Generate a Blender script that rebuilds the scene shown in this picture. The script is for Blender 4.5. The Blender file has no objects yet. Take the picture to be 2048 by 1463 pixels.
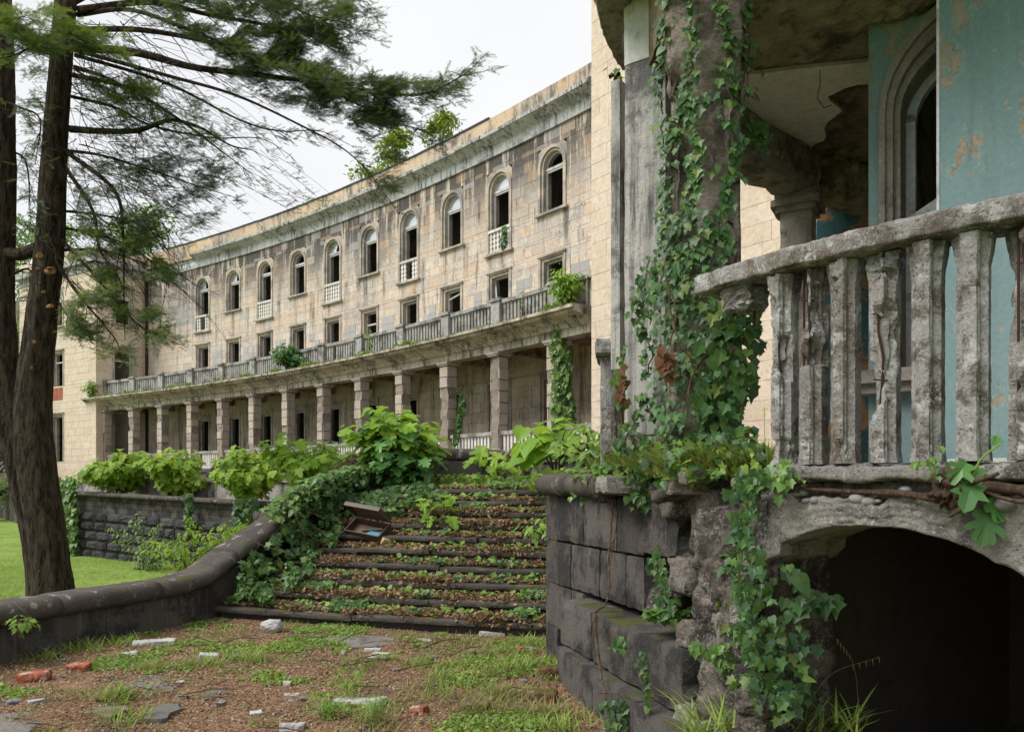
import bpy, bmesh, math, random
import numpy as np
from mathutils import Vector, Matrix, noise
random.seed(11); rng = np.random.default_rng(11)
S = bpy.context.scene
COL = S.collection
PI = math.pi
EYE = 1.6

# ------------------------------------------------------------------ camera, sky, sun, exposure
cam_data = bpy.data.cameras.new('camera')
cam_data.sensor_width = 36.0
cam_data.lens = 27.246
cam_data.shift_y = 0.1174
cam_data.clip_start = 0.05
cam_data.clip_end = 2000.0
cam = bpy.data.objects.new('camera', cam_data)
COL.objects.link(cam)
cam.location = (0.0, 0.0, EYE)
cam.rotation_euler = (PI / 2, 0, 0)
S.camera = cam

SUN_EL, SUN_AZ = math.radians(50), math.radians(-112)      # azimuth from +Y towards +X: behind and to the left of the camera
world = bpy.data.worlds.new('World'); S.world = world
world.use_nodes = True
wn, wl = world.node_tree.nodes, world.node_tree.links
wn.clear()
w_out = wn.new('ShaderNodeOutputWorld')
bg_sky = wn.new('ShaderNodeBackground'); bg_sky.inputs['Strength'].default_value = 0.10
sky = wn.new('ShaderNodeTexSky'); sky.sky_type = 'NISHITA'; sky.sun_disc = False
sky.sun_elevation = SUN_EL; sky.sun_rotation = SUN_AZ
wl.new(sky.outputs[0], bg_sky.inputs['Color'])
bg_cloud = wn.new('ShaderNodeBackground'); bg_cloud.inputs['Strength'].default_value = 0.66
tc = wn.new('ShaderNodeTexCoord')
nz = wn.new('ShaderNodeTexNoise'); nz.inputs['Scale'].default_value = 1.6; nz.inputs['Detail'].default_value = 5
wl.new(tc.outputs['Generated'], nz.inputs['Vector'])
rp = wn.new('ShaderNodeValToRGB')
rp.color_ramp.elements[0].position = .3; rp.color_ramp.elements[0].color = (.80, .815, .84, 1)
rp.color_ramp.elements[1].position = .7; rp.color_ramp.elements[1].color = (.98, .98, .98, 1)
wl.new(nz.outputs['Fac'], rp.inputs['Fac']); wl.new(rp.outputs['Color'], bg_cloud.inputs['Color'])
wm = wn.new('ShaderNodeMixShader'); wm.inputs['Fac'].default_value = 0.92          # a closed cloud layer over the clear sky
wl.new(bg_sky.outputs[0], wm.inputs[1]); wl.new(bg_cloud.outputs[0], wm.inputs[2]); wl.new(wm.outputs[0], w_out.inputs['Surface'])

sd = bpy.data.lights.new('sun', 'SUN'); sd.energy = 2.7; sd.angle = math.radians(36); sd.color = (1.0, .965, .91)
sun = bpy.data.objects.new('sun', sd); COL.objects.link(sun)
dsun = Vector((math.sin(SUN_AZ) * math.cos(SUN_EL), math.cos(SUN_AZ) * math.cos(SUN_EL), math.sin(SUN_EL)))
sun.rotation_euler = dsun.to_track_quat('Z', 'Y').to_euler()

S.view_settings.view_transform = 'Standard'; S.view_settings.look = 'None'
S.view_settings.gamma = 1.0; S.view_settings.use_curve_mapping = False
S.view_settings.exposure = 0.68
S.render.engine = 'CYCLES'
S.cycles.max_bounces = 6; S.cycles.transparent_max_bounces = 8
try: S.cycles.use_denoising = True
except Exception: pass

# ------------------------------------------------------------------ helpers
def W(px, py, d):
    """the point of the place that lies at distance d along Y, read off the photograph once while surveying it"""
    return Vector(((px - 1024) * d / 1550, d, EYE - (py - 972) * d / 1550))

def props(o, label=None, cat=None, group=None, kind=None):
    if label: o['label'] = label
    if cat: o['category'] = cat
    if group: o['group'] = group
    if kind: o['kind'] = kind
    return o

def link(o, parent=None):
    COL.objects.link(o)
    if parent is not None: o.parent = parent
    return o

def empty(name, label, cat, group=None, loc=None):
    o = bpy.data.objects.new(name, None); COL.objects.link(o); o.empty_display_size = .2
    return props(o, label, cat, group)

class MB:
    """collects geometry for ONE mesh object"""
    def __init__(s): s.v = []; s.f = []; s.r = []; s.n = 0
    def add(s, v, f, r=0.0):
        v = [tuple(p) for p in v]
        s.f += [tuple(i + s.n for i in q) for q in f]
        s.v += v; s.r += [r] * len(v); s.n += len(v); return s
    def box8(s, P, r=0.0, skip=()):
        F = [(0, 3, 2, 1), (4, 5, 6, 7), (0, 1, 5, 4), (1, 2, 6, 5), (2, 3, 7, 6), (3, 0, 4, 7)]
        return s.add(P, [q for i, q in enumerate(F) if i not in skip], r)
    def box(s, x0, x1, y0, y1, z0, z1, M=None, r=0.0):
        P = [Vector(p) for p in ((x0, y0, z0), (x1, y0, z0), (x1, y1, z0), (x0, y1, z0), (x0, y0, z1), (x1, y0, z1), (x1, y1, z1), (x0, y1, z1))]
        if M is not None: P = [M @ p for p in P]
        return s.box8(P, r)
    def tube(s, pts, rad, n=8, cap=True, r=0.0):
        pts = [Vector(p) for p in pts]
        if not hasattr(rad, '__len__'): rad = [rad] * len(pts)
        V = []; F = []
        up = None
        for i, p in enumerate(pts):
            t = (pts[min(i + 1, len(pts) - 1)] - pts[max(i - 1, 0)])
            t = t.normalized() if t.length > 1e-9 else Vector((0, 0, 1))
            if up is None:
                up = Vector((0, 0, 1)) if abs(t.z) < .9 else Vector((1, 0, 0))
            x = t.cross(up).normalized(); up = x.cross(t).normalized()
            for k in range(n):
                a = 2 * PI * k / n
                V.append(p + (x * math.cos(a) + up * math.sin(a)) * rad[i])
        for i in range(len(pts) - 1):
            for k in range(n):
                a, b = i * n + k, i * n + (k + 1) % n
                F.append((a, b, b + n, a + n))
        if cap and n > 2:
            F.append(tuple(range(n - 1, -1, -1))); F.append(tuple(range((len(pts) - 1) * n, len(pts) * n)))
        return s.add(V, F, r)
    def build(s, name, mat=None, parent=None, smooth=False, kind=None):
        me = bpy.data.meshes.new(name); me.from_pydata(s.v, [], s.f)
        a = me.attributes.new('rnd', 'FLOAT', 'POINT'); a.data.foreach_set('value', np.array(s.r, dtype=np.float32))
        if mat: me.materials.append(mat)
        if smooth: me.polygons.foreach_set('use_smooth', [True] * len(me.polygons))
        me.update()
        o = bpy.data.objects.new(name, me); link(o, parent)
        if kind: o['kind'] = kind
        return o

def sweep(mb, rows, closed=False, caps=True, r=0.0):
    """rows: list of equally long point lists (cross-sections) -> skin; the profile is closed"""
    n = len(rows[0]); V = [p for row in rows for p in row]; F = []
    for i in range(len(rows) - 1):
        for k in range(n):
            a, b = i * n + k, i * n + (k + 1) % n
            F.append((a, a + n, b + n, b))
    if caps:
        F.append(tuple(range(n))); F.append(tuple(range(len(V) - 1, len(V) - n - 1, -1)))
    mb.add(V, F, r)

def grid_box(nx, ny, nz):
    """surface lattice of a unit box centred on 0, shared vertices"""
    idx = {}; V = []; F = []
    def vid(i, j, k):
        if (i, j, k) not in idx:
            idx[(i, j, k)] = len(V); V.append((i / nx - .5, j / ny - .5, k / nz - .5))
        return idx[(i, j, k)]
    for i in range(nx):
        for j in range(ny):
            for k, fl in ((0, 1), (nz, 0)):
                q = [vid(i, j, k), vid(i + 1, j, k), vid(i + 1, j + 1, k), vid(i, j + 1, k)]; F.append(tuple(q[::-1] if fl else q))
    for i in range(nx):
        for k in range(nz):
            for j, fl in ((0, 0), (ny, 1)):
                q = [vid(i, j, k), vid(i + 1, j, k), vid(i + 1, j, k + 1), vid(i, j, k + 1)]; F.append(tuple(q[::-1] if fl else q))
    for j in range(ny):
        for k in range(nz):
            for i, fl in ((0, 1), (nx, 0)):
                q = [vid(i, j, k), vid(i, j + 1, k), vid(i, j + 1, k + 1), vid(i, j, k + 1)]; F.append(tuple(q[::-1] if fl else q))
    return V, F

def fbm(p, octs=4):
    return noise.fractal(p, .9, 2.1, octs)

def rough_block(mb, centre, dims, cuts, amp, freq, rot=None, rnd=0.0, chip=.02, mapper=None, bias=0.0):
    """a box with worn corners and broken faces"""
    V, F = grid_box(*cuts); out = []
    R = rot if rot is not None else Matrix.Identity(3)
    dims = Vector(dims); off = Vector((random.uniform(-50, 50), random.uniform(-50, 50), random.uniform(-50, 50)))
    for v in V:
        v = Vector(v)
        on = sum(1 for c in v if abs(abs(c) - .5) < 1e-6)
        p = Vector((v.x * dims.x, v.y * dims.y, v.z * dims.z))
        nrm = Vector([(math.copysign(1, c) if abs(abs(c) - .5) < 1e-6 else 0) for c in v]).normalized()
        q = p if mapper is None else mapper(p)
        d = fbm(q * freq + off) * amp + fbm(q * freq * 3.3 - off) * amp * .45 + bias
        if on >= 2: d -= chip * (.4 + .9 * abs(noise.noise(q * freq * 1.7 + off))) * (1.5 if on == 3 else 1)
        out.append((p + nrm * d))
    if mapper is not None: out = [mapper(p) for p in out]
    else: out = [Vector(centre) + R @ p for p in out]
    mb.add(out, F, rnd)

def rotz(a): return Matrix.Rotation(a, 3, 'Z')

def frames(nrm, tip):
    """(N,3) normals and tips -> (N,3,3) rotation matrices with columns x, y=tip, z=normal"""
    n = nrm / np.linalg.norm(nrm, axis=1, keepdims=True)
    y = tip - (tip * n).sum(1, keepdims=True) * n
    l = np.linalg.norm(y, axis=1, keepdims=True); y = np.where(l > 1e-5, y / np.maximum(l, 1e-5), np.array([[1., 0, 0]]))
    x = np.cross(y, n)
    return np.stack([x, y, n], axis=2)

def cloud(name, tmpl, R, loc, scale, rnd, mat, parent=None, kind='stuff', smooth=False):
    """many copies of small template meshes in ONE mesh (numpy)"""
    N = len(loc)
    if N == 0: return None
    which = rng.integers(0, len(tmpl), N)
    VV = []; FF = []; RR = []; base = 0
    for t, (tv, tf) in enumerate(tmpl):
        m = which == t
        if not m.any(): continue
        tv = np.asarray(tv, dtype=np.float64); tf = np.asarray(tf, dtype=np.int64)
        v = np.einsum('nij,kj->nki', R[m] * scale[m][:, None, None], tv) + loc[m][:, None, :]
        k = len(tv); n = v.shape[0]
        VV.append(v.reshape(-1, 3)); FF.append((tf[None] + (np.arange(n) * k)[:, None, None] + base).reshape(-1, tf.shape[1]))
        RR.append(np.repeat(rnd[m], k)); base += n * k
    V = np.concatenate(VV).astype(np.float32); F = np.concatenate(FF).astype(np.int32); RR = np.concatenate(RR).astype(np.float32)
    me = bpy.data.meshes.new(name)
    me.vertices.add(len(V)); me.vertices.foreach_set('co', V.ravel())
    me.loops.add(F.size); me.loops.foreach_set('vertex_index', F.ravel())
    me.polygons.add(len(F)); me.polygons.foreach_set('loop_start', np.arange(0, F.size, F.shape[1], dtype=np.int32))
    try: me.polygons.foreach_set('loop_total', np.full(len(F), F.shape[1], dtype=np.int32))
    except Exception: pass
    a = me.attributes.new('rnd', 'FLOAT', 'POINT'); a.data.foreach_set('value', RR)
    me.materials.append(mat); me.update(calc_edges=True)
    if smooth: me.polygons.foreach_set('use_smooth', np.ones(len(F), dtype=bool))
    o = bpy.data.objects.new(name, me); link(o, parent)
    if kind: o['kind'] = kind
    return o

# leaf outlines: base at the origin, tip along +Y, length 1, normal +Z
def fan(outline, centre, fold=.12, curl=.18):
    V = [(centre[0], centre[1], 0.0)]
    for x, y in outline: V.append((x, y, fold * abs(x) * 1.0 - curl * (y - .3) ** 2))
    n = len(outline)
    return V, [(0, i + 1, (i + 1) % n + 1) for i in range(n)]
def mirror(half): return half + [(-x, y) for x, y in half[::-1] if abs(x) > 1e-6]
IVY = [fan(mirror([(0, 0), (.22, -.12), (.42, .02), (.30, .22), (.52, .42), (.27, .52), (.16, .72), (0, 1)]), (0, .25)),
       fan(mirror([(0, .02), (.25, -.08), (.36, .1), (.34, .3), (.46, .5), (.22, .6), (0, 1)]), (0, .28), .2, .05),
       fan(mirror([(0, 0), (.2, -.1), (.38, .05), (.36, .3), (.2, .65), (0, .95)]), (0, .3), -.08, .2),
       fan([(0, 0), (.26, -.10), (.44, .06), (.28, .24), (.46, .48), (.2, .56), (.05, 1), (-.18, .6), (-.5, .36), (-.26, .2), (-.36, -.02), (-.2, -.12)], (0, .25), .22, .1),
       fan([(0, 0), (.18, -.06), (.34, .12), (.3, .34), (.1, .7), (-.02, .9), (-.2, .6), (-.4, .4), (-.3, .16), (-.24, -.08)], (0, .3), .3, .3)]
FIG = [fan(mirror([(0, 0), (.18, -.07), (.36, .02), (.42, .16), (.26, .27), (.46, .40), (.56, .54), (.48, .64), (.24, .50), (.34, .76), (.28, .88), (.16, .86), (.13, .66), (.15, .9), (0, 1)]), (0, .3), .12, .22),
       fan(mirror([(0, 0), (.2, -.04), (.38, .14), (.3, .3), (.52, .55), (.24, .56), (.2, .85), (0, 1)]), (0, .3), .2, .15),
       fan([(0, 0), (.14, -.05), (.36, .1), (.24, .26), (.5, .42), (.46, .56), (.2, .46), (.26, .86), (.1, .9), (.06, .62), (-.06, 1), (-.22, .95), (-.2, .56), (-.56, .6), (-.52, .42), (-.24, .28), (-.34, .06), (-.14, -.04)], (0, .3), .3, .42)]
OVAL = [fan(mirror([(0, 0), (.2, .2), (.27, .5), (.16, .8), (0, 1)]), (0, .45), .2, .2),
        fan(mirror([(0, 0), (.14, .25), (.2, .55), (.1, .82), (0, 1)]), (0, .45), -.1, .25)]
HEART = [fan(mirror([(0, 0), (.2, -.14), (.45, -.05), (.56, .25), (.5, .4), (.58, .55), (.34, .7), (.16, .86), (0, 1)]), (0, .3), .16, .35)]
NEEDLE = [([(-.08, 0, 0), (.08, 0, 0), (0, 1, 0)], [(0, 1, 2)])]
BLADE = [([(-.03, 0, 0), (.03, 0, 0), (-.022, .55, .10), (.022, .55, .10), (0, 1, .36)], [(0, 1, 3), (0, 3, 2), (2, 3, 4)]),
         ([(-.03, 0, 0), (.03, 0, 0), (-.02, .6, .04), (.02, .6, .04), (0.02, 1, .14)], [(0, 1, 3), (0, 3, 2), (2, 3, 4)])]

_leaf_meshes = {}
def leaf_mesh(kind, tmpl, t, mat):
    key = (kind, t, mat.name)
    if key not in _leaf_meshes:
        me = bpy.data.meshes.new('leaf'); me.from_pydata([tuple(v) for v in tmpl[t][0]], [], [tuple(f) for f in tmpl[t][1]])
        me.materials.append(mat); me.update(); _leaf_meshes[key] = me
    return _leaf_meshes[key]

def foliage(parent, kind, tmpl, R, loc, scale, mat, n_parts, name='leaf', rest='leaves'):
    """the leaves that show largest as parts, the others joined"""
    loc = np.asarray(loc, dtype=np.float64); scale = np.asarray(scale, dtype=np.float64)
    N = len(loc); rnd = rng.random(N)
    d = np.linalg.norm(loc - np.array([0, 0, EYE]), axis=1)
    order = np.argsort(-(scale / d)); head, tail = order[:n_parts], order[n_parts:]
    for i in head:
        o = bpy.data.objects.new(name, leaf_mesh(kind, tmpl, int(rng.integers(0, len(tmpl))), mat))
        M = Matrix([list(R[i][r] * scale[i]) + [loc[i][r]] for r in range(3)] + [[0, 0, 0, 1]])
        link(o, parent); o.matrix_basis = M
    if len(tail): cloud(rest, tmpl, R[tail], loc[tail], scale[tail], rnd[tail], mat, parent)
# ------------------------------------------------------------------ materials
class NT:
    def __init__(s, name):
        s.m = bpy.data.materials.new(name); s.m.use_nodes = True
        s.t = s.m.node_tree; s.t.nodes.clear(); s.L = s.t.links
        s.out = s.t.nodes.new('ShaderNodeOutputMaterial')
    def n(s, k): return s.t.nodes.new(k)
    def put(s, sock, v):
        if isinstance(v, bpy.types.NodeSocket): s.L.new(v, sock)
        elif v is not None:
            if hasattr(v, '__len__') and len(v) == 3 and sock.type == 'RGBA': v = (*v, 1)
            sock.default_value = v
    def pos(s):
        if not hasattr(s, '_p'): s._p = s.n('ShaderNodeNewGeometry').outputs['Position']
        return s._p
    def obj(s): return s.n('ShaderNodeTexCoord').outputs['Object']
    def nrm(s): return s.n('ShaderNodeNewGeometry').outputs['Normal']
    def scaled(s, v, sc):
        m = s.n('ShaderNodeVectorMath'); m.operation = 'MULTIPLY'; s.put(m.inputs[0], v); m.inputs[1].default_value = sc; return m.outputs[0]
    def noise(s, scale, detail=6, vec=None, rough=.6, dist=0.0):
        x = s.n('ShaderNodeTexNoise'); x.inputs['Scale'].default_value = scale; x.inputs['Detail'].default_value = detail
        x.inputs['Roughness'].default_value = rough; x.inputs['Distortion'].default_value = dist
        s.put(x.inputs['Vector'], vec if vec is not None else s.pos()); return x.outputs['Fac']
    def voro(s, scale, vec=None, feature='F1', out='Distance'):
        x = s.n('ShaderNodeTexVoronoi'); x.feature = feature; x.inputs['Scale'].default_value = scale
        s.put(x.inputs['Vector'], vec if vec is not None else s.pos()); return x.outputs[out]
    def ramp(s, fac, lo, hi, a=0.0, b=1.0):
        x = s.n('ShaderNodeMapRange'); x.interpolation_type = 'SMOOTHSTEP'
        s.put(x.inputs[0], fac); x.inputs[1].default_value = lo; x.inputs[2].default_value = hi; x.inputs[3].default_value = a; x.inputs[4].default_value = b
        return x.outputs[0]
    def cramp(s, fac, stops):
        stops = list(stops) if len(stops) > 1 else [stops[0], (1.0, stops[0][1])]
        x = s.n('ShaderNodeValToRGB'); e = x.color_ramp.elements
        while len(e) < len(stops): e.new(.5)
        for el, (p, c) in zip(e, stops): el.position = p; el.color = (*c, 1)
        s.put(x.inputs[0], fac); return x.outputs[0]
    def math(s, op, a, b=None):
        x = s.n('ShaderNodeMath'); x.operation = op; s.put(x.inputs[0], a)
        if b is not None: s.put(x.inputs[1], b)
        return x.outputs[0]
    def mul(s, a, b): return s.math('MULTIPLY', a, b)
    def mix(s, f, a, b, mode='MIX'):
        x = s.n('ShaderNodeMix'); x.data_type = 'RGBA'; x.blend_type = mode
        s.put(x.inputs[0], f); s.put(x.inputs[6], a); s.put(x.inputs[7], b); return x.outputs[2]
    def rnd(s):
        a = s.n('ShaderNodeAttribute'); a.attribute_name = 'rnd'
        o = s.n('ShaderNodeObjectInfo')
        return s.math('FRACT', s.math('ADD', a.outputs['Fac'], o.outputs['Random']))
    def axis(s, v, k):
        x = s.n('ShaderNodeSeparateXYZ'); s.put(x.inputs[0], v); return x.outputs[k]
    def bump(s, h, strength=.5, dist=.02, prev=None):
        b = s.n('ShaderNodeBump'); b.inputs['Strength'].default_value = strength; b.inputs['Distance'].default_value = dist
        s.put(b.inputs['Height'], h)
        if prev is not None: s.put(b.inputs['Normal'], prev)
        return b.outputs[0]
    def done(s, col, rough=.9, normal=None, spec=.25, metal=0.0, trans=None, tcol=None):
        p = s.n('ShaderNodeBsdfPrincipled')
        s.put(p.inputs['Base Color'], col); s.put(p.inputs['Roughness'], rough); p.inputs['Specular IOR Level'].default_value = spec
        s.put(p.inputs['Metallic'], metal)
        if normal is not None: s.put(p.inputs['Normal'], normal)
        sh = p.outputs[0]
        if trans:
            t = s.n('ShaderNodeBsdfTranslucent'); s.put(t.inputs[0], tcol if tcol is not None else col)
            m = s.n('ShaderNodeMixShader'); m.inputs[0].default_value = trans; s.L.new(sh, m.inputs[1]); s.L.new(t.outputs[0], m.inputs[2]); sh = m.outputs[0]
        s.L.new(sh, s.out.inputs['Surface']); return s.m

def stone(name, cols, grey=None, greyamt=(.5, .65), streak=None, streak_lo=.52, streak_hi=.75, zmask=None, moss=None, mossamt=(.6, .72), speck=None,
          grain=22, bumps=.5, bdist=.012, big=.5, lichen=None, fine=None, streakscale=(2.6, 2.6, .22), pits=False, gmix=.6, sills=False):
    t = NT(name)
    c = t.cramp(t.rnd(), [(i / max(1, len(cols) - 1), k) for i, k in enumerate(cols)])
    blot = t.noise(1.7, 8, rough=.7)
    c = t.mix(t.ramp(blot, .35, .75, 0, .55), c, tuple(min(1, k * .78) for k in cols[0]))
    if grey:
        g = t.ramp(t.noise(big, 7, rough=.72), *greyamt)
        c = t.mix(g, c, grey)
    if lichen:
        c = t.mix(t.ramp(t.noise(5.5, 8, rough=.75, dist=.6), .56, .62, 0, .85), c, lichen)
    if streak:
        sv = t.noise(1.0, 7, vec=t.scaled(t.pos(), streakscale), rough=.75)
        f = t.ramp(sv, streak_lo, streak_hi)
        f = t.mul(f, t.ramp(t.noise(.7, 5), .35, .6))
        if zmask:
            z = t.axis(t.pos(), 2)
            f = t.math('MAXIMUM', t.mul(f, zmask[4]), t.mul(t.ramp(sv, streak_lo - .16, streak_hi - .13), t.ramp(z, zmask[0], zmask[1])))
        c = t.mix(t.mul(f, .9), c, streak)
        if zmask:
            sp = t.ramp(t.noise(2.2, 10, vec=t.scaled(t.pos(), (1.5, 1.5, .8)), rough=.82, dist=.5), .57, .63); c = t.mix(t.mul(sp, t.mul(t.ramp(t.noise(.55, 4), .40, .62), .8)), c, streak)
    if sills:       # drips under the window sills, which repeat every bay of the curved wing
        v = t.n('ShaderNodeVectorMath'); v.operation = 'SUBTRACT'; t.put(v.inputs[0], t.pos()); v.inputs[1].default_value = (-78.7813, -39.6568, 0)
        ang = t.math('ARCTAN2', t.axis(v.outputs[0], 1), t.axis(v.outputs[0], 0)); sc_ = t.mul(t.math('SUBTRACT', ang, .6804), 103.2366 + 2.6)
        off = t.math('ABSOLUTE', t.math('SUBTRACT', t.math('MODULO', t.math('ADD', sc_, 31.5), 3.0), 1.5))
        z = t.axis(t.pos(), 2); band = t.mul(t.ramp(z, 9.5, 11.6), t.ramp(z, 11.9, 12.1, 1, 0))
        edge = t.math('ADD', t.mul(t.ramp(off, .45, .62), t.ramp(off, .75, .98, 1, 0)), t.mul(t.ramp(off, .0, .5, .35, 0), 1.0))
        d = t.mul(t.mul(band, edge), t.ramp(t.noise(1, 6, vec=t.scaled(t.pos(), (5, 5, .35)), rough=.75), .38, .6))
        c = t.mix(t.mul(d, .75), c, streak)
        blk = t.ramp(t.math('FRACT', t.mul(t.rnd(), 7.31)), .80, .84); c = t.mix(t.mul(blk, .5), c, (.40, .385, .37))
        blk2 = t.ramp(t.math('FRACT', t.mul(t.rnd(), 13.7)), .88, .92); c = t.mix(t.mul(blk2, .30), c, (.54, .37, .23))
    if moss:
        up = t.ramp(t.axis(t.nrm(), 2), .25, .8)
        mf = t.mul(t.ramp(t.noise(3.2, 7, rough=.7), *mossamt), t.math('ADD', t.mul(up, .9), .12))
        c = t.mix(mf, c, moss)
    gr = t.noise(grain, 6, rough=.8)
    c = t.mix(gmix, c, t.cramp(gr, [(.25, (.35, .34, .33)), (.48, (.95, .95, .95)), (.75, (1.3, 1.27, 1.22))]), 'MULTIPLY')
    if speck:
        c = t.mix(t.ramp(t.noise(grain * 3.2, 3, rough=.6), .62, .7, 0, .8), c, speck)
    if pits:
        sp = t.mul(t.ramp(t.noise(85, 4, rough=.6), .58, .66), t.ramp(t.noise(7, 5), .40, .62)); c = t.mix(t.mul(sp, .7), c, (.55, .54, .53))
        pk = t.mul(t.ramp(t.voro(42, t.scaled(t.pos(), (1.1, .9, 1.2))), .12, .30, 1, 0), t.ramp(t.noise(5, 5), .40, .55)); c = t.mix(t.mul(pk, .8), c, (.055, .046, .04))
        lf = t.ramp(t.noise(13, 9, rough=.8), .55, .60); c = t.mix(t.mul(lf, .6), c, lichen or (.5, .5, .5))
    h = t.math('ADD', t.math('ADD', gr, t.mul(t.noise(grain * .35, 5, rough=.7), 1.2)), t.mul(blot, 1.4))
    if pits: h = t.math('SUBTRACT', h, t.mul(t.ramp(t.voro(14), .05, .3, 1, 0), .8))
    return t.done(c, .92, t.bump(h, bumps, bdist), .15)

def leafmat(name, cols, trans=.3, rough=.5, spec=.35):
    t = NT(name)
    c = t.cramp(t.rnd(), [(i / max(1, len(cols) - 1), k) for i, k in enumerate(cols)])
    c = t.mix(t.ramp(t.noise(1.2, 3), .3, .7, 0, .35), c, tuple(k * .62 for k in cols[0]))
    tc_ = t.mix(.5, c, (.35, .5, .04), 'MIX')
    return t.done(c, rough, None, spec, trans=trans, tcol=tc_)

TAN = [(.58, .465, .365), (.60, .505, .42), (.57, .475, .395), (.62, .53, .445), (.59, .465, .355), (.56, .51, .465), (.61, .535, .46), (.60, .51, .425)]
M_facade = stone('facade_sandstone', TAN, grey=(.34, .325, .31), greyamt=(.50, .64), streak=(.05, .047, .046), streak_lo=.535, streak_hi=.62, zmask=(9.6 + EYE, 13.4 + EYE, 0, 0, .85), sills=True, grain=9, bumps=.5, bdist=.02, big=.34, lichen=(.66, .63, .58))
M_tower = stone('tower_sandstone', [(.60, .495, .385), (.63, .535, .435), (.61, .505, .40), (.65, .565, .465)], grey=(.50, .43, .35), greyamt=(.55, .8), streak=(.26, .2, .14), streak_lo=.62, streak_hi=.8, grain=8, bumps=.35, bdist=.015, big=.4)
M_gallery = stone('gallery_stone', [(.54, .45, .35), (.59, .50, .40), (.50, .42, .33), (.61, .53, .43)], grey=(.34, .30, .25), greyamt=(.4, .65), streak=(.06, .045, .03), streak_lo=.45, streak_hi=.68, grain=9, bumps=.5, big=.5)
M_parapet = stone('parapet_sandstone', [(.56, .43, .30), (.60, .48, .36), (.50, .39, .28), (.58, .40, .24)], grey=(.38, .34, .30), greyamt=(.45, .62), streak=(.10, .085, .07), streak_lo=.44, streak_hi=.60, grain=10, big=.7, streakscale=(3.5, 3.5, .9))
M_cornice = stone('cornice_concrete', [(.46, .47, .47), (.52, .53, .53), (.40, .40, .40)], grey=(.26, .26, .26), greyamt=(.48, .62), streak=(.05, .05, .05), streak_lo=.47, streak_hi=.60, grain=11, big=1.2, streakscale=(7, 7, .6))
M_eave = stone('eave_plaster', [(.54, .50, .42), (.58, .54, .46), (.48, .44, .37)], grey=(.26, .25, .22), greyamt=(.46, .62), streak=(.045, .04, .035), streak_lo=.46, streak_hi=.60, moss=(.10, .085, .025), mossamt=(.42, .55), grain=12, big=1.4, streakscale=(8, 8, .6))
M_balus = stone('balustrade_concrete', [(.34, .34, .33), (.42, .41, .39), (.28, .28, .28), (.46, .42, .37)], grey=(.15, .14, .14), greyamt=(.46, .62), streak=(.06, .05, .045), streak_lo=.5, streak_hi=.68, grain=14, big=2.2)
M_balus_white = stone('balustrade_limewash', [(.60, .58, .54), (.66, .64, .6), (.5, .48, .45)], grey=(.3, .28, .26), greyamt=(.55, .72), streak=(.1, .09, .08), grain=14, big=2.2)
M_column = stone('column_stone', [(.47, .405, .335), (.51, .445, .37), (.45, .395, .335), (.50, .46, .42)], grey=(.28, .26, .25), greyamt=(.5, .68), streak=(.08, .07, .06), grain=14, bumps=.8, bdist=.03, big=1.3)
M_colcore = stone('column_core', [(.30, .26, .22), (.36, .31, .26)], grey=(.2, .18, .16), grain=9, bumps=1, bdist=.06, big=2)
M_frame = stone('old_paint_wood', [(.50, .51, .52), (.58, .59, .6)], grey=(.30, .28, .26), grain=30, bumps=.3, bdist=.004, big=3)
M_surround = stone('window_surround_stone', [(.45, .39, .32), (.50, .44, .36), (.40, .35, .29)], grey=(.25, .235, .22), greyamt=(.45, .6), streak=(.07, .065, .06), grain=14, big=1)
M_interior = stone('interior_plaster', [(.26, .23, .2), (.32, .28, .24)], grey=(.14, .12, .1), grain=8, big=.8)
M_dark = stone('dark_ashlar', [(.085, .076, .070), (.115, .105, .098), (.07, .063, .06), (.135, .122, .112)], grey=(.035, .033, .034), greyamt=(.46, .58), streak=(.25, .235, .215), streak_lo=.56, streak_hi=.72, moss=(.075, .08, .02), mossamt=(.5, .62), grain=60, bumps=.9, bdist=.010, big=1.8, speck=(.30, .28, .26), streakscale=(15, 15, .55), gmix=.85)
M_rust = stone('rusticated_basalt', [(.055, .054, .06), (.085, .083, .09), (.042, .042, .046), (.105, .10, .105)], grey=(.035, .034, .037), greyamt=(.5, .7), grain=9, bumps=1, bdist=.05, big=1.2, speck=(.17, .165, .16))
M_coping = stone('coping_stone', [(.085, .074, .065), (.105, .093, .082), (.07, .062, .056)], grey=(.06, .053, .05), greyamt=(.5, .66), moss=(.085, .075, .03), mossamt=(.52, .66), lichen=(.27, .26, .245), grain=50, bumps=.9, bdist=.010, big=1.9, speck=(.3, .29, .28), gmix=.85)
M_step = stone('step_stone', [(.068, .06, .054), (.09, .08, .073), (.055, .05, .046)], grey=(.06, .05, .045), moss=(.10, .09, .02), mossamt=(.5, .62), grain=22, bumps=.6, big=2, speck=(.26, .25, .24))
M_rough = stone('rough_concrete', [(.235, .222, .205), (.285, .27, .25), (.20, .185, .17)], grey=(.105, .098, .092), greyamt=(.46, .64), lichen=(.40, .39, .375), moss=(.085, .085, .02), mossamt=(.52, .64), grain=80, bumps=1, bdist=.014, big=3.5, speck=(.56, .54, .51), pits=True, gmix=1)
M_baluster = stone('weathered_baluster', [(.30, .295, .29), (.36, .355, .35), (.25, .235, .22), (.31, .28, .245)], grey=(.12, .10, .085), greyamt=(.46, .60), lichen=(.50, .50, .505), streak=(.15, .105, .075), streak_lo=.47, streak_hi=.6, streakscale=(9, 9, 1.2), grain=95, bumps=1, bdist=.010, big=6, speck=(.62, .61, .6), pits=True, gmix=1)
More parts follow.
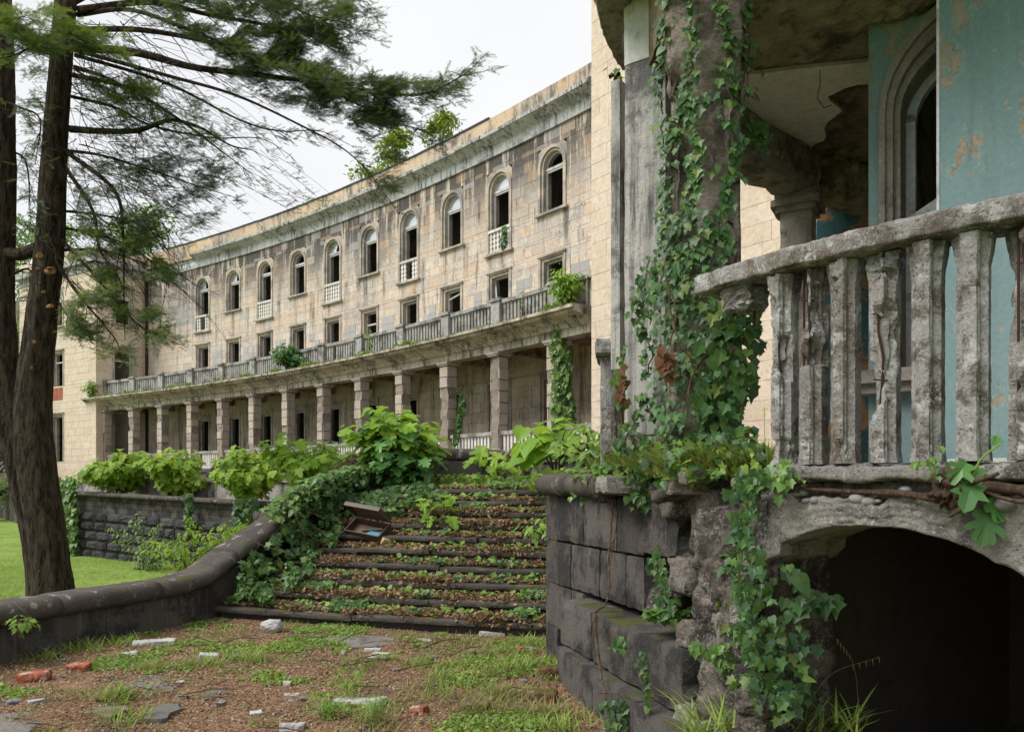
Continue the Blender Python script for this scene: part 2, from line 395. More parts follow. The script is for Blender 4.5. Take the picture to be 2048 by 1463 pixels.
M_ruin = stone('ruined_masonry', [(.33, .28, .235), (.38, .33, .28), (.29, .25, .215)], grey=(.13, .11, .095), greyamt=(.46, .60), lichen=(.36, .325, .285), grain=42, bumps=1, bdist=.022, big=3.5, gmix=.95)
M_plasterpier = stone('pier_plaster', [(.38, .37, .355), (.44, .43, .41)], grey=(.13, .128, .13), greyamt=(.46, .58), lichen=(.47, .46, .435), streak=(.05, .05, .055), streak_lo=.46, streak_hi=.58, grain=60, bumps=.7, bdist=.006, big=1.8, streakscale=(11, 11, .55), gmix=.85)
M_rubble = stone('dark_rubble', [(.17, .15, .13), (.22, .19, .165), (.13, .11, .095)], grey=(.06, .05, .045), greyamt=(.44, .58), lichen=(.27, .25, .23), grain=50, bumps=1, bdist=.02, big=4, pits=True, gmix=1)
M_vaultshade = stone('shade_dark_vault_wall', [(.06, .05, .043), (.075, .062, .052)], grain=8, big=1)  # shade of the deep vault put into a near-black wall colour
M_trim = stone('grimy_window_trim', [(.25, .225, .19), (.29, .265, .225)], grey=(.13, .115, .1), lichen=(.36, .34, .3), grain=40, big=3, gmix=.8)
M_palepier = stone('pier_pale_plaster', [(.42, .40, .36), (.46, .44, .38)], grey=(.52, .53, .5), greyamt=(.45, .5), streak=(.17, .15, .13), grain=20, bumps=.5, bdist=.01, big=3)
M_ceiling = stone('ceiling_plaster', [(.74, .70, .63)], grey=(.66, .62, .55), greyamt=(.5, .75), grain=12, bumps=.3, big=1, lichen=(.70, .66, .6))
M_spall = stone('spalled_ceiling', [(.30, .235, .17), (.36, .285, .21)], grey=(.085, .062, .045), greyamt=(.42, .62), lichen=(.25, .205, .155), grain=9, bumps=1, bdist=.04, big=3)

def teal():
    t = NT('teal_paint')
    c = t.mix(t.ramp(t.noise(1.3, 5), .35, .7), (.155, .25, .258), (.205, .295, .30))
    ch = t.math('ADD', t.noise(3.6, 10, vec=t.scaled(t.pos(), (1, 1, .62)), rough=.64, dist=.35), t.ramp(t.axis(t.pos(), 2), 2.2, 4.0, -.03, .045))
    peel = t.ramp(ch, .588, .60)
    c = t.mix(t.ramp(ch, .57, .588, 0, .6), c, (.33, .42, .41))
    c = t.mix(peel, c, t.mix(t.ramp(t.noise(9, 5), .4, .6), (.40, .31, .22), (.30, .225, .155)))
    sm = t.ramp(t.noise(15, 8, rough=.65), .655, .67); c = t.mix(sm, c, (.36, .29, .21))
    c = t.mix(t.ramp(t.noise(1, 7, vec=t.scaled(t.pos(), (9, 9, .7)), rough=.7), .5, .7, 0, .5), c, (.13, .17, .165))
    c = t.mix(t.ramp(t.noise(5, 8, rough=.8), .62, .67, 0, .85), c, (.05, .065, .06))
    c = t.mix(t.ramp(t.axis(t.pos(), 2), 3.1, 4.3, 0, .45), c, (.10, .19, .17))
    c = t.mix(.35, c, t.cramp(t.noise(40, 4), [(.3, (.6, .6, .6)), (.7, (1.1, 1.1, 1.1))]), 'MULTIPLY')
    return t.done(c, .7, t.bump(t.math('SUBTRACT', t.mul(t.noise(40, 4), .15), peel), .6, .01), .3)
M_teal = teal()
def oldteal():
    t = NT('flaking_teal_and_clay')
    c = t.mix(t.ramp(t.noise(2.4, 8, rough=.7), .44, .52), (.33, .19, .10), (.05, .12, .13))
    c = t.mix(t.ramp(t.noise(6, 7), .55, .7), c, (.12, .085, .06))
    return t.done(c, .9, t.bump(t.noise(12, 6), .6, .02), .2)
M_oldteal = oldteal()

M_ivy = leafmat('ivy_leaf', [(.03, .075, .028), (.05, .125, .034), (.075, .165, .042), (.04, .10, .042), (.115, .215, .05), (.02, .05, .02), (.035, .085, .03), (.16, .22, .05)], .22, .42, .28)  # spread of leaf ages, darkest greens also put shadow variation into the colour
M_ivy_lit = leafmat('ivy_leaf_lit', [(.09, .19, .04), (.14, .26, .05), (.07, .15, .04), (.20, .31, .06)], .25, .4, .4)  # brighter copy of the ivy green, lit look put into the colour
M_ivy_dead = leafmat('ivy_leaf_dead', [(.12, .055, .03), (.17, .075, .04), (.08, .04, .025)], .2, .7, .2)
M_fig = leafmat('fig_leaf', [(.20, .37, .04), (.28, .48, .05), (.14, .29, .04), (.35, .53, .06)], .48, .45, .35)
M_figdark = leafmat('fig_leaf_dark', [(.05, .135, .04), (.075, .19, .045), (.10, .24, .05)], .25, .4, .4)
M_bush = leafmat('shrub_leaf', [(.25, .40, .05), (.36, .52, .06), (.17, .31, .05), (.44, .58, .07)], .5, .5, .3)
M_shrub2 = leafmat('small_shrub_leaf', [(.15, .23, .09), (.22, .32, .11), (.10, .17, .07), (.28, .36, .11)], .3, .5, .3)
M_weed = leafmat('weed_leaf', [(.12, .25, .045), (.19, .34, .055), (.28, .38, .07), (.09, .18, .04)], .35, .5, .3)
M_grass = leafmat('grass_blade', [(.15, .25, .05), (.22, .33, .06), (.28, .38, .08), (.34, .37, .12), (.11, .18, .04)], .3, .6, .2)
M_drygrass = leafmat('dry_grass_blade', [(.24, .21, .09), (.3, .25, .12), (.17, .2, .06)], .3, .7, .2)
M_needle = leafmat('conifer_needle', [(.034, .054, .042), (.046, .070, .052), (.060, .088, .058), (.030, .048, .040)], .2, .55, .25)
M_needle2 = leafmat('conifer_needle_fresh', [(.068, .100, .040), (.100, .140, .048), (.052, .080, .038)], .28, .55, .25)
M_far = leafmat('far_leaf', [(.17, .27, .11), (.23, .34, .14), (.13, .22, .09)], .35, .6, .2)
M_roofleaf = leafmat('roof_tree_leaf', [(.16, .24, .02), (.25, .34, .03), (.33, .38, .04), (.11, .17, .02)], .35, .5, .25)
M_litter = leafmat('leaf_litter', [(.16, .085, .05), (.25, .145, .08), (.32, .21, .125), (.11, .06, .038), (.37, .27, .18)], .1, .8, .15)

M_palelitter = leafmat('dry_pale_litter', [(.34, .26, .18), (.42, .34, .25), (.28, .2, .13)], .1, .8, .15)
def bark(name, c1, c2, sc=9):
    t = NT(name)
    v = t.noise(1, 7, vec=t.scaled(t.pos(), (sc, sc, sc * .22)), rough=.7)
    c = t.mix(t.ramp(v, .35, .65), c1, c2)
    c = t.mix(t.ramp(t.noise(16, 4), .6, .75, 0, .6), c, tuple(k * 2.2 for k in c2))
    return t.done(c, .95, t.bump(t.math('ADD', v, t.mul(t.noise(1, 5, vec=t.scaled(t.pos(), (34, 34, 7))), .6)), 1, .09), .1)
M_bark = bark('conifer_bark', (.014, .010, .008), (.085, .064, .048), 13)
M_twig = bark('twig_bark', (.03, .02, .015), (.085, .062, .045), 20)
M_vine = bark('vine_stem', (.11, .075, .045), (.22, .165, .11), 30)
M_root = bark('root_bark', (.085, .055, .04), (.17, .115, .085), 20)
M_cutwood = stone('cut_branch_wood', [(.30, .15, .075)], grain=20, big=3)
M_iron = stone('rusty_iron', [(.035, .02, .016), (.06, .03, .02)], grain=60, bumps=.8, bdist=.003, big=9)
M_brick = stone('red_brick', [(.33, .10, .055), (.28, .085, .05)], grey=(.36, .30, .26), greyamt=(.52, .62), grain=40, bumps=.6, bdist=.006, big=9)
M_brickdark = stone('mossy_brick', [(.12, .06, .04), (.15, .075, .05)], moss=(.08, .08, .02), mossamt=(.4, .55), grain=30, big=7)
M_plaster = stone('plaster_chunk', [(.44, .43, .42), (.36, .35, .34)], grey=(.33, .32, .31), greyamt=(.5, .66), grain=30, bumps=.6, bdist=.006, big=7)
M_pebble = stone('river_pebble', [(.20, .20, .205), (.28, .275, .27), (.15, .15, .155), (.30, .27, .24)], grain=18, bumps=.3, bdist=.004, big=8)
M_ochre = stone('ochre_plaster_flake', [(.48, .36, .17)], grain=20, big=6)
M_board = stone('old_board', [(.17, .155, .135)], grey=(.15, .13, .11), grain=30, big=5, bumps=.6)

def flat(name, col, rough=.7, spec=.3, var=.3, scale=20):
    t = NT(name)
    c = t.mix(t.ramp(t.noise(scale, 5), .3, .7, 0, var), col, tuple(k * .45 for k in col))
    return t.done(c, rough, t.bump(t.noise(scale * 3, 3), .25, .004), spec)
M_case = flat('suitcase_leather', (.075, .045, .035), .5)
M_caselin = flat('suitcase_lining', (.17, .125, .085), .9)
M_caselid = flat('suitcase_inner_lid', (.13, .085, .06), .9)
M_blue = flat('blue_card', (.10, .30, .42), .6, .3, .15)
M_metaledge = flat('roof_edge_metal', (.05, .055, .065), .5)
M_yellow = flat('yellow_petal', (.75, .55, .02), .6)

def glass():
    t = NT('sky_pale_pane')  # pale diffuse colour stands in for the sky reflected in the glass
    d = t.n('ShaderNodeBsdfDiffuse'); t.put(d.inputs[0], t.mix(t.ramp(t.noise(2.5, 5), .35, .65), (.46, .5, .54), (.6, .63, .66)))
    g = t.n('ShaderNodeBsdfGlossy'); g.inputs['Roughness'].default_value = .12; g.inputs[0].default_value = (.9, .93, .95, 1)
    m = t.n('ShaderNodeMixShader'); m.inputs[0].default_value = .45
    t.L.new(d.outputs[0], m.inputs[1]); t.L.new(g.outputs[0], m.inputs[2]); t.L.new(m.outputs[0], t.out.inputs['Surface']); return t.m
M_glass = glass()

def ground_court():
    t = NT('courtyard_earth')
    n1 = t.noise(.9, 8, rough=.65); n2 = t.noise(3.5, 8, rough=.7)
    c = t.mix(t.ramp(n2, .35, .65), (.15, .082, .05), (.25, .15, .092))
    c = t.mix(t.ramp(t.noise(60, 4), .45, .7, 0, .8), c, (.34, .24, .165))
    c = t.mix(t.ramp(t.noise(1.6, 8, rough=.7), .54, .62, 0, .9), c, (.075, .066, .06))
    c = t.mix(t.ramp(n1, .5, .6, 0, .85), c, t.mix(t.ramp(t.noise(25, 5), .4, .6), (.07, .11, .025), (.13, .16, .04)))
    c = t.mix(t.ramp(t.noise(2.3, 6), .62, .68, 0, .8), c, (.15, .11, .025))
    return t.done(c, .95, t.bump(t.math('ADD', t.noise(40, 6), t.mul(n2, 2)), .9, .03), .1)
M_court = ground_court()
def ground_lawn():
    t = NT('lawn_soil')
    c = t.mix(t.ramp(t.noise(.6, 6), .35, .65), (.16, .26, .05), (.25, .37, .075))
    c = t.mix(t.ramp(t.noise(8, 6), .4, .7), c, (.09, .14, .03)); c = t.mix(t.ramp(t.noise(1.9, 7, rough=.7), .48, .62, 0, .6), c, (.26, .29, .09))
    return t.done(c, .95, t.bump(t.noise(30, 5), .8, .05), .1)
M_lawn = ground_lawn()
M_paving = stone('paving_slab_stone', [(.15, .145, .14), (.19, .18, .17), (.13, .125, .12)], grey=(.09, .08, .07), moss=(.12, .10, .03), mossamt=(.5, .6), grain=30, bumps=.4, bdist=.006, big=3)
M_moss = stone('moss_cushion', [(.10, .11, .02), (.15, .13, .03), (.19, .105, .03)], grain=40, bumps=1, bdist=.03, big=3)
# ------------------------------------------------------------------ the setting
def sheet(name, pts, z, mat, div=0.0, amp=0.0, freq=.5, kind='structure'):
    bm = bmesh.new()
    vs = [bm.verts.new((p[0], p[1], z if len(p) < 3 else p[2])) for p in pts]
    bm.faces.new(vs)
    if div:
        xs = [p[0] for p in pts]; ys = [p[1] for p in pts]
        for ax, lo, hi in ((0, min(xs), max(xs)), (1, min(ys), max(ys))):
            k = lo + div
            while k < hi:
                co = [0, 0, 0]; co[ax] = k; no = [0, 0, 0]; no[ax] = 1
                bmesh.ops.bisect_plane(bm, geom=bm.verts[:] + bm.edges[:] + bm.faces[:], plane_co=co, plane_no=no)
                k += div
        for v in bm.verts: v.co.z += amp * fbm(v.co * freq)
    bmesh.ops.triangulate(bm, faces=bm.faces[:]) if not div else None
    me = bpy.data.meshes.new(name); bm.to_mesh(me); bm.free(); me.materials.append(mat)
    if me.polygons and me.polygons[0].normal.z < 0: me.flip_normals()
    if div: me.polygons.foreach_set('use_smooth', [True] * len(me.polygons))
    o = bpy.data.objects.new(name, me); link(o); props(o, kind=kind); return o

LAWN_Z = -.62
sheet('ground', [(-300, -60), (300, -60), (300, 500), (-300, 500)], LAWN_Z - .02, M_lawn)
lawn = sheet('lawn', [(-30, 2), (-6.2, 2), (-5.0, 6.9), (-4.0, 9.2), (-3.3, 10.8), (-2.8, 12), (-2.9, 14), (-7.0, 20.4), (-13.8, 24.6), (-17, 30), (-30, 40)], LAWN_Z, M_lawn, .8, .05, .4)
CZ = 0.0
court = sheet('courtyard', [(-6.3, 2), (-4.9, 6.8), (-3.9, 9.2), (-3.2, 10.8), (1.6, 10), (1.7, 7.5), (4.2, 6.2), (4.4, 1.5)], CZ, M_court, .16, .03, 1.1)
terrace = sheet('terrace', [(-2.55, 12.48), (1.55, 11.14), (1.2, 7.3), (2.2, 5.6), (12, 5), (14, 60), (-40, 60), (-17.5, 31, EYE - .6), (-14.3, 25.4, EYE - .6), (-7.5, 21.2, EYE - .7), (-3.7, 14.4, EYE - .5)], EYE - .06, M_court, 1.0, .04, .5)

bk = [(1.2, 11.2), (-2.55, 12.5), (-3.7, 14.4), (-7.5, 21.2), (-14.3, 25.4), (-17.5, 31), (-40, 60)]
bm_v = [(x, y, EYE - (.62 if 1 < i_ < 6 else .1)) for i_, (x, y) in enumerate(bk)] + [(x - .1, y - .1, -1.2) for x, y in bk]
me_ = bpy.data.meshes.new('terrace_bank'); me_.from_pydata(bm_v, [], [(i, i + 1, i + 8, i + 7) for i in range(6)]); me_.materials.append(M_dark); props(link(bpy.data.objects.new('terrace_bank', me_)), kind='structure')
# ------------------------------------------------------------------ the curved wing
R0, CX, CY, PH0, DW = 103.2366, -78.7813, -39.6568, .6804, 2.6068
def A(s, off, z):
    a = PH0 + s / R0
    return Vector((CX + (R0 + off) * math.cos(a), CY + (R0 + off) * math.sin(a), z + EYE))     # z counts from eye height
def line_path(o, d, n):
    o, d, n = Vector((*o, 0)), Vector((*d, 0)).normalized(), Vector((*n, 0)).normalized()
    return lambda s, off, z: o + d * s + n * off + Vector((0, 0, z + EYE))
def pbox(mb, P, s0, s1, o0, o1, z0, z1, r=0.0, skip=()):
    return mb.box8([P(s0, o0, z0), P(s1, o0, z0), P(s1, o1, z0), P(s0, o1, z0), P(s0, o0, z1), P(s1, o0, z1), P(s1, o1, z1), P(s0, o1, z1)], r, skip)

def courses(s0, s1, z0, z1, ch, bl, openings, seed=0, wander=.35):
    """-> core strips and blocks (sa, sb, za, zb) that leave the openings free"""
    rr = random.Random(seed); strips = []; blocks = []
    n = max(1, round((z1 - z0) / ch)); h = (z1 - z0) / n
    for i in range(n):
        a, b = z0 + i * h, z0 + (i + 1) * h
        cuts = sorted({a, b, *[z for o in openings for z in (o[2], o[3]) if a + 1e-4 < z < b - 1e-4]})
        for za, zb in zip(cuts, cuts[1:]):
            iv = [(s0, s1)]
            for (oa, ob, oz0, oz1) in openings:
                if oz0 < (za + zb) / 2 < oz1:
                    new = []
                    for x, y in iv:
                        if ob <= x or oa >= y: new.append((x, y)); continue
                        if oa > x: new.append((x, oa))
                        if ob < y: new.append((ob, y))
                    iv = new
            for x, y in iv:
                if y - x < .02: continue
                strips.append((x, y, za, zb))
                k = x - (rr.uniform(0, bl * .6) if y - x > bl * 1.5 else 0); edges = [x]
                while True:
                    k += bl * rr.uniform(1 - wander, 1 + wander)
                    if k > y - bl * .3: break
                    if k > x + .12: edges.append(k)
                edges.append(y)
                for p, q in zip(edges, edges[1:]): blocks.append((p, q, za, zb))
    return strips, blocks

def ashlar(root, P, off, s0, s1, z0, z1, ch, bl, openings, mat, n_parts, seed, core_mat=None, thick=.45, gap=.014, proud=.012, name='stone_block', bulge=0.0, wander=.35, wall_name='wall', drop=None, rest='stone_blocks'):
    strips, blocks = courses(s0, s1, z0, z1, ch, bl, openings, seed, wander)
    rr = random.Random(seed + 1)
    core = MB()
    for a, b, za, zb in strips:
        k = max(1, int((b - a) / 2.5))
        for j in range(k): pbox(core, P, a + (b - a) * j / k, a + (b - a) * (j + 1) / k, off + .035, off + thick, za, zb)
    wall = core.build(wall_name, core_mat or mat, root)
    def make(mb, blk):
        a, b, za, zb = blk; g = gap / 2; o = off - rr.uniform(0, proud); r = rr.random()
        if bulge:
            # quarry-faced: a lattice front that bulges and breaks
            nx, nz = max(4, int((b - a) / .12)), 4; V = []; F = []; seedv = Vector((rr.uniform(-90, 90), rr.uniform(-90, 90), 0))
            for iz in range(nz + 1):
                for ix in range(nx + 1):
                    u, w = ix / nx, iz / nz; e = min(u, 1 - u, .5) * 2 * (b - a) / (zb - za); e = min(1, e, min(w, 1 - w) * 4)
                    d = bulge * (math.sqrt(max(0, e)) * .8 + .55 * noise.noise(Vector((a + u * (b - a), za + w * (zb - za), 0)) * 7 + seedv) * min(1, e * 2))
                    V.append(P(a + g + u * (b - a - gap), o - d, za + g + w * (zb - za - gap)))
            n1 = nx + 1
            for iz in range(nz):
                for ix in range(nx): F.append((iz * n1 + ix, iz * n1 + ix + 1, (iz + 1) * n1 + ix + 1, (iz + 1) * n1 + ix))
            mb.add(V, F, r)
        else:
            pbox(mb, P, a + g, b - g, o, off + .05, za + g, zb - g, r, skip=(3 + 1,) if False else ())
    def dist(b):
        p = P((b[0] + b[1]) / 2, off, (b[2] + b[3]) / 2); return (p - Vector((0, 0, EYE))).length / math.sqrt((b[1] - b[0]) * (b[3] - b[2]) + 1e-6)
    if drop: blocks = [b for b in blocks if not drop(b)]
    blocks.sort(key=dist)
    for b in blocks[:n_parts]:
        mb = MB(); make(mb, b); mb.build(name, mat, wall if False else root)
    if len(blocks) > n_parts:
        mb = MB()
        for b in blocks[n_parts:]: make(mb, b)
        mb.build(rest, mat, root, kind='stuff')
    return wall

wing = empty('building_wing', 'long curved abandoned stone wing with arched windows above a columned gallery', 'building')
Z_FLOOR, Z_BALC, Z_PAR = .95, 5.5, 15.19
HW, ARCH_TOP, SPRING, ARCH_R = .52, 12.68, 12.16, .52
wins = list(range(1, 11))
ops = []
for i in wins:
    s = 3.0 * i
    low = 9.55 if i % 2 == 0 else 10.42
    ops += [(s - .74, s + .74, low - .10, SPRING + .74), (s - .72, s + .72, 6.2, 8.78)]
    ops.append((s - .72, s + .72, Z_FLOOR, 4.28))
ops_up = [o for o in ops if o[2] > 5]; ops_dn = [o for o in ops if o[2] < 5]
S_A, S_B = .62, 36.0
ashlar(wing, A, DW, S_A, S_B, 5.2, 13.5, .415, .74, ops_up, M_facade, 300, 3, wall_name='wall', gap=.009, proud=.010)
ashlar(wing, A, DW, -2.2, S_B, Z_FLOOR, 5.2, .43, .62, ops_dn, M_gallery, 0, 4, wall_name='gallery_wall')

# parapet, cornice, roof edge: lengths of 1.5 m, each a stone of its own; the cornice has fallen off at the far end
k = 0
s = S_A
while s < S_B - .05:
    e = min(S_B, s + 1.5)
    lost = s > 29.5
    mb = MB(); rows = []
    lip = .05 if lost else random.uniform(.50, .56)
    for q in np.linspace(s + .008, e - .008, 4):
        w = lambda o, z: A(q, DW - o, z)
        if lost: rows.append([w(-.3, 13.5), w(.05, 13.5), w(.06, 13.7), w(.02, 13.9), w(.10, 14.05 + .06 * noise.noise(Vector((q * 3, 0, 0)))), w(-.3, 14.2)])
        else: rows.append([w(-.3, 13.5), w(.09, 13.5), w(.10, 13.90), w(.16, 13.95), w(lip - .05, 14.16), w(lip, 14.18), w(lip + .01, 14.30), w(lip - .06, 14.34 + .03 * noise.noise(Vector((q * 4, 1, 0)))), w(-.3, 14.44)])
    sweep(mb, rows, r=random.random()); mb.build('cornice_stone', M_cornice, wing)
    mb = MB(); rows = []
    top = Z_PAR - random.uniform(0, .02)
    for q in np.linspace(s + .01, e - .01, 4): rows.append([A(q, DW + .4, 14.2), A(q, DW + .004 * k % .01, 14.2), A(q, DW, top), A(q, DW + .4, top)])
    sweep(mb, rows, r=random.random()); mb.build('parapet_stone', M_parapet, wing)
    if 6 < s < 33:
        mb = MB(); rows = [[A(q, DW + .3, top + .01), A(q, DW - .05, top + .01), A(q, DW - .05, top + .07), A(q, DW + .3, top + .07)] for q in np.linspace(s, e, 4)]
        sweep(mb, rows); mb.build('roof_edge', M_metaledge, wing)
    k += 1; s = e
# floors, ceilings and the rooms behind the windows
mb = MB()
for q in np.arange(-2.0, 36, 2.0):
    for z0, z1 in ((.6, .94), (5.0, 5.35), (9.0, 9.3), (13.6, 14.1)): pbox(mb, A, q, q + 2, DW + .46, DW + 6.5, z0, z1)
    pbox(mb, A, q, q + 2, DW + 6.5, DW + 6.8, .9, 14.1)
for q in list(np.arange(-2.0, 37, 3.0) + .5): pbox(mb, A, q - .1, q + .1, DW + .46, DW + 6.5, .94, 13.6)
mb.build('interior', M_interior, wing)

def arch_window(root, P, s, off, low, glassed, panel, mats=(M_surround, M_frame)):
    sm, fm = mats
    w = empty_part('window', root)
    mb = MB(); N = 14; Ro, Ri = .74, HW
    # spandrels fill the square head of the opening; the archivolt stands proud of them
    for j in range(N):
        a0, a1 = PI * j / N, PI * (j + 1) / N
        def edge(a):
            c, sn = math.cos(a), math.sin(a); k = Ro / max(abs(c), abs(sn), 1e-6); return c * k, sn * k
        (x0, y0), (x1, y1) = edge(a0), edge(a1)
        c0, n0, c1, n1 = math.cos(a0) * .70, math.sin(a0) * .70, math.cos(a1) * .70, math.sin(a1) * .70
        mb.add([P(s + c0, off, SPRING + n0), P(s + c1, off, SPRING + n1), P(s + x1, off, SPRING + y1), P(s + x0, off, SPRING + y0)], [(0, 1, 2, 3)], .3)
        for (ra, rb, d0) in ((.74, .62, -.045), (.64, Ri, .03)):
            pts = []
            for a in (a0, a1):
                for r_ in (ra, rb):
                    for o_ in (off + d0, off + .46): pts.append(P(s + r_ * math.cos(a), o_, SPRING + r_ * math.sin(a)))
            # pts order: a0:(ra,front)(ra,back)(rb,front)(rb,back) a1: ...
            mb.add(pts, [(0, 2, 6, 4), (2, 3, 7, 6), (0, 4, 5, 1)], .3)
    for sg in (-1, 1):
        for (ra, rb, d0) in ((.74, .62, -.045), (.64, Ri, .03)):
            a_, b_ = sorted((s + sg * ra, s + sg * rb)); pbox(mb, P, a_, b_, off + d0, off + .46, low, SPRING, .3)
    mb.build('surround', sm, w)
    mb = MB(); rough = random.random()
    rows = [[P(q, off - .14, low - .10), P(q, off + .4, low - .10), P(q, off + .4, low), P(q, off - .14, low - .015)] for q in (s - .84, s - .3, s + .3, s + .84)]
    sweep(mb, rows, r=rough); mb.build('sill', M_surround, w)
    mb = MB(); o0, o1 = off + .20, off + .26; fl = low if not panel else low + .95
    for sg in (-1, 1):
        a_, b_ = sorted((s + sg * HW, s + sg * (HW - .06))); pbox(mb, P, a_, b_, o0, o1, fl, SPRING)
    pbox(mb, P, s - HW, s + HW, o0 - .03, o1 + .01, SPRING - .10, SPRING)
    pbox(mb, P, s - HW + .06, s + HW - .06, o0, o1, SPRING - .17, SPRING - .10)
    for j in range(10):
        a0, a1 = PI * j / 10, PI * (j + 1) / 10; pts = []
        for a in (a0, a1):
            for r_ in (HW, HW - .06):
                for o_ in (o0, o1): pts.append(P(s + r_ * math.cos(a), o_, SPRING + r_ * math.sin(a)))
        mb.add(pts, [(0, 2, 6, 4), (2, 3, 7, 6), (1, 3, 7, 5)])
    mb.build('frame', fm, w)
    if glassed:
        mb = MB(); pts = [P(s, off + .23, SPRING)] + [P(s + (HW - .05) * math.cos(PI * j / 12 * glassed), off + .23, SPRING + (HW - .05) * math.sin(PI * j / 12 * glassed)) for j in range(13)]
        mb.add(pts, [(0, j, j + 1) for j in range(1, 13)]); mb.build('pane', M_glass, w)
    if panel:
        mb = MB()
        pbox(mb, P, s - .66, s + .66, off - .05, off + .10, low + .86, low + .97, .5); mb.build('panel_rail', M_balus_white, w)
        mb = MB(); pbox(mb, P, s - .62, s + .62, off - .02, off + .08, low, low + .06, .5); mb.build('panel_base', M_balus_white, w)
        for j in range(6):
            if panel == 2 and j in (2, 3): continue
            u = s - .5 + j * .2; mb = MB(); rows = []
            for q in range(13):
                z = low + .06 + .80 * q / 12; r_ = .062 + .032 * math.sin(q * PI * .68)
                rows.append([P(u - r_, off - .01, z), P(u + r_, off - .01, z), P(u + r_, off + .06, z), P(u - r_, off + .06, z)])
            sweep(mb, rows, r=random.random()); mb.build('panel_baluster', M_balus_white, w)
    return w
def empty_part(name, root):
    o = bpy.data.objects.new(name, None); o.empty_display_size = .1; link(o, root); return o

def rect_window(root, P, s, off, z0, z1, hw=.5, sur=.2, frame=1, name='window'):
    w = empty_part(name, root); mb = MB()
    for (ra, rb, d0) in ((hw + sur + .02, hw + .11, -.04), (hw + .12, hw, .03)):
        top0, top1 = z1 + (rb - hw), z1 + (ra - hw)
        for sg in (-1, 1):
            a_, b_ = sorted((s + sg * ra, s + sg * rb)); pbox(mb, P, a_, b_, off + d0, off + .46, z0, top1, .3)
        pbox(mb, P, s - rb, s + rb, off + d0, off + .46, top0, top1, .3)
    pbox(mb, P, s - hw - sur - .06, s + hw + sur + .06, off - .09, off - .04, z1 + sur - .03, z1 + sur + .05, .3)
    mb.build('surround', M_surround, w)
    if frame:
        mb = MB(); o0, o1 = off + .22, off + .28
        for sg in (-1, 1):
            a_, b_ = sorted((s + sg * hw, s + sg * (hw - .055))); pbox(mb, P, a_, b_, o0, o1, z0, z1)
        pbox(mb, P, s - hw, s + hw, o0, o1, z1 - .06, z1)
        if frame == 2:      # a casement hanging askew
            q = [P(s + hw - .06, o0 - .05, z1 - .3), P(s + hw - .12, o0 - .05, z1 - .3), P(s - .1, o0 - .35, z0 + .1), P(s - .04, o0 - .35, z0 + .1)]
            mb.add(q + [p + Vector((.03, .05, 0)) for p in q], [(0, 1, 2, 3), (4, 5, 6, 7), (0, 3, 7, 4), (1, 2, 6, 5)])
        if frame == 3: pbox(mb, P, s - hw, s + hw, o0 - .01, o1 + .01, z1 - .62, z1 - .54)
        if frame == 4:
            q = [P(s - hw, o0, z1 - .10), P(s + hw, o0, z1 - .30), P(s + hw, o0, z1 - .37), P(s - hw, o0, z1 - .17)]
            mb.add(q + [p + Vector((.03, .05, 0)) for p in q], [(0, 1, 2, 3), (4, 5, 6, 7), (0, 1, 5, 4), (2, 3, 7, 6)])
        mb.build('frame', M_frame, w)
    return w

for i in wins:
    arch_window(wing, A, 3.0 * i, DW, 9.55 if i % 2 == 0 else 10.42, {2: 1, 3: 1, 4: 1, 5: 1, 6: .6, 9: .55, 10: .5}.get(i, 0), (2 if i in (4, 10) else 1) if i % 2 == 0 else 0)
    rect_window(wing, A, 3.0 * i, DW, 6.2, 8.57, frame={2: 2, 3: 4, 1: 1, 5: 3}.get(i, 1))
    d = rect_window(wing, A, 3.0 * i, DW, Z_FLOOR, 4.07, frame=1, name='doorway')

# bright repair slabs set into the wall between the windows
for i in range(1, 11):
    mb = MB(); s = 3.0 * i - 1.45
    for (a, b) in ((0, .45), (.46, .9)):
        for (c, e) in ((0, .4), (.41, .8)):
            if random.random() < .8: pbox(mb, A, s + a - .45, s + b - .45, DW - .022, DW + .02, 7.35 + c, 7.35 + e, random.random())
    mb.build('repair_slab', M_plaster, wing)

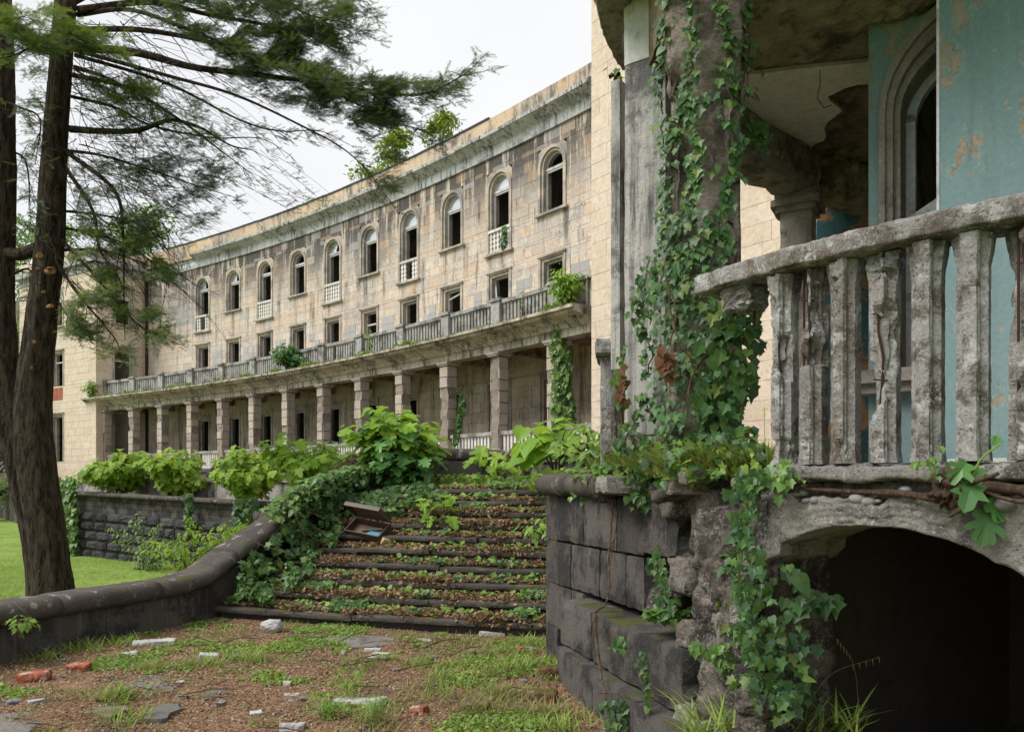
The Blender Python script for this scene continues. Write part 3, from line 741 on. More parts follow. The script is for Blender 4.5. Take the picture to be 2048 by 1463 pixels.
# gallery: plinth, columns, eave, ceiling beams, balustrades
mb = MB()
for q in np.arange(-2.4, 36.4, 1.5): pbox(mb, A, q, q + 1.5, -.42, DW, -.5, .78); 
mb.build('plinth', M_dark, wing)
for q in np.arange(-2.4, 36.4, 1.5):
    mb = MB(); pbox(mb, A, q + .008, q + 1.49, -.52, DW, .78, Z_FLOOR, random.random()); mb.build('floor_slab', M_coping, wing)
def column(i):
    s = 3.0 * i; c = empty_part('column', wing); h = .205
    mb = MB(); rows = []
    for z in np.linspace(Z_FLOOR, 4.70, 16):
        j = lambda: random.uniform(-.035, .03)
        rows.append([A(s - h + j(), -h + j(), z), A(s + h + j(), -h + j(), z), A(s + h + j(), h + j(), z), A(s - h + j(), h + j(), z)])
    sweep(mb, rows, r=random.random()); mb.build('core', M_colcore, c)
    rr = random.Random(100 + i); n = 9; dz = 3.63 / n
    for k in range(n):
        z0, z1 = Z_FLOOR + .01 + k * dz, Z_FLOOR + (k + 1) * dz
        gone = rr.random()
        t = .045; H = h + t
        sides = [(-H, H, -H, -h), (h, H, -h, h), (-H, -h, -h, h)]
        for m, (a, b, d, e) in enumerate(sides):
            miss = (.38 if m == 0 else .3) if 0 < k < n - 1 else .04
            if i in (1, 2, 4, 5, 8): miss *= 1.9 if m == 0 else .5
            if rr.random() < miss: continue
            mb = MB(); jz = rr.uniform(.004, .03); ja = rr.uniform(.002, .05)
            pbox(mb, A, s + a + ja, s + b - ja, d, e - .002, z0 + .004, z1 - jz, rr.random()); mb.build('cladding_slab', M_column, c)
    mb = MB()
    pbox(mb, A, s - .30, s + .30, -.30, .30, 4.60, 4.66, .4); pbox(mb, A, s - .34, s + .34, -.34, .34, 4.66, 4.74, .4)
    mb.build('capital', M_column, c)
for i in range(0, 13): column(i)
s = -1.75
prof_lip = []
while s < 37.2:
    e = min(37.2, s + 1.5); mb = MB(); rows = []
    worn = random.random() < .25
    for q in np.linspace(s + .004, e - .004, 5):
        w = lambda o, z: A(q, -o, z); nn = .02 * noise.noise(Vector((q * 3, 2, 0)))
        rows.append([w(-.3, 4.74), w(.22, 4.74 + nn), w(.23, 4.98), w(.30, 5.00), w(.38, 5.12), w(.56, 5.25), w(.80, 5.32), w(.82, 5.40 + nn), w(.95, 5.42), w(.96 + nn, 5.50), w(.9, 5.53), w(-.3, 5.56)])
    sweep(mb, rows, r=random.random()); mb.build('eave_stone', M_eave, wing)
    mb = MB(); rows = [[A(q, .3, 5.38), A(q, DW, 5.38), A(q, DW, 5.5), A(q, .3, 5.5)] for q in np.linspace(s, e, 3)]
    sweep(mb, rows); rows = [[A(q, .3, 5.12), A(q, DW, 5.12), A(q, DW, 5.2), A(q, .3, 5.2)] for q in np.linspace(s, e, 3)]
    sweep(mb, rows); mb.build('gallery_ceiling', M_gallery, wing)
    s = e
for i in range(0, 13):
    mb = MB(); pbox(mb, A, 3 * i - .18, 3 * i + .18, .26, DW + .02, 4.78, 5.12); mb.build('ceiling_beam', M_spall, wing)

def wing_balustrade(i, z0, z1, upper):
    """one bay between two piers"""
    b = empty_part('balustrade', wing); s0, s1 = 3.0 * i + .26, 3.0 * i + 2.74; rm = M_balus if upper else M_balus
    mb = MB(); rows = []
    for q in np.linspace(s0, s1, 9):
        nn = .018 * noise.noise(Vector((q * 4, z0, 0)))
        rows.append([A(q, .12, z1 - .13), A(q, -.12, z1 - .13 + nn), A(q, -.13, z1 + nn), A(q, .12, z1 + nn)])
    sweep(mb, rows, r=random.random()); mb.build('rail', rm, b)
    mb = MB(); pbox(mb, A, s0, s1, -.11, .11, z0, z0 + .07, .5); mb.build('base_rail', rm, b)
    n = 13
    for j in range(n):
        u = s0 + (j + .5) * (s1 - s0) / n
        if random.random() < .03: continue
        mb = MB(); rr = random.random(); hw = .055 + random.uniform(-.004, .004)
        for (a, c, za, zb) in ((hw + .012, .07, z0 + .07, z0 + .14), (hw, .058, z0 + .14, z1 - .2), (hw + .012, .07, z1 - .2, z1 - .13)): pbox(mb, A, u - a, u + a, -c, c, za, zb, rr)
        mb.build('baluster', M_balus if upper else M_balus_white, b)
for i in range(-1, 12):
    if i >= 0:
        wing_balustrade(i, Z_BALC + .04, 6.58, True); wing_balustrade(i, Z_FLOOR, 1.95, False)
for i in range(0, 13):
    mb = MB(); s = 3.0 * i; P8 = []
    pbox(mb, A, s - .23, s + .23, -.20, .22, Z_BALC, 6.54, random.random()); pbox(mb, A, s - .29, s + .29, -.26, .28, 6.54, 6.60, .4); pbox(mb, A, s - .25, s + .25, -.22, .24, 6.60, 6.66, .4)
    mb.build('balcony_pier', M_balus, wing)
# the bay that dies against the tower block
b = empty_part('balustrade', wing); mb = MB(); pbox(mb, A, -1.75, -.26, -.12, .12, 6.45, 6.58); mb.build('rail', M_balus, b)
for j in range(7):
    mb = MB(); pbox(mb, A, -1.7 + j * .2, -1.59 + j * .2, -.058, .058, 5.6, 6.45, random.random()); mb.build('baluster', M_balus, b)
b = empty_part('balustrade', wing); mb = MB(); pbox(mb, A, -2.2, -.26, -.12, .12, 1.82, 1.95); mb.build('rail', M_balus, b)
for j in range(9):
    mb = MB(); pbox(mb, A, -2.1 + j * .2, -1.99 + j * .2, -.058, .058, .95, 1.82, random.random()); mb.build('baluster', M_balus_white, b)

# ------------------------------------------------------------------ the tower block at the near end of the wing
tower = empty('tower_block', 'tall plain tan stone block that closes the near end of the gallery', 'building')
c0 = A(-2.6, -.95, 0); tv = (math.sin(PH0 - .025), -math.cos(PH0 - .025))
PT = line_path((c0.x, c0.y), tv, (math.cos(PH0 - .025), math.sin(PH0 - .025)))
ashlar(tower, PT, 0, 0, 11, -.3, 17.2, .46, .95, [], M_tower, 260, 21, gap=.008, proud=.008)
mb = MB(); pbox(mb, PT, .02, 11, .4, 9, -.3, 17.1); mb.build('block_core', M_tower, tower)

# ------------------------------------------------------------------ the pavilion at the far end
pav = empty('end_pavilion', 'tan stone pavilion half hidden by the conifer at the far end of the gallery', 'building')
a12 = PH0 + 36 / R0
kx, ky = A(36, DW - 3.26, 0)[:2]
inw, tan_ = (-math.cos(a12), -math.sin(a12)), (-math.sin(a12), math.cos(a12))
PS = line_path((kx, ky), (-inw[0], -inw[1]), (-tan_[0] * -1, -tan_[1] * -1))        # side face: runs from the corner back to the wing
PF = line_path((kx, ky), tan_, (-inw[0], -inw[1]))                                   # front face: runs away to the left
ops_s = [(1.05, 2.65, 6.4, 8.78), (1.05, 2.65, 1.0, 4.9), (1.1, 2.58, 10.3, SPRING + .74)]
ashlar(pav, PS, 0, 0, 3.7, .2, 15.0, .44, .8, ops_s, M_tower, 70, 31, wall_name='side_wall', gap=.01, proud=.01)
ops_f = [(3.55, 5.15, 6.5, 8.85), (3.55, 5.15, 1.6, 4.75), (3.6, 5.08, 10.3, SPRING + .74)]
ashlar(pav, PF, 0, 0, 9, .2, 15.0, .44, .8, ops_f, M_tower, 130, 32, wall_name='front_wall', gap=.01, proud=.01)
rect_window(pav, PS, 1.85, 0, 6.4, 8.6, hw=.6, frame=3); rect_window(pav, PS, 1.85, 0, 1.0, 4.7, hw=.6, frame=1, name='doorway'); arch_window(pav, PS, 1.84, 0, 10.4, 1, 0)
rect_window(pav, PF, 4.35, 0, 6.5, 8.65, hw=.58, frame=3); rect_window(pav, PF, 4.35, 0, 1.6, 4.55, hw=.58, frame=1); arch_window(pav, PF, 4.34, 0, 10.4, 1, 0)
mb = MB(); pbox(mb, PF, 3.7, 5.0, -.015, .3, 5.6, 6.4, .5); mb.build('brick_infill', M_brick, pav)
mb = MB()
for P, L in ((PS, 3.7), (PF, 9)): pbox(mb, P, .46, L, .5, 4.5, 14.4, 14.6)
pbox(mb, PF, .5, 22, 4.0, 4.3, .2, 14.4); pbox(mb, PF, 9, 9.3, .5, 4, .2, 14.4); mb.build('interior', M_interior, pav)
for P, L in ((PS, 3.7), (PF, 9)):
    mb = MB(); pbox(mb, P, -.05, L, -.06, .4, 13.5, 13.95, .3); pbox(mb, P, -.3, L, -.35, .4, 13.95, 14.3, .3); mb.build('cornice', M_cornice, pav)
mb = MB(); mb.tube([A(35.6, DW - .12, z) for z in (1, 5, 9, 13.4)], .09, 8); mb.build('drainpipe', M_iron, pav)
mb = MB(); pbox(mb, PF, -.1, 9, -.1, .4, -.4, .2); pbox(mb, PF, -.2, 9, -.22, .4, .2, .32); mb.build('base_course', M_dark, pav)
# ------------------------------------------------------------------ terrace walls on the left
def slope_path(p, q, zl, zr):
    """a wall from p to q whose courses drop a little from zl to zr along the way"""
    p, q = Vector((*p, 0)), Vector((*q, 0)); L = (q - p).length; d = (q - p) / L; n = Vector((-d.y, d.x, 0))
    return (lambda s, off, z: p + d * s + n * off + Vector((0, 0, z + EYE + zl + (zr - zl) * s / L))), L
rw = empty('retaining_wall', 'low curved terrace wall of dark quarry faced stone beside the lawn', 'wall')
PR, LR = slope_path((-13.9, 24.7), (-5.6, 19.6), -.15, -.42)
ashlar(rw, PR, 0, 0, LR, -2.1, -.62, .295, .62, [], M_rust, 130, 41, gap=.03, proud=.03, bulge=.10, name='quarry_stone', wall_name='footing', wander=.3, core_mat=M_dark)
ashlar(rw, PR, .04, 0, LR, -.62, -.11, .17, .5, [], M_dark, 70, 42, gap=.012, name='smooth_stone', wall_name='upper_wall')
def roll_coping(root, pts, w, h, mat=M_coping, name='coping_stone', seg=1.1, inward=None):
    """bull-nosed coping stones laid along a path; pts are the top centre line"""
    pts = [Vector(p) for p in pts]
    L = [0]
    for a, b in zip(pts, pts[1:]): L.append(L[-1] + (b - a).length)
    def at(s):
        s = max(0, min(L[-1], s))
        for i in range(len(pts) - 1):
            if s <= L[i + 1] + 1e-9:
                t = (s - L[i]) / (L[i + 1] - L[i]); return pts[i].lerp(pts[i + 1], t)
        return pts[-1]
    n = max(1, round(L[-1] / seg))
    for k in range(n):
        a, b = L[-1] * k / n + .004, L[-1] * (k + 1) / n - .004
        mb = MB(); rows = []
        m = max(3, int((b - a) / .12))
        for j in range(m + 1):
            s = a + (b - a) * j / m; p = at(s); t = at(s + .12) - at(s - .12); t.z = 0; t.normalize(); x = Vector((t.y, -t.x, 0))
            prof = []
            for q in range(9):      # rounded nose on the right-hand side
                an = -PI / 2 + PI * q / 8; prof.append((w / 2 - h / 2 + math.cos(an) * h / 2, math.sin(an) * h / 2 - h / 2))
            for q in range(9):
                an = PI / 2 + PI * q / 8; prof.append((-w / 2 + h / 2 + math.cos(an) * h / 2, math.sin(an) * h / 2 - h / 2))
            row = []
            for u, v in prof:
                P = p + x * u + Vector((0, 0, v)); d = .009 * fbm(P * 5, 3) + .005 * noise.noise(P * 22)
                e = min(j, m - j) / 2
                row.append(P + (x * (u / w) + Vector((0, 0, (v + h / 2) / h))) * (d - (.012 if e < .5 else 0)))
            rows.append(row)
        sweep(mb, rows, r=random.random()); mb.build(name, mat, root, smooth=True)
roll_coping(rw, [PR(-.1, .06, 0), PR(LR / 2, .06, 0), PR(LR, .06, 0)], .5, .13, seg=1.4)
PR2, LR2 = slope_path((-19, 31), (-13.95, 24.75), 0, -.15)
ashlar(rw, PR2, 0, 0, LR2, -2.1, -.11, .3, .6, [], M_rust, 0, 43, gap=.03, bulge=.08, core_mat=M_dark, rest='quarry_stones', wall_name='footing')
mw = empty('terrace_parapet', 'streaked grey parapet above the dark quarry faced wall', 'wall')
PM, LM = slope_path((-15.2, 27.0), (-4.6, 20.6), .28, .22)
ashlar(mw, PM, 0, 0, LM, -.75, -.12, .63, .95, [], M_balus, 14, 44, gap=.012, name='panel_stone', core_mat=M_balus)
mb = MB()
for k in range(8): pbox(mb, PM, LM * k / 8 + .006, LM * (k + 1) / 8 - .006, -.06, .5, -.12, 0, random.random())
mb.build('parapet_top', M_balus, mw)
# the small terrace stair in front of the gallery
fs = empty('terrace_stair', 'small far stair with sloping rounded copings in front of the gallery', 'stairs')
c_ = [W(415, 953, 32), W(445, 917, 32.2), W(480, 913, 32.2), W(525, 913, 32.0)]
mb = MB(); mb.tube(c_, .13, 10); mb.build('coping', M_coping, fs, smooth=True)
mb = MB()
for a, b in zip(c_, c_[1:]):
    q = [a, b, Vector((b.x, b.y, EYE - .1)), Vector((a.x, a.y, EYE - .1))]; mb.add(q + [p + Vector((0, .3, 0)) for p in q], [(0, 1, 2, 3), (7, 6, 5, 4), (0, 4, 5, 1), (1, 5, 6, 2), (0, 3, 7, 4)], .4)
mb.build('cheek_panel', M_balus, fs)
c_ = [W(530, 908, 31), W(548, 920, 30), W(566, 938, 29)]
mb = MB()
for a, b in zip(c_, c_[1:]):
    q = [a, b, b + Vector((.75, .5, 0)), a + Vector((.75, .5, 0))]; mb.add(q + [p - Vector((0, 0, .16)) for p in q], [(0, 1, 2, 3), (7, 6, 5, 4), (0, 4, 5, 1), (1, 5, 6, 2), (2, 6, 7, 3), (3, 7, 4, 0)], .7)
mb.build('sloping_slab', M_coping, fs)
for k in range(6):
    mb = MB(); a = W(440, 940, 31.5); mb.box(a.x, a.x + 1.7, a.y + k * .33, a.y + k * .33 + .4, EYE - .1 + k * .16, EYE + .05 + k * .16, r=random.random()); mb.build('step', M_step, fs)

# ------------------------------------------------------------------ the staircase
stair = empty('stone_staircase', 'wide stone staircase overgrown with ivy and brown leaf litter', 'staircase')
ST_O, ST_U, ST_N = Vector((-2.93, 9.18, 0)), Vector((.951, -.31, 0)), Vector((.31, .951, 0))
RISE, GO, NST = .156, .335, 10
def stair_pt(k, u, back=0.0):
    """point on tread k, u metres along the nosing, back metres behind it"""
    sag = -.05 * ((u - 1.2) / 2.4) ** 2 + .0      # the steps bow out a little in the middle
    return ST_O + ST_U * u + ST_N * (GO * k + back - sag * 0 + .10 * ((u - 1.2) / 2.4) ** 2)
for k in range(NST):
    z1 = RISE * (k + 1); rr = random.Random(200 + k)
    u = -1.0 + (k * .05); cuts = [u]
    while u < 4.6:
        u += rr.uniform(1.0, 1.7); cuts.append(min(u, 4.8))
    for a, b in zip(cuts, cuts[1:]):
        if b - a < .05: continue
        dz, db = rr.uniform(-.024, .010), rr.uniform(-.03, .03)
        V, F = grid_box(max(3, int((b - a) / .12)), 4, 3); mb = MB(); P = []; off = Vector((k * 7.1, a, 0))
        for v in V:
            uu = a + .004 + (v[0] + .5) * (b - a - .008); bk = (v[1] + .5) * .42 - .02; zz = z1 - .06 + (v[2] + .5) * .06 + .008 * noise.noise(Vector((uu * 1.3, k * 3.3, 0)))
            p = stair_pt(k, uu, bk) + Vector((0, 0, zz + dz)) + ST_N * db
            on = sum(1 for c in v if abs(abs(c) - .5) < 1e-6)
            d = .005 * fbm(p * 9 + off, 3)
            if on >= 2 and v[1] < 0: d -= .002 + .014 * abs(noise.noise(p * 6))
            p += (ST_N * (-1 if v[1] < -.49 else 0) + Vector((0, 0, 1 if v[2] > .49 else 0))) * d
            P.append(p)
        mb.add(P, F, rr.random()); mb.build('step_slab', M_step, stair, smooth=False)
mb = MB()
for k in range(NST):
    us = np.linspace(-1.0 + k * .05, 4.8, 9)
    for a, b in zip(us, us[1:]):
        q = [stair_pt(k, a, .06), stair_pt(k, b, .06), stair_pt(k, b, .6), stair_pt(k, a, .6)]
        z0, z1 = RISE * k - .05, RISE * (k + 1) - .066
        mb.box8([p + Vector((0, 0, z0)) for p in q] + [p + Vector((0, 0, z1)) for p in q], .2)
mb.build('riser', M_step, stair)

# ------------------------------------------------------------------ the cheek wall: low parapet, then up the stair, then level along the terrace
cheek = empty('parapet_wall', 'low dark parapet wall with rounded coping climbing the left side of the stairs', 'wall')
K0, K1 = Vector((-5.5, 5.3, 0)), Vector((-3.88, 9.19, 0)); cd = Vector((.4, .92, 0)); L2 = 4.0
def zc(L): return EYE - 1.05 + .42 * L
K2 = K1 + cd * L2
Kmid = Vector((-4.78, 6.95, 0))
roll_coping(cheek, [K0 + Vector((0, 0, EYE - 1.06)), Kmid + Vector((0, 0, EYE - 1.06)), K1 - cd * .25 + Vector((0, 0, EYE - 1.06)), K1 + cd * .18 + Vector((0, 0, zc(.12)))] + [K1 + cd * t + Vector((0, 0, zc(t))) for t in (.6, 1.5, 2.5, L2)], .50, .20, seg=1.25)
mb = MB()
def wall_run(mb, a, b, za, zb, z0, w=.30, r=.3):
    t = (b - a).normalized(); x = Vector((t.y, -t.x, 0)) * (w / 2); m = max(2, int((b - a).length / .3))
    for j in range(m):
        p, q = a.lerp(b, j / m), a.lerp(b, (j + 1) / m); zp, zq = za + (zb - za) * j / m, za + (zb - za) * (j + 1) / m
        mb.box8([Vector((*(p - x)[:2], z0)), Vector((*(p + x)[:2], z0)), Vector((*(q + x)[:2], z0)), Vector((*(q - x)[:2], z0)), Vector((*(p - x)[:2], zp)), Vector((*(p + x)[:2], zp)), Vector((*(q + x)[:2], zq)), Vector((*(q - x)[:2], zq))], r)
runs = [(K0, Kmid, EYE - 1.22, EYE - 1.22), (Kmid, K1, EYE - 1.22, EYE - 1.22), (K1, K2, EYE - 1.22, zc(L2) - .17)]
for a, b, za, zb in runs:
    n = max(2, round((b - a).length / 1.5))
    for j in range(n):
        mb = MB(); g = .004 / (b - a).length
        wall_run(mb, a.lerp(b, j / n + g), a.lerp(b, (j + 1) / n - g), za + (zb - za) * j / n, za + (zb - za) * (j + 1) / n, -1.0, .30 - .004 * (j % 2), random.random()); mb.build('wall_stone', M_dark, cheek)
tp = empty('landing_parapet', 'dark parapet with thick rounded coping across the top of the stairs', 'wall')
T0, T1 = K2 + Vector((.10, .0, 0)), Vector((.28, 13.9, 0))
roll_coping(tp, [T0 + Vector((0, 0, EYE + .66)), (T0 + T1) / 2 + Vector((0, .12, EYE + .66)), T1 + Vector((0, 0, EYE + .63))], .34, .23, seg=1.3)
for j in range(3):
    mb = MB(); wall_run(mb, T0.lerp(T1, j / 3 + .003), T0.lerp(T1, (j + 1) / 3 - .003), EYE + .45, EYE + .42, EYE - .3, .2, random.random()); mb.build('wall_stone', M_dark, tp)

# ------------------------------------------------------------------ the right-hand plinth of dark ashlar
pl = empty('terrace_plinth', 'broken dark ashlar plinth with rounded coping right of the staircase', 'wall')
pF, pN = Vector((.40, 7.12)), Vector((1.10, 4.97)); pdv = (pN - pF).normalized()
PP = line_path((pF.x, pF.y), (pdv.x, pdv.y), (-pdv.y, pdv.x))             # off grows into the wall
def plinth_stone(s0, s1, z0, z1, off=0.0, thick=.42, amp=.006, chip=.014, name='ashlar_block', mat=M_dark, cuts=None, broken=False, dz=0.0):
    V, F = grid_box(*(cuts or (max(4, int((s1 - s0) / .06)), 4, max(4, int((z1 - z0) / .06))))); P = []; o = Vector((s0 * 9, z0 * 5, 1))
    for v in V:
        s, f, z = s0 + .003 + (v[0] + .5) * (s1 - s0 - .006), off + (v[1] + .5) * thick, z0 + .003 + (v[2] + .5) * (z1 - z0 - .006)
        p = PP(s, f, z); on = sum(1 for c in v if abs(abs(c) - .5) < 1e-6)
        d = amp * fbm(p * 8, 4)
        if on >= 2: d -= chip * (.3 + 1.2 * abs(noise.noise(p * 7)))
        nrm = Vector(((1 if v[0] > .49 else -1 if v[0] < -.49 else 0), (1 if v[1] > .49 else -1 if v[1] < -.49 else 0), (1 if v[2] > .49 else -1 if v[2] < -.49 else 0)))
        if broken and v[0] > .2: d2 = .07 * fbm(p * 7 + o, 5) * (v[0] - .2) / .3; s += d2 - .02; z += d2 * .4
        p = PP(s + nrm.x * d, f + nrm.y * d, z + nrm.z * d + dz * s)
        P.append(p)
    mb = MB(); mb.add(P, F, random.random()); return mb.build(name, mat, pl)
LP = (pN - pF).length
# three courses of upright slabs; the lower near one has fallen out
for z0, z1, cuts_ in ((-.50, -.085, (0, .62, 1.28, 1.72)), (-.90, -.50, (0, .34, .95, 1.42, 1.72))):
    for a, b in zip(cuts_, cuts_[1:]): plinth_stone(a, b, z0, z1, off=random.uniform(-.006, .006))
plinth_stone(1.72, LP + .03, -.47, -.085, off=-.06, broken=True, amp=.008)           # the proud end block
for a, b in ((0, .36), (.36, .62)): plinth_stone(a, b, -1.3, -.90, off=.0)
# left return of the plinth, against the steps
for z0, z1 in ((-.5, -.085), (-.9, -.5), (-1.3, -.9), (-1.65, -1.3)):
    mb = MB(); q = [PP(0, .0, 0), PP(0, .42, 0)]; n_ = Vector((pdv.x, pdv.y, 0))
    mb.box8([PP(-.30, .02, z0 + .004), PP(-.002, .02, z0 + .004), PP(-.002, .5, z0 + .004), PP(-.30, .5, z0 + .004), PP(-.30, .02, z1 - .004), PP(-.002, .02, z1 - .004), PP(-.002, .5, z1 - .004), PP(-.30, .5, z1 - .004)], random.random()); mb.build('ashlar_block', M_dark, pl)
# sloping base course, two ledges
PP_keep = PP
b0, b1 = Vector((.40, 6.50)), Vector((.97, 4.36)); bd = (b1 - b0).normalized()
PP = line_path((b0.x, b0.y), (bd.x, bd.y), (-bd.y, bd.x)); LB = (b1 - b0).length
for a, b in ((0, .72), (.72, LB)): plinth_stone(a, b, -1.31, -.935, off=random.uniform(0, .008), thick=.36, broken=b == LB, chip=.012, name='ledge_slab')
b0, b1 = Vector((.36, 6.42)), Vector((.93, 3.9)); bd = (b1 - b0).normalized()
PP = line_path((b0.x, b0.y), (bd.x, bd.y), (-bd.y, bd.x)); LB = (b1 - b0).length
for a, b in ((0, .9), (.9, 1.7), (1.7, LB)): plinth_stone(a, b, -1.68, -1.315, off=random.uniform(0, .008), thick=.5, chip=.012, name='ledge_slab')
PP = PP_keep
roll_coping(pl, [PP(-.22, .08, .115), PP(.45, .08, .115), PP(1.18, .10, .10)], .42, .20, seg=.75)
# rubble core where the facing has gone: rough concrete between the facing and the arch
mb = MB(); rows = []
cpath = [PP(0.2, .3, 0), PP(1.3, .30, 0), PP(LP - .25, .34, 0), Vector((1.30, 4.55, 0)), Vector((1.27, 4.2, 0)), Vector((1.245, 3.92, 0)), Vector((1.235, 3.74, 0))]
def pathpt(cp, t):
    t = t * (len(cp) - 1); i = min(int(t), len(cp) - 2); return cp[i].lerp(cp[i + 1], t - i)
NU, NZ = 90, 56
V = []; F = []
for iz in range(NZ + 1):
    for iu in range(NU + 1):
        p = pathpt(cpath, iu / NU); t = pathpt(cpath, min(1, iu / NU + .02)) - pathpt(cpath, max(0, iu / NU - .02)); t.z = 0; t.normalize(); n_ = Vector((-t.y, t.x, 0))
        z = -.05 + iz / NZ * (EYE - .06 + .05); q = Vector((p.x, p.y, z))
        vor = noise.voronoi(q * 5.5)[0]; d = .13 * fbm(q * 3.2, 5) + .10 * (vor[1] - vor[0]) - .06
        V.append(q - n_ * d)
for iz in range(NZ):
    for iu in range(NU): a = iz * (NU + 1) + iu; F.append((a, a + 1, a + NU + 2, a + NU + 1))
mb.add(V, F, .3); mb.build('rubble_core', M_rubble, pl, smooth=True)
for (px, py, d, dims, mat_, yaw) in ((1418, 1065, 4.62, (.16, .2, .26), M_rubble, .5), (1405, 1150, 4.6, (.34, .26, .22), M_rubble, .3), (1345, 1205, 4.9, (.3, .25, .2), M_rubble, .9), (1500, 1100, 4.0, (.12, .14, .12), M_rough, .1), (1462, 1122, 4.15, (.07, .07, .07), M_pebble, .1), (1480, 1125, 4.1, (.06, .06, .06), M_pebble, .4), (1455, 1245, 4.15, (.16, .16, .3), M_rough, .2), (1445, 1330, 4.2, (.13, .13, .22), M_rough, .8), (1405, 1270, 4.3, (.22, .2, .14), M_rubble, .3), (1425, 1310, 4.25, (.13, .12, .1), M_rubble, .3)):
    mb = MB(); rough_block(mb, W(px, py, d), dims, (8, 8, 8), .03, 6, rotz(yaw), random.random(), .03); mb.build('rubble_stone', mat_, pl, smooth=True)
# capping slab and a plank-shaped fragment lying over the broken top

for k in range(34):
    t = random.uniform(.62, .97); p = pathpt(cpath, t); q = pathpt(cpath, min(1, t + .02)) - pathpt(cpath, t - .02); q.normalize(); n_ = Vector((-q.y, q.x, 0)); z = random.uniform(.1, EYE - .15); s_ = random.uniform(.06, .17)
    mb = MB(); rough_block(mb, p - n_ * .03 + Vector((0, 0, z)), (s_ * random.uniform(.9, 1.6), s_, s_ * random.uniform(.6, 1.1)), (7, 7, 7), .025, 9, rotz(random.uniform(0, 6)), random.random(), .03); mb.build('rubble_stone', random.choice([M_rough, M_rubble, M_rubble]), pl)
# ------------------------------------------------------------------ the ruined loggia on the right
log = empty('ruined_loggia', 'crumbling round loggia with broken balustrade and turquoise walls above a dark vault', 'building')
LC = Vector((4.0, 5.6, 0)); RL = 3.28
def RG(a, r, z):
    """point of the round loggia: angle in degrees, radius, height above eye level"""
    a = math.radians(a); return Vector((LC.x - r * math.cos(a), LC.y - r * math.sin(a), z + EYE))
# handrail, worn to bare aggregate
def ring_piece(root, name, a0, a1, r0, r1, z0, z1, mat, cuts, amp, freq, chip, smooth=False, zf=None, rnd=None, amp2=0.0, rf=None):
    V, F = grid_box(*cuts); P = []
    for v in V:
        a = a0 + (v[0] + .5) * (a1 - a0); r = r0 + (v[1] + .5) * (r1 - r0) + (rf(a, v) if rf else 0); z = z0 + (v[2] + .5) * (z1 - z0)
        on = sum(1 for c in v if abs(abs(c) - .5) < 1e-6); p = RG(a, r, z)
        d = amp * fbm(p * freq, 5) + amp2 * fbm(p * freq * 4, 3)
        if on >= 2: d -= chip * (.3 + 1.4 * abs(noise.noise(p * freq * 1.3)))
        nr = (1 if v[1] > .49 else -1 if v[1] < -.49 else 0); nzz = (1 if v[2] > .49 else -1 if v[2] < -.49 else 0); na = (1 if v[0] > .49 else -1 if v[0] < -.49 else 0)
        P.append(RG(a + math.degrees(na * d / r), r + nr * d, z + nzz * d + (zf(a, v) if zf else 0)))
    mb = MB(); mb.add(P, F, random.random() if rnd is None else rnd); return mb.build(name, mat, root, smooth=smooth)
lb = empty_part('balustrade', log)
ring_piece(lb, 'rail', 26.3, 82, RL - .115, RL + .115, 1.005, 1.108, M_baluster, (260, 12, 9), .004, 7, .014, amp2=.005, smooth=True, zf=None)
# balusters: a ridged front and a wider fluted back; several have lost concrete and show their bars
BAL = [(31.6, 0), (34.9, 2), (37.6, 3), (40.3, 1), (43.3, 2), (46.3, 0), (49.2, 0), (52.3, 3), (55.3, 0), (58.3, 0), (61.3, 1), (64.3, 0), (67.3, 0), (70.3, 0), (73.3, 0)]
def loggia_baluster(a, state):
    V, F = grid_box(8, 10, 64); P = []; base = RG(a, RL, -EYE); ax = Vector((math.cos(math.radians(a)), math.sin(math.radians(a)), 0)); tx = Vector((-ax.y, ax.x, 0)); sd_ = random.uniform(-40, 40)
    for v in V:
        t = v[2] + .5; z = .10 + t * .90
        r_ = v[1]          # -.5 outside front ... .5 inside
        w = (.030 if r_ < -.22 else .056 if r_ < .25 else .034)
        flare = 1.0 + (.34 * max(0, (t - .86) / .14) if t > .86 else 0) + (.12 * max(0, (.06 - t) / .06) if t < .06 else 0)
        dep = .145 * flare; x = v[0] * 2 * w * flare; y = r_ * dep
        p = base + tx * x - ax * (-y) + Vector((0, 0, z + EYE))
        nrm = (tx * v[0] * 2 + ax * r_ * 2); d = .002 * fbm(p * 16, 4) + .0015 * noise.noise(p * 60)
        on = sum(1 for c in v[:2] if abs(abs(c) - .5) < 1e-6)
        if on == 2: d -= .003 + .012 * abs(noise.noise(p * 9))
        if state:
            hole = fbm(Vector((x * 4, y * 4 + sd_, z * 3.2)), 4) + (.45 if state == 2 and t > .45 and r_ < -.1 else 0) + (.55 if state == 3 and t > .5 and r_ < .1 else 0) - (.25 if t < .2 or t > .92 else 0)
            d -= max(0, min(1, (hole - .1) * 3)) * (.045 if r_ < 0 else .02)
        P.append(p + nrm * d)
    mb = MB(); mb.add(P, F, random.random()); b = mb.build('baluster', M_baluster, lb, smooth=False)
    if state in (2, 3):
        mb = MB(); o = base - ax * .045
        mb.tube([o + tx * (.012 * random.uniform(-1, 1)) + Vector((0, 0, EYE + .1 + .9 * j / 8)) + ax * random.uniform(-.004, .004) for j in range(9)], .0055, 6)
        if state == 3: mb.tube([o + tx * .022 + Vector((0, 0, EYE + .1 + .9 * j / 8)) + ax * random.uniform(-.004, .004) for j in range(9)], .005, 6)
        for q in (.45, .85): mb.tube([o + tx * -.03 + Vector((0, 0, EYE + q)), o + tx * .03 + Vector((0, 0, EYE + q + .01))], .004, 5)
        mb.build('reinforcing_bar', M_iron, b)
for a, st in BAL[1:] if False else BAL: 
    if a > 33: loggia_baluster(a, st)
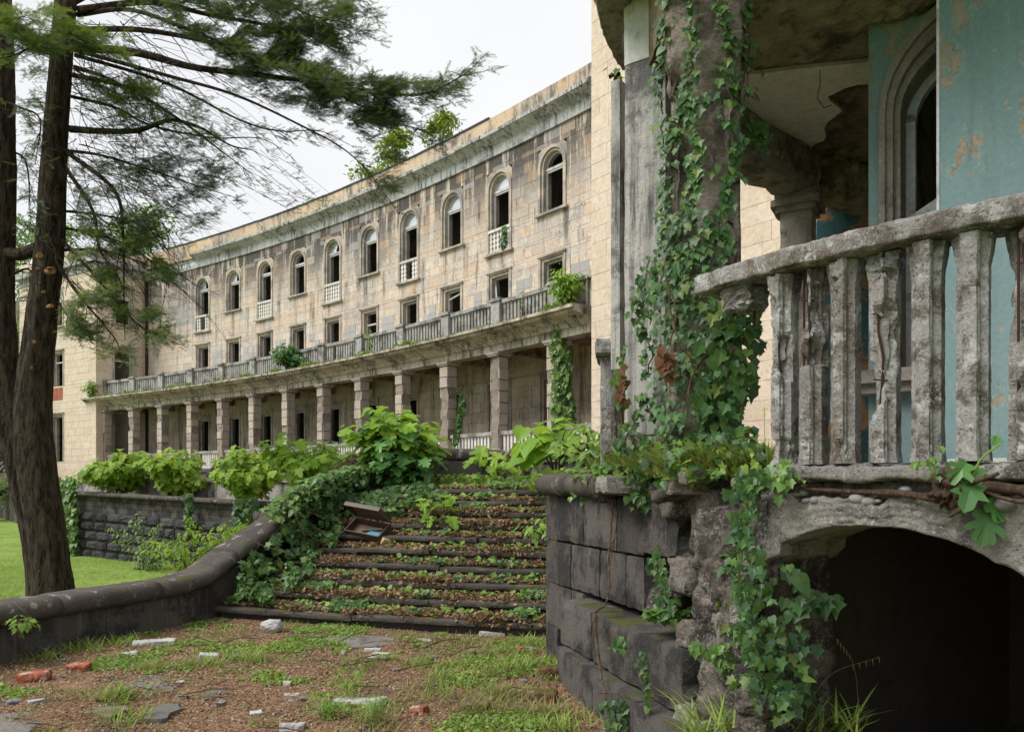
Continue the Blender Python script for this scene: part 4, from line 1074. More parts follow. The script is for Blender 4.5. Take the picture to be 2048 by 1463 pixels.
mb = MB(); p = RG(31.4, RL - .02, -EYE); mb.tube([p + Vector((0, 0, EYE + .80)), p + Vector((.005, 0, EYE + .9)), p + Vector((0, 0, EYE + 1.0))], .008, 6); mb.build('reinforcing_bar', M_iron, lb)
rough_ = MB(); rough_block(rough_, RG(30.5, RL, .955), (.16, .2, .13), (8, 8, 8), .035, 9, rotz(.6), .4, .03); rough_.build('broken_stub', M_rough, lb)
# floor slab under the balusters, crumbling edge
ring_piece(log, 'slab_edge', 34.2, 82, RL - .22, RL + .085, .018, .098, M_rough, (200, 6, 5), .014, 5, .018, amp2=.008, smooth=True)
ring_piece(log, 'floor_slab', -40, 84, 1.6, RL - .38, -.03, .085, M_palepier, (60, 6, 2), .004, 3, .004)
# concrete band over the vault: an arched beam with rough aggregate
def arch_z(a, v):
    """drops the underside of the band along the arch"""
    x = a - 42.5; low = -.175 - .0019 * x * x - (.05 if a < 35 else 0)
    top = -.035 + .02 * noise.noise(Vector((a * .35, 3, 0))) - .07 * abs(noise.noise(Vector((a * .5, 0, 0))))
    t = v[2] + .5; return low + (top - low) * t - t
ring_piece(log, 'vault_band', 32.6, 84, RL - .50, RL + .045, 0, 1, M_rough, (240, 8, 18), .010, 8, .018, zf=arch_z, amp2=.006, smooth=True)
ring_piece(log, 'abutment', 24, 33.6, RL - .48, RL + .0, -1.75, -.10, M_rubble, (40, 14, 70), .05, 5, .03, amp2=.02, smooth=True)
# earth, pebbles and the twisted root squeezed between the band and the slab
ring_piece(log, 'rubble_bed', 30.5, 84, RL - .35, RL + .00, -.12, .03, M_rubble, (200, 6, 8), .035, 7, .01, amp2=.012, smooth=True)
for k in range(46):
    a = random.uniform(32, 60); s_ = random.uniform(.010, .034) * (1.5 if random.random() < .15 else 1); mb = MB(); V, F = grid_box(5, 5, 5)
    c_ = RG(a, RL + .02 + random.uniform(-.02, .02), random.uniform(-.085, .005)); sc = Vector((random.uniform(1, 1.7), 1, random.uniform(.6, .9)))
    R_ = rotz(random.uniform(0, 6)); mb.add([c_ + R_ @ Vector([x * y * s_ for x, y in zip(Vector(v).normalized(), sc)]) for v in V], F, random.random()); mb.build('pebble', M_pebble, log, smooth=True)
# vault chamber: walls, roof and back, no light but what comes in through the arch
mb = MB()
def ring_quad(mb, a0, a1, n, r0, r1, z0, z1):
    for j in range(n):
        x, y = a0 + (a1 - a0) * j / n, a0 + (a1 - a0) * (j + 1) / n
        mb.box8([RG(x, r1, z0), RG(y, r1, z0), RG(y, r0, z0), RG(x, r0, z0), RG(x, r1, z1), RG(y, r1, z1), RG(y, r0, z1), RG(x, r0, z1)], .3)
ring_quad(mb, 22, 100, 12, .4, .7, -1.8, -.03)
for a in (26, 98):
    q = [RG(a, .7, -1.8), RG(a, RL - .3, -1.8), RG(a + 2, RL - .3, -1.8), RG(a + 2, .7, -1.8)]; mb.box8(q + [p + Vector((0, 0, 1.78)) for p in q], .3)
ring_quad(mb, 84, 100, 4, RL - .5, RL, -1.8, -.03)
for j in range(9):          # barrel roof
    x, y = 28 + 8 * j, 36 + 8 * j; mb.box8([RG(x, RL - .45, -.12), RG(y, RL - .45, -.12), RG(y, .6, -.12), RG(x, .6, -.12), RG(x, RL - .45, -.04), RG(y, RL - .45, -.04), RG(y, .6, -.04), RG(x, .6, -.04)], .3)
mb.build('vault_chamber', M_vaultshade, log)

# piers: one of bare broken masonry under ivy, one still plastered
def rough_pier(name, cx, cy, wx, wy, yaw, z0, z1, mat, cuts, amp, freq, chip, ledge=False, root=log, smooth=False):
    V, F = grid_box(*cuts); P = []; R_ = rotz(yaw); c = Vector((cx, cy, 0))
    for v in V:
        z = z0 + (v[2] + .5) * (z1 - z0); x, y = v[0] * wx, v[1] * wy; q = Vector((x, y, z)); on = sum(1 for t in v[:2] if abs(abs(t) - .5) < 1e-6)
        d = amp * fbm(q * freq + Vector((cx, 0, 0)), 5) + amp * .5 * abs(noise.noise(q * freq * 2.7))
        if on == 2: d -= chip * (.4 + 1.2 * abs(noise.noise(q * freq)))
        if ledge: d += .035 * math.tanh((z - 2.45) * 14) + .02 * math.tanh((.9 - z) * 10) - (.03 if 1.55 < z < 2.3 else 0)
        nr = Vector((1 if v[0] > .49 else -1 if v[0] < -.49 else 0, 1 if v[1] > .49 else -1 if v[1] < -.49 else 0, 0)); nr = nr.normalized() if nr.length else nr
        P.append(c + R_ @ (Vector((x, y, 0)) + nr * d) + Vector((0, 0, z + EYE)))
    mb = MB(); mb.add(P, F, .4); return mb.build(name, mat, root, smooth=smooth)
rough_pier('masonry_pier', 1.175, 4.72, .44, .42, -.22, -.05, 4.3, M_ruin, (22, 18, 190), .05, 2.8, .05, ledge=True, smooth=True)
pq = [W(1248, 700, 5.5), W(1331, 700, 5.32)]
yaw = math.atan2(pq[1].y - pq[0].y, pq[1].x - pq[0].x); mid = (pq[0] + pq[1]) / 2; pn = Vector((-math.sin(yaw), math.cos(yaw), 0)); pw = (Vector((pq[1].x, pq[1].y, 0)) - Vector((pq[0].x, pq[0].y, 0))).length
pc = mid + pn * .17
rough_pier('plastered_pier', pc.x, pc.y, pw, .34, yaw, .36, 2.98, M_plasterpier, (8, 8, 60), .006, 3, .008)
rough_pier('pier_foot', pc.x, pc.y, pw - .02, .32, yaw, -.1, .36, M_ruin, (8, 8, 20), .02, 4, .02)
rough_pier('pale_pier_top', pc.x, pc.y, pw + .012, .35, yaw, 2.98, 4.6, M_palepier, (8, 8, 40), .006, 3, .012)
# narrow set-back strip on the pier's left flank
sl = W(1239, 700, 5.62); rough_pier('pier_strip', sl.x + .045, sl.y + .12, .075, .26, yaw, .85, 2.95, M_plasterpier, (4, 4, 50), .003, 4, .004)
# entablature ring over the piers, its cornice broken off at the back
ring_piece(log, 'entablature', -3, 80, RL - .52, RL - .08, 3.75, 4.7, M_spall, (60, 6, 4), .02, 3, .02)
def torn(a, v):
    return 0
ring_piece(log, 'broken_cornice', -13.5, 70, RL - .12, RL + .20, 3.38, 3.8, M_ruin, (120, 8, 5), .02, 6, .03, amp2=.012, rf=lambda a, v: (v[1] + .5) * min(0, (a - 5) / 18 * .30))
# ceiling: plaster left on half of it, the near part spalled to the ribs
def ceil_pt(px, py, z): 
    d = 1550 * z / (972 - py); return Vector(((px - 1024) * d / 1550, d, z + EYE))
cp = [Vector((*q, EYE + 3.03)) for q in ((1.0, 4.5), (.95, 5.55), (2.6, 7.2), (3.2, 7.7), (6.5, 7.7), (6.5, 3.6), (2.2, 3.5), (1.4, 3.95))]; mb = MB(); n = len(cp); mb.add(cp + [q + Vector((0, 0, .2)) for q in cp], [tuple(range(n)), tuple(range(2 * n - 1, n - 1, -1))] + [(i, (i + 1) % n, (i + 1) % n + n, i + n) for i in range(n)], .3); mb.build('ceiling', M_spall, log)
outl = [(1440, 152), (1520, 148), (1600, 138), (1680, 130), (1742, 124), (1742, 168), (1715, 170), (1690, 177), (1668, 188), (1656, 194), (1660, 203), (1676, 214), (1684, 222), (1668, 235), (1655, 245), (1648, 258), (1652, 272), (1648, 282), (1632, 288), (1622, 295), (1626, 310), (1632, 325), (1634, 336), (1600, 330), (1560, 312), (1535, 300), (1500, 285), (1440, 255)]
pts = [ceil_pt(x, y, 3.0) for x, y in outl]
mb = MB(); n = len(pts); mb.add(pts + [p + Vector((0, 0, .028)) for p in pts], [tuple(range(n))] + [(i, (i + 1) % n, (i + 1) % n + n, i + n) for i in range(n)], .3); mb.build('ceiling_plaster', M_ceiling, log)
V, F = grid_box(60, 26, 4); P = []
for v in V:
    x = .95 + (v[0] + .5) * 1.75; y0 = 4.4; y1 = 5.44 + .03 * noise.noise(Vector((x * 5, 0, 0))) - (x - 1.69) * .28; y = y0 + (v[1] + .5) * (y1 - y0); z = 2.93 + (v[2] + .5) * .5
    q = Vector((x, y, z)); z2 = z + (-(.05 * fbm(q * 4, 5) + .03 * abs(noise.noise(Vector((x * 14, y * 2, 0))))) if v[2] < -.4 else 0); P.append(Vector((x, y, z2 + EYE)))
mb = MB(); mb.add(P, F, .4); mb.build('spalled_beam', M_spall, log)
mb = MB(); p = ceil_pt(1640, 140, 2.95); mb.tube([p, p - Vector((0, 0, .1)), p + Vector((-.02, 0, -.2)), p + Vector((.03, 0, -.27)), p + Vector((.08, 0, -.25))], .003, 5); mb.build('hanging_wire', M_iron, log)
# edge beam at the back, small pier with a moulded cap
sp = W(1604, 430, 6.9)
def beam(a, b, w, z0, z1, name, mat, amp=.03):
    a, b = Vector((*a[:2], 0)), Vector((*b[:2], 0)); L = (b - a).length; ang = math.atan2((b - a).y, (b - a).x)
    mb = MB(); rough_block(mb, (a + b) / 2 + Vector((0, 0, EYE + (z0 + z1) / 2)), (L, w, z1 - z0), (30, 6, 6), amp, 4, rotz(ang), .4, .04); mb.build(name, mat, log)
beam((1.02, 5.55), (2.70, 7.10), .30, 2.60, 3.02, 'edge_beam', M_ruin)
beam((2.75, 7.15), (3.9, 7.6), .3, 2.62, 3.02, 'edge_beam', M_spall)
rough_pier('small_pier', sp.x, sp.y + .1, .28, .28, -.5, -.05, 2.50, M_trim, (6, 6, 40), .012, 4, .015)
for (w_, z0, z1) in ((.34, 2.44, 2.49), (.42, 2.49, 2.545), (.36, 2.545, 2.62)): rough_pier('pier_cap', sp.x, sp.y + .1, w_, w_, -.5, z0, z1, M_ruin, (8, 8, 3), .01, 5, .01)
mb = MB()
mb.box8([Vector(p) for p in ((2.95, 7.5, EYE), (6, 7.2, EYE), (6, 7.4, EYE), (2.95, 7.7, EYE), (2.95, 7.5, EYE + 3.0), (6, 7.2, EYE + 3.0), (6, 7.4, EYE + 3.0), (2.95, 7.7, EYE + 3.0))], .3); mb.build('back_wall', M_oldteal, log)
mb = MB(); mb.box(2.9, 3.6, 7.38, 7.46, EYE + 2.2, EYE + 2.26, r=.5); mb.build('ledge', M_palepier, log)
# wall with the arched window
WP = line_path((2.285, 4.92), (.8, -.6), (.6, .8))
ash = MB()
WS, WR, WRy, WSP = .74, .58, .42, 2.33
WOUT = WR + .11
N = 16; wz1 = 4.2
def wall_face(off, thick, mat, name):
    mb = MB()
    pbox(mb, WP, -.02, WS - WOUT, off, off + thick, -.02, wz1, .4); pbox(mb, WP, WS + WOUT, 2.0, off, off + thick, -.02, wz1, .4)
    pbox(mb, WP, WS - WOUT, WS + WOUT, off, off + thick, -.02, .70, .4)
    for j in range(N):
        a0, a1 = PI * j / N, PI * (j + 1) / N
        u0, v0, u1, v1 = WS + WOUT * math.cos(a0), WSP + (WRy + .25) * math.sin(a0), WS + WOUT * math.cos(a1), WSP + (WRy + .25) * math.sin(a1)
        mb.box8([WP(u0, off, v0), WP(u1, off, v1), WP(u1, off + thick, v1), WP(u0, off + thick, v0), WP(u0, off, wz1), WP(u1, off, wz1), WP(u1, off + thick, wz1), WP(u0, off + thick, wz1)], .4)
    mb.build(name, mat, log)
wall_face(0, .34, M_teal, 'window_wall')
wd = empty_part('arched_window', log)
mb = MB()
steps = [(.11, .075, -.05, .0), (.075, .035, -.02, .03), (.035, .0, .02, .10)]
for ra, rb, d0, _ in steps:
    for j in range(N):
        a0, a1 = PI * j / N, PI * (j + 1) / N; pts = []
        for a in (a0, a1):
            for r_ in (ra, rb):
                for o_ in (d0, .35): pts.append(WP(WS + (WR + r_) * math.cos(a), o_, WSP + (WRy + r_ * 2.3) * math.sin(a)))
        mb.add(pts, [(0, 2, 6, 4), (2, 3, 7, 6), (0, 4, 5, 1)], .4)
    for sg in (-1, 1):
        a_, b_ = sorted((WS + sg * (WR + ra), WS + sg * (WR + rb))); pbox(mb, WP, a_, b_, d0, .35, .72, WSP, .4)
mb.build('architrave', M_trim, wd)
mb = MB(); pbox(mb, WP, WS - WR - .24, WS + WR + .2, -.14, .35, .64, .72, .5); pbox(mb, WP, WS - WR - .2, WS + WR + .16, -.10, .35, .58, .64, .5); mb.build('sill', M_trim, wd)
mb = MB()
for (a_, b_) in ((WS - WR, WS - WR + .055), (WS + WR - .055, WS + WR)): pbox(mb, WP, a_, b_, .2, .26, .72, WSP + .05)
for j in range(N):
    a0, a1 = PI * j / N, PI * (j + 1) / N; pts = []
    for a in (a0, a1):
        for r_ in (0, -.055):
            for o_ in (.2, .26): pts.append(WP(WS + (WR + r_) * math.cos(a), o_, WSP + (WRy + r_) * math.sin(a)))
    mb.add(pts, [(0, 2, 6, 4), (2, 3, 7, 6)], .4)
pbox(mb, WP, WS - .03, WS + .03, .2, .26, .72, WSP + .36); pbox(mb, WP, WS - WR, WS + WR, .2, .26, 1.18, 1.24)
mb.build('frame', M_frame, wd)
mb = MB(); q = [WP(WS - WR + .03, .12, 1.62), WP(WS + .1, .12, 1.98), WP(WS + .1, .12, 2.06), WP(WS - WR + .03, .12, 1.70)]
mb.add(q + [p + Vector((.03, .05, 0)) for p in q], [(0, 1, 2, 3), (4, 5, 6, 7), (0, 1, 5, 4), (2, 3, 7, 6)]); mb.build('loose_sash_bar', M_frame, wd)
mb = MB()
for p_, q_ in (((2.3, 5.2), (6.5, 5.6)),):
    pass
pbox(mb, WP, -.02, 2.6, 1.9, 2.1, -.1, 4.2, .5); pbox(mb, WP, -.02, .12, .34, 1.9, -.1, 4.2, .5); pbox(mb, WP, 2.4, 2.6, .34, 1.9, -.1, 4.2, .5); pbox(mb, WP, 0, 2.5, .35, 1.9, 3.4, 3.6, .5)
mb.build('inner_room', M_spall, log)
# nearer turquoise wall: its edge hides the right half of the window
TP = line_path((2.372, 4.30), (.76, -.65), (.65, .76))
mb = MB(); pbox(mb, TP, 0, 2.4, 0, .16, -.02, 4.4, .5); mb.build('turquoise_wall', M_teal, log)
mb = MB(); pbox(mb, TP, -.014, 0, -.006, .05, -.02, 4.4, .5); mb.build('corner_bead', M_frame, log)
mb = MB(); pbox(mb, TP, 0.003, 2.4, -.02, -.001, -.02, .15, .5); mb.build('skirting', M_palepier, log)
# curved balustrade continuing behind the plastered pier
lb2 = empty_part('rear_balustrade', log)
ring_piece(lb2, 'rail', -34, -3, RL - .1, RL + .1, .99, 1.11, M_baluster, (40, 5, 4), .008, 6, .012)
for k in range(9):
    a = -32 + k * 3.2; ring_piece(lb2, 'baluster', a - .9, a + .9, RL - .06, RL + .06, .1, 1.0, M_baluster, (3, 3, 14), .006, 9, .01)
ring_piece(log, 'slab_edge', -36, 6, RL - .3, RL + .1, -.05, .07, M_rough, (60, 5, 3), .02, 5, .02)
ring_piece(log, 'rubble_bed', 6, 34.6, RL - .6, RL - .20, -.2, .02, M_rubble, (70, 10, 6), .04, 6, .03, amp2=.012, smooth=True)
# capping stones lying on the broken top of the plinth
def chunk(name, label, cat, c, dims, cuts, amp, freq, mat, yaw=0.0, pitch=0.0, roll=0.0, chip=.02, group=None, smooth=False):
    mb = MB(); R_ = Matrix.Rotation(yaw, 3, 'Z') @ Matrix.Rotation(pitch, 3, 'X') @ Matrix.Rotation(roll, 3, 'Y')
    rough_block(mb, c, dims, cuts, amp, freq, R_, random.random(), chip); return props(mb.build(name, mat, smooth=smooth), label, cat, group)
chunk('capping_slab', 'flat broken capping slab lying on the corner of the dark plinth', 'stone', W(1398, 975, 4.72), (.46, .36, .08), (22, 16, 6), .03, 6, M_dark, -.9, .05, -.18, .03, smooth=True)
chunk('fallen_baluster', 'grey bar of stone lying slanted among grass on the plinth top', 'stone', W(1418, 945, 4.35), (.34, .10, .07), (16, 6, 5), .008, 8, M_board, .25, .1, -.20, .01)
chunk('fallen_block', 'big mossy fallen block at the foot of the dark vault', 'stone', W(1495, 1462, 4.3) + Vector((0, 0, -.03)), (.62, .5, .26), (26, 20, 10), .05, 4, M_rough, .3, .06, .04, .05)
# ------------------------------------------------------------------ vegetation builders
def np3(vs): return np.array([tuple(v) for v in vs], dtype=np.float64).reshape(-1, 3)
def resample(pts, step):
    pts = [Vector(p) for p in pts]; out = []
    P = [pts[0] * 2 - pts[1]] + pts + [pts[-1] * 2 - pts[-2]]
    for i in range(1, len(P) - 2):
        a, b, c, d = P[i - 1], P[i], P[i + 1], P[i + 2]; n = max(1, int((c - b).length / step))
        for j in range(n):
            t = j / n
            out.append(.5 * ((2 * b) + (c - a) * t + (2 * a - 5 * b + 4 * c - d) * t * t + (-a + 3 * b - 3 * c + d) * t ** 3))
    out.append(pts[-1]); return out
def rand_unit(n):
    v = rng.normal(size=(n, 3)); return v / np.linalg.norm(v, axis=1, keepdims=True)
def in_poly(poly, n):
    poly = np.array(poly, dtype=float); lo, hi = poly.min(0), poly.max(0); out = []
    while len(out) < n:
        p = lo + rng.random((n * 2, 2)) * (hi - lo); x, y = p[:, 0], p[:, 1]; ins = np.zeros(len(p), bool); j = len(poly) - 1
        for i in range(len(poly)):
            xi, yi, xj, yj = *poly[i], *poly[j]
            ins ^= ((yi > y) != (yj > y)) & (x < (xj - xi) * (y - yi) / (yj - yi + 1e-9) + xi); j = i
        out += list(p[ins])
    return np.array(out[:n])
def pix(px, py, d): return np.stack([(px - 1024) * d / 1550, d, EYE - (py - 972) * d / 1550], 1)
def leaves_at(root, kind, tmpl, loc, nrm, tip, size, mat, parts, spread=.35, name='leaf'):
    n = len(loc)
    if n == 0: return
    nrm = nrm + rand_unit(n) * spread; tip = tip + rand_unit(n) * spread
    sc = size * rng.uniform(.45, 1.35, n)
    foliage(root, kind, tmpl, frames(nrm, tip), loc, sc, mat, parts, name)
def shrub(name, label, cat, base, rad, h, stems, n, kind, tmpl, size, mat, parts, group=None, droop=.3, stem_r=.02, flat_=.9, core=.35, leaf_up=.7, stem_mat=None):
    """stems fan out from the base; leaves sit along their outer part"""
    root = empty(name, label, cat, group); base = Vector(base); L = []; Nn = []; T = []
    per = n // stems
    for k in range(stems):
        a = 2 * PI * (k + random.random() * .8) / stems; r = rad * math.sqrt(random.uniform(.03, 1)); hh = h * random.uniform(.65, 1.0) * (1 - .35 * (r / rad) ** 2)
        tip = base + Vector((math.cos(a) * r, math.sin(a) * r * flat_, hh))
        mid = base.lerp(tip, .5) + Vector((math.cos(a) * r * -.08, math.sin(a) * r * -.08, hh * .14))
        pts = resample([base + Vector((math.cos(a) * .05, math.sin(a) * .05, 0)), mid, tip], .12)
        mb = MB(); mb.tube(pts, [stem_r * (1 - .8 * i / len(pts)) for i in range(len(pts))], 5, cap=False); mb.build('stem', stem_mat or M_vine, root)
        m = len(pts)
        for q in range(per):
            t = core + (1 - core) * random.random() ** .75; i = min(m - 1, int(t * m)); p = pts[i]
            out = Vector((math.cos(a), math.sin(a), 0)); s_ = Vector(rand_unit(1)[0])
            off = s_ * random.uniform(.2, 1.0) * size * 1.35; off.z *= .7
            L.append(p + off); d = (off.normalized() + out * .4)
            Nn.append(Vector((0, 0, leaf_up)) + d * .5 + Vector((0, -.25, 0))); T.append(Vector((d.x, d.y, -droop)))
    leaves_at(root, kind, tmpl, np3(L), np3(Nn), np3(T), size, mat, parts)
    return root

# ------------------------------------------------------------------ the twin-stemmed conifer on the lawn
TD = 15.2
con = empty('conifer_tree', 'dark twin trunked conifer with long drooping boughs on the left lawn', 'tree')
def stem_from(pxr, d, name, n=14):
    pts = [W(x, y, d) for x, y, _ in pxr]; rad = [r * .82 * d / 1550 for _, _, r in pxr]
    R = resample(pts, .07); L = [0]
    for a, b in zip(pts, pts[1:]): L.append(L[-1] + (b - a).length)
    acc = [0]
    for a, b in zip(R, R[1:]): acc.append(acc[-1] + (b - a).length)
    rr = [float(np.interp(x / acc[-1] * L[-1], L, rad)) for x in acc]
    mb = MB(); V = []; F = []; n = 40
    for i, p in enumerate(R):
        for k in range(n):
            a = 2 * PI * k / n; q = Vector((math.cos(a), math.sin(a), 0)); s_ = rr[i] * (1 + .10 * noise.noise(Vector((q.x * 2.2, q.y * 2.2, p.z * .35))) + .05 * noise.noise(Vector((q.x * 7, q.y * 7, p.z * 1.4))) + .05 * noise.noise(Vector((q.x * 16, q.y * 16, p.z * 3)))) + (.04 * max(0, 1 - (p.z - LAWN_Z) / .6) * (1 + noise.noise(q * 2)) if p.z < LAWN_Z + .6 else 0)
            V.append(p + q * s_)
    for i in range(len(R) - 1):
        for k in range(n): a, b = i * n + k, i * n + (k + 1) % n; F.append((a, b, b + n, a + n))
    mb.add(V, F); return mb.build(name, M_bark, con, smooth=True)
stem_from([(110, 1235, 46), (104, 1150, 43), (86, 1030, 42), (68, 900, 42), (68, 790, 40), (82, 650, 35), (99, 500, 31), (106, 350, 28), (120, 150, 25), (131, 0, 24), (150, -300, 18), (165, -700, 8)], TD, 'trunk')
stem_from([(100, 1230, 40), (76, 1050, 42), (36, 880, 42), (6, 740, 38), (-2, 560, 33), (2, 350, 31), (2, 150, 29), (-2, 0, 27), (-8, -300, 20), (-12, -700, 8)], TD + .25, 'trunk')
for (x, y, r) in ((80, 510, 8), (76, 535, 5), (104, 540, 10), (79, 565, 3), (88, 583, 4), (104, 611, 5), (68, 683, 5), (63, 735, 3), (60, 850, 3)):
    p = W(x, y, TD - .29); mb = MB(); q = p - W(72 + (x - 72) * .3, y, TD); q.z = 0; q.normalize(); R_ = max(.02, r * TD / 1550)
    mb.tube([p + q * -.25, p + q * .0], R_ * .75, 12); mb.build('cut_branch', M_cutwood, con)
mb = MB(); mb.tube(resample([W(8, 505, TD + .2), W(45, 508, TD + .1), W(85, 490, TD)], .1), .12, 10); mb.build('branch', M_bark, con)
TW = []; ND = []; SPR = []
def bough(px, d0, d1, r0, dens, sec, hang=.5, start=.12, fresh=False, side=1.0, rad_px=None, lift=0.0):
    n = len(px); pts = [W(x, y, d0 + (d1 - d0) * i / (n - 1)) for i, (x, y) in enumerate(px)]
    R = resample(pts, .10); m = len(R)
    mb = MB(); mb.tube(R, [max(.006, r0 * (1 - .9 * i / m)) for i in range(m)], 7); mb.build('branch', M_bark, con)
    for i in range(int(m * start), m):
        f = i / m; k = dens(f) if callable(dens) else dens
        if random.random() > k * .95: continue
        t = (R[min(i + 1, m - 1)] - R[max(i - 1, 0)]).normalized(); lat = t.cross(Vector((0, 0, 1))).normalized()
        for sg in (-1, 1):
            if random.random() < .25: continue
            L = sec * random.uniform(.45, 1.1) * (1.0 - .45 * f); dirn = (t * random.uniform(.6, 1.1) + lat * sg * random.uniform(.35, 1.0) * side + Vector((0, 0, random.uniform(-hang, lift + .18)))).normalized()
            q = [R[i]]; cur = dirn.copy()
            for j in range(max(3, int(L / .11))):
                cur = (cur + Vector((random.uniform(-.1, .1), random.uniform(-.1, .1), -.05 * hang + random.uniform(-.06, .05)))).normalized(); q.append(q[-1] + cur * .11)
            TW.append((q, .009 * (1 - .5 * f) + .003))
            for j in range(1, len(q)):
                tt = (q[j] - q[j - 1]).normalized(); l2 = tt.cross(Vector((0, 0, 1))).normalized()
                for sg2 in (-1, 1):
                    if random.random() < k * (.35 + .65 * j / len(q)): SPR.append((q[j], (tt * .9 + l2 * sg2 * random.uniform(.3, 1.0) + Vector((0, 0, random.uniform(-.35, .15)))).normalized(), fresh))
D = TD
hv = lambda f: min(1, .15 + 1.6 * f)
bough([(150, 95), (270, 105), (390, 135), (520, 150), (650, 168), (760, 185), (850, 188), (928, 150)], D, D - 1.2, .085, lambda f: min(1, .08 + 1.7 * max(0, f - .2)), 1.35, .35, lift=.15)
bough([(150, 60), (280, 60), (420, 85), (560, 130), (680, 190), (780, 240), (850, 262)], D, D - .6, .06, lambda f: min(1, 1.5 * max(0, f - .25)), 1.2, .4)
bough([(155, 20), (300, 5), (420, 30), (560, 55), (650, 80), (700, 72)], D, D + .5, .07, lambda f: min(1, .1 + 1.5 * max(0, f - .25)), 1.35, .35, lift=.1)
bough([(158, -40), (330, -60), (500, -20), (620, 30), (690, 45)], D, D - .9, .07, lambda f: min(1, .1 + 1.5 * max(0, f - .25)), 1.4, .5)
bough([(160, -110), (350, -130), (520, -90), (640, -20), (735, 5)], D, D + .2, .06, hv, 1.2, .4)
bough([(155, 30), (260, 20), (380, 60), (500, 110), (600, 150), (670, 160)], D + .2, D - 1.9, .05, hv, 1.2, .4)
bough([(150, 100), (330, 150), (470, 190), (600, 250), (690, 300), (750, 360), (772, 392)], D, D - 1.5, .045, lambda f: .10 + .5 * max(0, f - .6) * 2, .8, .9)
bough([(150, 110), (330, 165), (480, 240), (560, 262), (640, 262), (700, 290)], D, D + .6, .04, lambda f: .16 + .3 * f, .8, .8)
bough([(145, 150), (250, 175), (360, 240), (440, 300), (500, 345)], D, D - 1.1, .05, .42, .9, .9)
bough([(140, 258), (200, 262), (270, 262), (310, 250), (345, 240), (400, 255), (460, 290), (505, 300)], D, D - .5, .07, .30, 1.0, .9)
bough([(130, 190), (230, 215), (300, 250), (420, 275), (520, 277), (580, 310)], D + .2, D + .8, .035, .28, .9, .8)
bough([(122, 300), (200, 310), (300, 340), (390, 370), (470, 395)], D, D - .8, .035, .45, .9, .7)
bough([(150, 135), (200, 150), (245, 170), (262, 178)], D, D - .4, .05, .5, .7, .9, fresh=True)
bough([(150, 140), (230, 185), (300, 205), (330, 230)], D - .3, D - 1.4, .02, .8, .5, .9, fresh=True)
bough([(128, 330), (185, 420), (200, 500), (240, 560), (252, 640)], D, D - 1.2, .045, .35, .7, 1.0, start=.3)
bough([(128, 300), (228, 380), (246, 470), (248, 590), (250, 680)], D, D - .9, .05, .30, .8, 1.0, start=.3)
bough([(115, 470), (180, 540), (240, 610), (290, 660), (330, 668)], D, D - 1.3, .04, lambda f: .2 + .9 * f, .75, .7, fresh=True)
bough([(112, 520), (150, 580), (200, 640), (232, 680), (240, 705)], D, D - 1.5, .035, lambda f: .2 + .8 * f, .7, .8, fresh=True)
bough([(115, 500), (200, 500), (270, 520), (330, 545)], D + .1, D + 1.0, .035, .7, .8, .6, fresh=True)
bough([(110, 420), (200, 430), (270, 445), (330, 480)], D + .3, D + 1.6, .03, .75, .9, .6)
bough([(105, 450), (230, 480), (300, 520), (345, 545)], D + .3, D + .1, .03, .7, .8, .6, fresh=True)
bough([(112, 600), (160, 660), (210, 690)], D, D - .9, .025, .8, .6, .7, fresh=True)
bough([(130, 60), (90, 75), (60, 95), (30, 110), (-20, 120)], D - .4, D - 2.0, .03, .95, .6, .6, fresh=True)
bough([(125, 40), (160, 60), (200, 90), (240, 100)], D - .4, D - 1.8, .03, .95, .6, .6, fresh=True)
bough([(0, 60), (-20, 50), (20, 40), (60, 30)], D - .5, D - 2.2, .03, .95, .6, .7, fresh=True)
bough([(0, 200), (40, 215), (80, 240), (70, 330)], D + .2, D - .5, .03, .3, .7, .9)
bough([(0, 300), (50, 320), (60, 420), (58, 470)], D + .3, D + .4, .025, .3, .6, .9)
bough([(5, 560), (60, 540), (70, 620), (60, 700)], D + .5, D + 2.0, .025, .6, .7, .8)
bough([(120, 20), (220, -20), (330, 10), (430, -10), (520, 10)], D + .1, D + .8, .05, hv, 1.1, .5)
# bare tangled twigs round the trunk
for k in range(480):
    x, y = random.uniform(50, 340), random.uniform(40, 560); p = W(x, y, D + random.uniform(-.6, .9)); cur = Vector((random.uniform(-.1, 1), random.uniform(-.5, .5), random.uniform(-.9, .1))).normalized(); q = [p]
    for j in range(random.randint(6, 15)):
        cur = (cur + Vector((random.uniform(-.12, .16), random.uniform(-.12, .12), random.uniform(-.16, .10)))).normalized(); q.append(q[-1] + cur * .13)
    TW.append((q, random.uniform(.004, .013)))
for k in range(60):
    x, y = random.uniform(180, 560), random.uniform(150, 380); p = W(x, y, D + random.uniform(-1, .9)); cur = Vector((1, random.uniform(-.3, .3), random.uniform(-.9, -.25))).normalized(); q = [p]
    for j in range(random.randint(8, 16)):
        cur = (cur + Vector((random.uniform(-.07, .1), random.uniform(-.1, .1), random.uniform(-.09, .06)))).normalized(); q.append(q[-1] + cur * .12)
    TW.append((q, random.uniform(.003, .007)))
    for j in range(4, len(q)):
        if random.random() < .3: SPR.append((q[j], (cur + Vector(rand_unit(1)[0]) * .6).normalized(), random.random() < .5))

